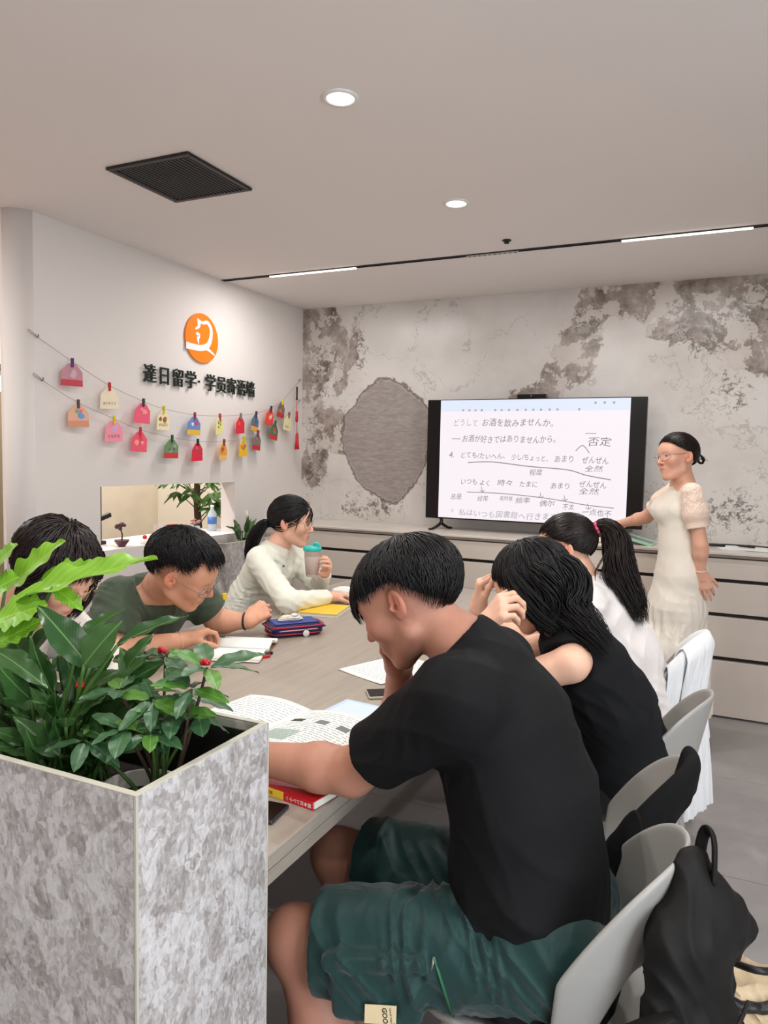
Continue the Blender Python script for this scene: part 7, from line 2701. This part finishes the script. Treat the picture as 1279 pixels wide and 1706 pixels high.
m_jacket = cloth_material('black_fleece', (13, 13, 14), 0.9, 0.12, 12, 0.2, sheen=0.0)
jk = thing('jacket', 'black jacket slung over the back of the second grey chair', 'jacket', (-0.15, 1.69, 0.7))
drape(chair2, -1.0, 0.22, lambda u: 0.06 + 0.02 * math.sin(u * 3), lambda u: 0.075 + 0.03 * math.sin(u * 5), 0.013, m_jacket, 'body', jk, seed=2, th=0.010)
drape(chair2, -1.0, -0.72, lambda u: 0.12, lambda u: 0.30 - 0.1 * u, 0.026, m_jacket, 'sleeve', jk, 16, 30, 0.01, 5, 0.06, 0.010)
m_wshirt = cloth_material('white_shirt_cotton', (238, 240, 242), 0.8, 0.22, 16, 0.05, stretch=(1, 1, 0.35))
wsx = thing('draped_shirt', 'long white shirt draped over the farthest chair on the right', 'shirt', (-0.05, 3.02, 0.5))
drape(chair4, -0.80, 0.75, lambda u: 0.09 + 0.02 * math.sin(u * 9), lambda u: 0.47 + 0.07 * math.sin(u * 6 + 1.0), 0.016, m_wshirt, 'body', wsx, 60, 44, 0.016, 7, 0.10, 0.003)
drape(chair4, -0.62, -0.15, lambda u: 0.03, lambda u: 0.62, 0.036, m_wshirt, 'sleeve', wsx, 24, 40, 0.014, 9, 0.10, 0.003)

# black backpack hanging from the nearest chair
bp = thing('backpack', 'black backpack hanging from the back of the nearest grey chair', 'backpack', (0.0, 1.33, 0.3))
m_bag = cloth_material('black_nylon', (20, 19, 18), 0.62, 0.14, 9, 0.08, sheen=0.0, stretch=(1, 1, 0.4))
BF = Form((-0.24, 1.02, 0.18), (0.18, 1.60, 0.90), 0.005)
wd_ = (0.5, 0.86, 0)
BF.cone((-0.028, 1.300, 0.790), (-0.020, 1.275, 0.68), 0.022, 0.040, 0.04, wide=wd_, ws=1.7)
BF.cone((-0.020, 1.275, 0.68), (-0.020, 1.235, 0.32), 0.046, 0.066, 0.05, wide=wd_, ws=2.1)
BF.cone((0.005, 1.32, 0.72), (0.048, 1.345, 0.672), 0.030, 0.024, 0.05)
BF.cone((0.020, 1.22, 0.52), (0.020, 1.20, 0.32), 0.050, 0.060, 0.04, wide=wd_, ws=1.5)
BF.folds(0.0042, [((0.9, 0.7, 0.25), 0.075, 1.0), ((0.4, -1, 0.15), 0.09, 0.8)], 6)
BF.plane((0, 0, 0.245), (0, 0, -1), 0.02)
form_obj('body', BF, m_bag, bp, 2)
MB().tube([(-0.018, 1.315, 0.780), (-0.012, 1.330, 0.822), (-0.002, 1.320, 0.838), (0.006, 1.305, 0.820), (0.008, 1.295, 0.760)], 0.010, 10, smoothn=6, flat=0.45).build('top_loop', m_bag, bp)
MB().tube([(-0.04, 1.18, 0.60), (-0.14, 1.10, 0.575), (-0.235, 1.085, 0.545), (-0.238, 1.07, 0.47), (-0.13, 1.085, 0.36), (-0.03, 1.16, 0.32)], 0.015, 10, smoothn=8, flat=0.25).build('shoulder_strap', m_bag, bp)
MB().tube([(0.035, 1.14, 0.60), (0.055, 1.20, 0.61), (0.066, 1.26, 0.60)], 0.0035, 6, smoothn=4).build('zip', m_black, bp)

# khaki bag on the floor behind
kb = thing('khaki_bag', 'crumpled khaki satin bag with black trim on the floor behind the backpack', 'bag', (0.07, 1.80, 0))
KF = Form((-0.17, 1.56, -0.004), (0.33, 2.08, 0.40), 0.006)
KF.ell((0.07, 1.81, 0.14), (0.18, 0.19, 0.15), None, 0.02)
KF.cone((0.01, 1.74, 0.24), (0.17, 1.86, 0.23), 0.06, 0.06, 0.06)
KF.folds(0.014, [((1, 0.5, 0.6), 0.09, 1.0), ((-0.5, 1, 0.4), 0.12, 1.0)], 9)
KF.plane((0, 0, 0.001), (0, 0, -1), 0.01)
kbo = form_obj('body', KF, cloth_material('khaki_satin', (206, 184, 150), 0.4, 0.3, 9, 0.05, 0.2), kb, 2)
tr = []
for a in np.linspace(-2.6, 2.2, 26):
    q, n_ = snap(kbo, (0.07 + 0.6 * math.sin(a) * 0.75, 1.81 - 0.6 * math.cos(a) * 0.75, 0.62), (-math.sin(a) * 0.75, math.cos(a) * 0.75, -0.72))
    tr.append(q + n_ * 0.004)
MB().tube(tr, 0.012, 8, smoothn=2).build('trim', m_black, kb)
MB().tube([tr[4], tr[4] + Vector((0.02, -0.03, 0.05)), tr[12] + Vector((0.06, -0.02, 0.09)), tr[20] + Vector((0.02, 0.02, 0.05)), tr[20]], 0.008, 8, smoothn=6).build('handle', m_black, kb)

# ------------------------------------------------------------------ leaves


def leaf_mesh(name, shape, L=1.0, W=0.4, n=18, m=3, lobes=0.0, cup=0.25, droop=0.25, wave=0.02, seed=0):
    """a leaf along +x of unit length, both faces real, with a folded midrib"""
    rn = random.Random(seed)
    bm_ = bmesh.new()
    rows = []
    ph = rn.uniform(0, 6.28)
    for i in range(n + 1):
        u = i / n
        if shape == 'lance':
            w = (math.sin(PI * u ** 0.80) ** 0.85) * (1 - 0.25 * u)
        elif shape == 'oval':
            w = math.sin(PI * u ** 0.85) ** 0.7
        else:
            w = (math.sin(PI * u ** 0.72) ** 0.75)
        w = max(w, 0.012)
        if lobes:
            w *= 1 - lobes * (0.5 + 0.5 * math.cos(u * PI * 9 + ph)) * min(1, 6 * u) * min(1, 5 * (1 - u))
        row = []
        for j in range(-m, m + 1):
            s = j / m
            y = s * w * W / 2
            z = cup * abs(y) - droop * u * u * 0.5 + droop * u * 0.25 + wave * math.sin(u * 17 + ph + 2 * s) * abs(s)
            row.append(bm_.verts.new((u * L + (0.05 * abs(s) * w if lobes else 0.0), y, z)))
        rows.append(row)
    for a, b in zip(rows, rows[1:]):
        for k in range(2 * m):
            f = bm_.faces.new((a[k], b[k], b[k + 1], a[k + 1]))
            f.smooth = True
    me_ = bpy.data.meshes.new(name)
    bm_.to_mesh(me_)
    bm_.free()
    return me_


def leaf_material(name, rgb, pale, rough=0.35, veins=26.0, vstr=0.35, rib=0.5):
    m, nt, b = new_mat(name)
    tc = nt.nodes.new('ShaderNodeTexCoord')
    sep = nt.nodes.new('ShaderNodeSeparateXYZ')
    nt.links.new(tc.outputs['Object'], sep.inputs[0])
    ay = math_node(nt, 'ABSOLUTE', sep.outputs[1])
    ribm = math_node(nt, 'LESS_THAN', ay, 0.008)
    w = math_node(nt, 'SUBTRACT', math_node(nt, 'MULTIPLY', sep.outputs[0], veins), math_node(nt, 'MULTIPLY', ay, veins * 1.6))
    vn = math_node(nt, 'POWER', math_node(nt, 'ABSOLUTE', math_node(nt, 'SINE', math_node(nt, 'MULTIPLY', w, PI))), 10.0)
    oi = nt.nodes.new('ShaderNodeObjectInfo')
    c0, c1 = lin(rgb), lin(pale)
    base = mixc(nt, noise(nt, tc.outputs['Object'], 5, 3).outputs[0], c0, tuple(x * 0.75 for x in c0[:3]) + (1,))
    base = mixc(nt, math_node(nt, 'MULTIPLY', oi.outputs['Random'], 0.45), base, mixc(nt, 0.6, c0, c1))
    base = mixc(nt, math_node(nt, 'MULTIPLY', vn, vstr), base, c1)
    base = mixc(nt, math_node(nt, 'MULTIPLY', ribm, rib), base, c1)
    nt.links.new(base, b.inputs['Base Color'])
    b.inputs['Roughness'].default_value = rough
    b.inputs['Specular IOR Level'].default_value = 0.5
    tr = nt.nodes.new('ShaderNodeBsdfTranslucent')
    nt.links.new(base, tr.inputs['Color'])
    mx = nt.nodes.new('ShaderNodeMixShader')
    mx.inputs[0].default_value = 0.22
    out = nt.nodes['Material Output']
    nt.links.new(b.outputs[0], mx.inputs[1])
    nt.links.new(tr.outputs[0], mx.inputs[2])
    nt.links.new(mx.outputs[0], out.inputs['Surface'])
    return m


def place_leaf(me_, B, T, width, normal, parent, base_w):
    """sets a leaf from B to T; width in metres; base_w is the mesh's own width"""
    B, T = Vector(B), Vector(T)
    x = T - B
    L = x.length
    x.normalize()
    n_ = Vector(normal)
    y = n_.cross(x)
    if y.length < 1e-4:
        y = Vector((0, 1, 0)).cross(x)
    y.normalize()
    z = x.cross(y)
    o = bpy.data.objects.new('leaf', me_)
    col.objects.link(o)
    k = width / base_w
    o.parent = parent
    inv = parent.matrix_basis.inverted()
    o.matrix_parent_inverse = inv
    o.matrix_basis = Matrix(((x.x * L, y.x * k, z.x * L, B.x), (x.y * L, y.y * k, z.y * L, B.y), (x.z * L, y.z * k, z.z * L, B.z), (0, 0, 0, 1)))
    return o


def leaf_set(prefix, mat, count, **kw):
    out = []
    for k in range(count):
        me_ = leaf_mesh(prefix, seed=k * 7 + 1, **kw)
        me_.materials.append(mat)
        out.append(me_)
    return out


m_phil = leaf_material('bright_philodendron_leaf', (112, 176, 36), (176, 214, 84), 0.4, 10, 0.25)
m_lily = leaf_material('dark_lily_leaf', (34, 78, 30), (120, 160, 96), 0.3, 18, 0.10, 0.6)
m_ard = leaf_material('blue_green_whorl_leaf', (52, 98, 58), (118, 152, 110), 0.38, 8, 0.10, 0.6)
m_ard2 = leaf_material('fresh_green_whorl_leaf', (74, 132, 42), (140, 180, 90), 0.4, 8, 0.10, 0.6)
m_money = leaf_material('money_tree_leaf', (44, 96, 32), (120, 160, 84), 0.35, 10, 0.2)
m_stem = MAT('green_stem', (70, 104, 44), 0.5, var=0.1)
m_bark = MAT('brown_stem', (76, 56, 40), 0.8, var=0.2, vscale=40)

phil_leaves = leaf_set('lobed_leaf', m_phil, 3, shape='broad', W=0.36, lobes=0.30, cup=0.35, droop=0.12, n=44)
lily_leaves = leaf_set('lance_leaf', m_lily, 3, shape='lance', W=0.40, cup=0.30, droop=0.30, n=16)
ard_leaves = leaf_set('oval_leaf', m_ard, 3, shape='oval', W=0.42, cup=0.20, droop=0.35, n=12)
ard2_leaves = leaf_set('oval_leaf', m_ard2, 2, shape='oval', W=0.42, cup=0.20, droop=0.35, n=12)
money_leaves = leaf_set('palmate_leaflet', m_money, 2, shape='lance', W=0.36, cup=0.2, droop=0.4, n=10)

PHIL = [
    ((-1.149, 0.900, 1.181), (-0.909, 1.000, 1.272), 0.066),
    ((-1.232, 0.950, 1.183), (-1.123, 0.990, 1.286), 0.062),
    ((-1.156, 0.970, 1.210), (-1.039, 1.000, 1.242), 0.050),
    ((-1.243, 0.930, 1.225), (-1.197, 0.950, 1.277), 0.062),
    ((-1.144, 0.860, 1.153), (-1.062, 0.900, 1.186), 0.073),
    ((-1.118, 0.840, 1.119), (-1.071, 0.900, 1.159), 0.046),
    ((-1.070, 0.920, 1.211), (-1.009, 0.930, 1.175), 0.030),
    ((-1.212, 0.900, 1.188), (-1.158, 0.920, 1.223), 0.065),
    ((-1.30, 0.90, 1.20), (-1.42, 0.95, 1.27), 0.08),
    ((-1.26, 0.86, 1.17), (-1.33, 0.80, 1.24), 0.07),
]
LILY = [
    ((-0.919, 0.860, 1.103), (-1.013, 0.840, 1.203), 0.062), ((-0.910, 0.840, 1.113), (-0.856, 0.860, 1.187), 0.064),
    ((-0.860, 0.860, 1.147), (-0.782, 0.930, 1.197), 0.046), ((-0.988, 0.900, 1.132), (-0.956, 0.970, 1.180), 0.041),
    ((-0.980, 0.840, 1.057), (-1.012, 0.820, 1.150), 0.047), ((-1.085, 0.820, 1.117), (-0.946, 0.800, 1.088), 0.046),
    ((-1.020, 0.840, 1.000), (-1.059, 0.800, 1.111), 0.047), ((-0.989, 0.900, 1.065), (-0.968, 0.960, 1.095), 0.048),
    ((-0.962, 0.900, 1.006), (-1.038, 0.900, 1.126), 0.040), ((-1.066, 0.830, 0.949), (-0.981, 0.820, 1.053), 0.041),
    ((-0.956, 0.920, 1.012), (-0.910, 0.950, 1.084), 0.038), ((-0.919, 0.800, 0.978), (-1.000, 0.780, 1.037), 0.040),
    ((-1.067, 0.880, 1.058), (-1.166, 0.900, 1.138), 0.055), ((-0.876, 0.950, 1.099), (-1.002, 0.980, 1.080), 0.038),
    ((-1.018, 0.900, 1.050), (-1.024, 0.930, 1.153), 0.054), ((-0.952, 0.920, 1.065), (-0.998, 0.960, 1.145), 0.050),
    ((-1.124, 0.900, 1.056), (-1.082, 0.930, 1.154), 0.056), ((-0.917, 0.930, 1.072), (-0.888, 0.970, 1.145), 0.045),
    ((-1.173, 0.880, 1.054), (-1.144, 0.920, 1.125), 0.056), ((-0.884, 0.930, 1.051), (-0.943, 0.950, 1.116), 0.042),
]
SOIL = 0.88
NRM = Vector((0.12, -0.55, 0.83))


def stem(parent, a, b, r0, r1, mat, bow=(0, 0, 0), name='stem'):
    a, b = Vector(a), Vector(b)
    mid = (a + b) / 2 + Vector(bow)
    return MB().tube([a, mid, b], [r0, r1], 6, smoothn=4).build(name, mat, parent)


ph = thing('philodendron', 'bright yellow-green plant with large lobed leaves at the left of the planter', 'plant', (-1.18, 0.88, SOIL))
for k, (B, T, w) in enumerate(PHIL):
    place_leaf(phil_leaves[k % 3], B, T, w * 1.3, NRM + Vector((0.1 * math.sin(k * 3), 0.2 * math.cos(k * 2), 0)), ph, 0.36)
    stem(ph, (-1.18 + 0.03 * math.sin(k * 2), 0.88 + 0.03 * math.cos(k * 2), SOIL), B, 0.005, 0.003, m_stem, (0, -0.01, 0.03))
rnd = random.Random(8)
ly = thing('peace_lily', 'dark green lance-leaved plant in the middle of the foreground planter', 'plant', (-0.98, 0.86, SOIL))
for k, (B, T, w) in enumerate(LILY):
    place_leaf(lily_leaves[k % 3], B, T, w, NRM + Vector((rnd.uniform(-.4, .4), rnd.uniform(-.3, .3), rnd.uniform(-.2, .2))), ly, 0.40)
    stem(ly, (-0.98 + rnd.uniform(-.05, .05), 0.87 + rnd.uniform(-.04, .04), SOIL), B, 0.0045, 0.003, m_stem, (rnd.uniform(-.01, .01), 0, 0.02))
for k in range(90):
    a = rnd.uniform(0, 2 * PI)
    r_ = rnd.uniform(0.02, 0.12)
    el = rnd.uniform(0.25, 1.1)
    z0 = rnd.uniform(0.93, 1.06)
    B = Vector((-0.99 + r_ * 1.5 * math.cos(a), 0.865 + r_ * 0.75 * math.sin(a), z0))
    L_ = rnd.uniform(0.08, 0.13)
    T = B + Vector((math.cos(a) * math.cos(el), math.sin(a) * math.cos(el) * 0.7, math.sin(el) * 0.75)) * L_
    if T.x > -0.80:
        continue
    T.y = min(max(T.y, 0.76), 1.0)
    place_leaf(lily_leaves[k % 3], B, T, rnd.uniform(0.028, 0.044), NRM + Vector((rnd.uniform(-.5, .5), rnd.uniform(-.5, .5), 0)), ly, 0.40)
    stem(ly, (-0.98 + rnd.uniform(-.06, .06), 0.865 + rnd.uniform(-.05, .05), SOIL), B, 0.004, 0.0025, m_stem)
# more of the same foliage further along the box, outside the picture
ly2 = thing('peace_lily', 'dark green lance-leaved plant at the far left end of the foreground planter', 'plant', (-1.55, 0.86, SOIL))
for k in range(34):
    a = rnd.uniform(0, 2 * PI)
    r_ = rnd.uniform(0.02, 0.16)
    el = rnd.uniform(0.3, 1.2)
    B = Vector((-1.55 + r_ * 1.5 * math.cos(a), 0.865 + r_ * 0.5 * math.sin(a), rnd.uniform(0.93, 1.08)))
    T = B + Vector((math.cos(a) * math.cos(el), math.sin(a) * math.cos(el) * 0.7, math.sin(el) * 0.8)) * rnd.uniform(0.09, 0.15)
    T.y = min(max(T.y, 0.76), 1.0)
    place_leaf(lily_leaves[k % 3], B, T, rnd.uniform(0.035, 0.055), NRM + Vector((rnd.uniform(-.5, .5), rnd.uniform(-.5, .5), 0)), ly2, 0.40)
    stem(ly2, (-1.55 + rnd.uniform(-.06, .06), 0.865 + rnd.uniform(-.05, .05), SOIL), B, 0.004, 0.0025, m_stem)

WHORL = [(-0.724, 0.910, 1.118), (-0.787, 0.860, 1.072), (-0.843, 0.950, 1.109), (-0.855, 0.860, 1.076), (-0.764, 0.880, 1.046), (-0.735, 0.900, 1.042),
         (-0.805, 0.820, 1.036), (-0.866, 0.800, 1.014), (-0.765, 0.830, 1.032), (-0.730, 0.880, 1.091), (-0.82, 0.90, 1.02), (-0.78, 0.93, 1.06)]
ar = thing('coralberry_plant', 'bushy plant with whorled blue-green oval leaves and red berries in the planter', 'plant', (-0.79, 0.87, SOIL))
for k, c in enumerate(WHORL):
    C_ = Vector(c)
    n_l = 7 if k in (0, 1, 3) else 6
    a0 = rnd.uniform(0, 6.28)
    for q in range(n_l):
        a = a0 + 2 * PI * q / n_l + rnd.uniform(-.25, .25)
        el = rnd.uniform(-0.45, 0.35) if k else rnd.uniform(-0.35, 0.45)
        L_ = rnd.uniform(0.055, 0.078) * (1.12 if k == 0 else 0.95)
        d = Vector((math.cos(a) * math.cos(el), math.sin(a) * math.cos(el), math.sin(el)))
        B = C_ + d * 0.006
        T = B + d * L_
        T.y = max(T.y, 0.742)
        if T.z < 1.03 and T.x > -0.70:
            T.x = -0.705
        nn = Vector((0, -0.25, 1)) + Vector((rnd.uniform(-.25, .25), rnd.uniform(-.25, .25), 0))
        place_leaf((ard_leaves if (k * 3 + q) % 4 else ard2_leaves)[(q + k) % 2], B, T, L_ * rnd.uniform(0.36, 0.46), nn, ar, 0.42)
    stem(ar, (-0.79 + 0.02 * math.sin(k * 2.1), 0.87 + 0.02 * math.cos(k * 2.1), SOIL), c, 0.004, 0.0022, m_bark if k % 3 == 0 else m_stem, (0.01 * math.sin(k), 0.005, 0.0))
m_berry = MAT('red_berry', (176, 16, 34), 0.3, var=0.2, vscale=120)
for (x, y, z) in ((-0.722, 0.903, 1.129), (-0.843, 0.943, 1.122), (-0.931, 0.850, 1.076)):
    for q in range(6):
        e = Vector((rnd.uniform(-1, 1), rnd.uniform(-1, 1), rnd.uniform(-.4, 1))).normalized() * 0.0045
        MB().lathe([(0, -0.0045), (0.003, -0.0035), (0.0045, 0), (0.003, 0.0035), (0, 0.0045)], (x + e.x, y + e.y, z + e.z), 10).build('berry', m_berry, ar)
ptw = thing('plant_pot', 'white round nursery pot half hidden inside the planter corner', 'pot', (-0.79, 0.855, SOIL))
MB().lathe([(0.050, 0.0), (0.058, 0.075), (0.061, 0.077), (0.061, 0.085), (0.056, 0.085), (0.052, 0.06), (0, 0.06)], (-0.79, 0.835, SOIL - 0.02), 32).build('body', MAT('white_pot', (206, 202, 192), 0.5), ptw)
MB().lathe([(0, 0.064), (0.050, 0.062)], (-0.79, 0.835, SOIL - 0.02), 24).build('soil', m_soil, ptw)

# ------------------------------------------------------------------ low stone planter with a lily by the white wall
lp2 = thing('stone_planter', 'low marble-clad planter against the white wall behind the students', 'planter', (-2.98, 4.2, 0))
PA, PB = (XL + 0.002, 3.78), (-2.86, 4.570)
box_obj('side_panel', (PB[0] - 0.02, PA[1], 0), (PB[0], PB[1], 0.885), m_breccia, lp2, 0.001, 1)
box_obj('side_panel', (PA[0], PA[1], 0), (PB[0] - 0.02, PA[1] + 0.02, 0.885), m_breccia, lp2, 0.001, 1)
box_obj('side_panel', (PA[0], PB[1] - 0.02, 0), (PB[0] - 0.02, PB[1], 0.885), m_breccia, lp2, 0.001, 1)
box_obj('rim', (PB[0] - 0.02, PA[1], 0.885), (PB[0], PB[1], 0.888), m_rim, lp2, 0.0005, 1)
box_obj('soil', (PA[0], PA[1] + 0.02, 0.70), (PB[0] - 0.02, PB[1] - 0.02, 0.82), m_soil, lp2, 0)
l3 = thing('peace_lily', 'small dark lily with a white bud in the low planter by the wall', 'plant', (-2.98, 4.12, 0.82))
for k in range(15):
    a = rnd.uniform(0, 2 * PI)
    el = rnd.uniform(0.1, 1.2)
    B = Vector((-2.98 + 0.03 * math.cos(a), 4.12 + 0.03 * math.sin(a), rnd.uniform(0.86, 0.93)))
    T = B + Vector((0.55 * math.cos(a) * math.cos(el), math.sin(a) * math.cos(el), math.sin(el) * 0.8)) * rnd.uniform(0.13, 0.2)
    T.x = max(T.x, XL + 0.02)
    T.z = max(T.z, 0.9)
    place_leaf(lily_leaves[k % 3], B, T, rnd.uniform(0.036, 0.05), Vector((0.4, -0.3, 0.8)), l3, 0.40)
    stem(l3, (-2.98, 4.12, 0.82), B, 0.004, 0.003, m_stem)
stem(l3, (-2.98, 4.13, 0.82), (-2.97, 4.15, 1.02), 0.003, 0.002, m_stem)
MB().lathe([(0, 0), (0.010, 0.012), (0.011, 0.03), (0.005, 0.05), (0, 0.06)], (-2.97, 4.15, 1.015), 12).build('bud', MAT('white_bud', (226, 222, 206), 0.6), l3)

# ------------------------------------------------------------------ things in and behind the wall opening
sh = struct(box_obj('trim_6', (XL - 0.42, yo0 - 0.10, 0.86), (XL - TH - 0.001, yo1 + 0.3, 0.903), m_wall, bev=0.002))
pst = thing('door_post', 'grey metal door post with a dark clamp behind the wall opening', 'post', (-3.36, 3.20, 0))
box_obj('post', (-3.40, 3.165, 0.9035), (-3.36, 3.235, 2.2), MAT('grey_green_metal', (112, 120, 112), 0.4, metal=0.5), pst, 0.004)
box_obj('edge', (-3.3595, 3.228, 0.9035), (-3.352, 3.236, 2.2), m_black, pst, 0.001)
MB().box((-3.358, 3.16, 1.045), (-3.335, 3.30, 1.075), 0.006, 2, Matrix.Rotation(R(15), 3, 'X')).build('clamp', m_black, pst)
box_obj('foot', (-3.41, 3.155, 0.9032), (-3.34, 3.26, 0.925), m_black, pst, 0.003)
bw = thing('bowl_ornament', 'small dark bowl ornament with a ball tree on the opening sill', 'ornament', (-3.17, 3.21, 0.905))
m_plum = MAT('plum_lacquer', (92, 52, 58), 0.35)
MB().lathe([(0, 0.002), (0.018, 0.0), (0.022, 0.006), (0.040, 0.030), (0.042, 0.040), (0.036, 0.040), (0, 0.030)], (-3.17, 3.21, 0.9055), 24).build('bowl', m_plum, bw)
MB().tube([(-3.17, 3.21, 0.935), (-3.168, 3.212, 0.975), (-3.17, 3.205, 1.0)], 0.004, 8).build('trunk', m_bark, bw)
for k in range(9):
    e = Vector((rnd.uniform(-1, 1), rnd.uniform(-1, 1), rnd.uniform(-.7, .7))) * 0.022
    MB().lathe([(0, -0.012), (0.009, -0.008), (0.012, 0), (0.009, 0.008), (0, 0.012)], (-3.17 + e.x, 3.205 + e.y, 1.022 + e.z), 10).build('ball', m_plum, bw)
fg = thing('figurine', 'tiny red and white figurine between the bowl and the red stand', 'figurine', (-3.16, 3.40, 0.905))
MB().lathe([(0, 0), (0.024, 0.0), (0.028, 0.012), (0.022, 0.028), (0, 0.032)], (-3.16, 3.385, 0.9055), 18).build('body', MAT('white_porcelain', (232, 226, 220), 0.25), fg)
MB().lathe([(0, 0.0), (0.020, 0.002), (0.022, 0.016), (0.014, 0.030), (0, 0.034)], (-3.155, 3.425, 0.9055), 18).build('dress', m_red, fg)
MB().lathe([(0, 0.028), (0.012, 0.032), (0.014, 0.042), (0.008, 0.052), (0, 0.054)], (-3.16, 3.385, 0.9055), 14).build('head', m_red, fg)
rs = thing('red_stand', 'red acrylic card stand with a clear holder on the opening sill', 'stand', (-3.17, 3.56, 0.905))
m_racr = MAT('red_acrylic', (214, 40, 60), 0.25)
box_obj('base', (-3.20, 3.50, 0.9055), (-3.14, 3.66, 0.914), m_racr, rs, 0.002)
box_obj('red_block', (-3.185, 3.60, 0.9142), (-3.155, 3.655, 1.005), m_racr, rs, 0.003)
hold = MB()
hold.box((-3.172, 3.475, 0.914), (-3.168, 3.60, 1.012), 0.0005, 1)
hold.build('clear_holder', MAT('clear_acrylic', (236, 226, 224), 0.1, alpha=0.35), rs)
text_obj('print', '福', (-3.1545, 3.608, 0.945), WY, WZ, 0.045, cmat((246, 214, 120)), rs)
vs2 = thing('flower_jar', 'small pink flower arrangement by the tree behind the opening', 'flowers', (-3.30, 4.02, 0.903))
MB().lathe([(0, 0), (0.03, 0), (0.036, 0.02), (0.028, 0.055), (0.024, 0.055), (0, 0.045)], (-3.30, 4.02, 0.9035), 20).build('jar', MAT('blue_white_jar', (196, 208, 226), 0.25, var=0.2, vscale=40), vs2)
for k in range(7):
    a = 2 * PI * k / 7
    c = (-3.30 + 0.022 * math.cos(a), 4.02 + 0.03 * math.sin(a), 0.985 + 0.012 * math.sin(3 * a))
    MB().lathe([(0, -0.008), (0.010, -0.004), (0.014, 0.004), (0.006, 0.008), (0, 0.006)], c, 10).build('flower', MAT('dusty_pink', (176, 120, 124), 0.7), vs2)
    stem(vs2, (-3.30, 4.02, 0.95), c, 0.002, 0.0015, m_stem)
bo = thing('water_bottle', 'small clear bottle with a blue label right of the tree behind the opening', 'bottle', (-3.34, 4.25, 0.903))
MB().lathe([(0, 0), (0.030, 0), (0.032, 0.01), (0.032, 0.12), (0.012, 0.155), (0.012, 0.17), (0, 0.17)], (-3.34, 4.25, 0.9035), 20).build('body', MAT('pale_bottle', (206, 220, 232), 0.15, alpha=0.7), bo)
MB().lathe([(0.0325, 0.05), (0.0328, 0.05), (0.0328, 0.10), (0.0325, 0.10)], (-3.34, 4.25, 0.9035), 20).build('label', MAT('blue_label', (70, 120, 196), 0.4), bo)
MB().lathe([(0.013, 0.170), (0.0135, 0.172), (0.0135, 0.184), (0, 0.185)], (-3.34, 4.25, 0.9035), 14).build('cap', m_white, bo)

mt = thing('money_tree', 'tall potted tree with fingered green leaves seen through the wall opening', 'tree', (-3.72, 4.56, 0))
MB().lathe([(0, 0), (0.13, 0), (0.15, 0.02), (0.17, 0.30), (0.16, 0.30), (0.14, 0.26), (0, 0.26)], (-3.72, 4.56, 0), 28).build('pot', MAT('tree_pot', (190, 182, 170), 0.4), mt)
MB().tube([(-3.72, 4.56, 0.25), (-3.71, 4.57, 0.7), (-3.73, 4.56, 1.1), (-3.72, 4.57, 1.5)], [0.036, 0.030, 0.026, 0.016], 12, smoothn=6).build('trunk', m_bark, mt)
for k in range(26):
    a = rnd.uniform(0, 2 * PI)
    z = rnd.uniform(0.98, 1.62)
    r_ = rnd.uniform(0.12, 0.34)
    hub = Vector((-3.72 + r_ * 0.8 * math.cos(a), 4.56 + r_ * math.sin(a), z + 0.04))
    if hub.x > XL - TH - 0.20:
        hub.x = XL - TH - 0.22
    stem(mt, (-3.72, 4.565, z - 0.10), hub, 0.005, 0.003, m_stem)
    for q in range(6):
        b = a + (q - 2.5) * 0.55
        el = rnd.uniform(-0.7, 0.0)
        T = hub + Vector((math.cos(b) * math.cos(el), math.sin(b) * math.cos(el), math.sin(el))) * rnd.uniform(0.11, 0.17)
        T.x = min(T.x, XL - TH - 0.01)
        place_leaf(money_leaves[q % 2], hub, T, rnd.uniform(0.036, 0.052), Vector((0.3, -0.3, 0.9)), mt, 0.36)
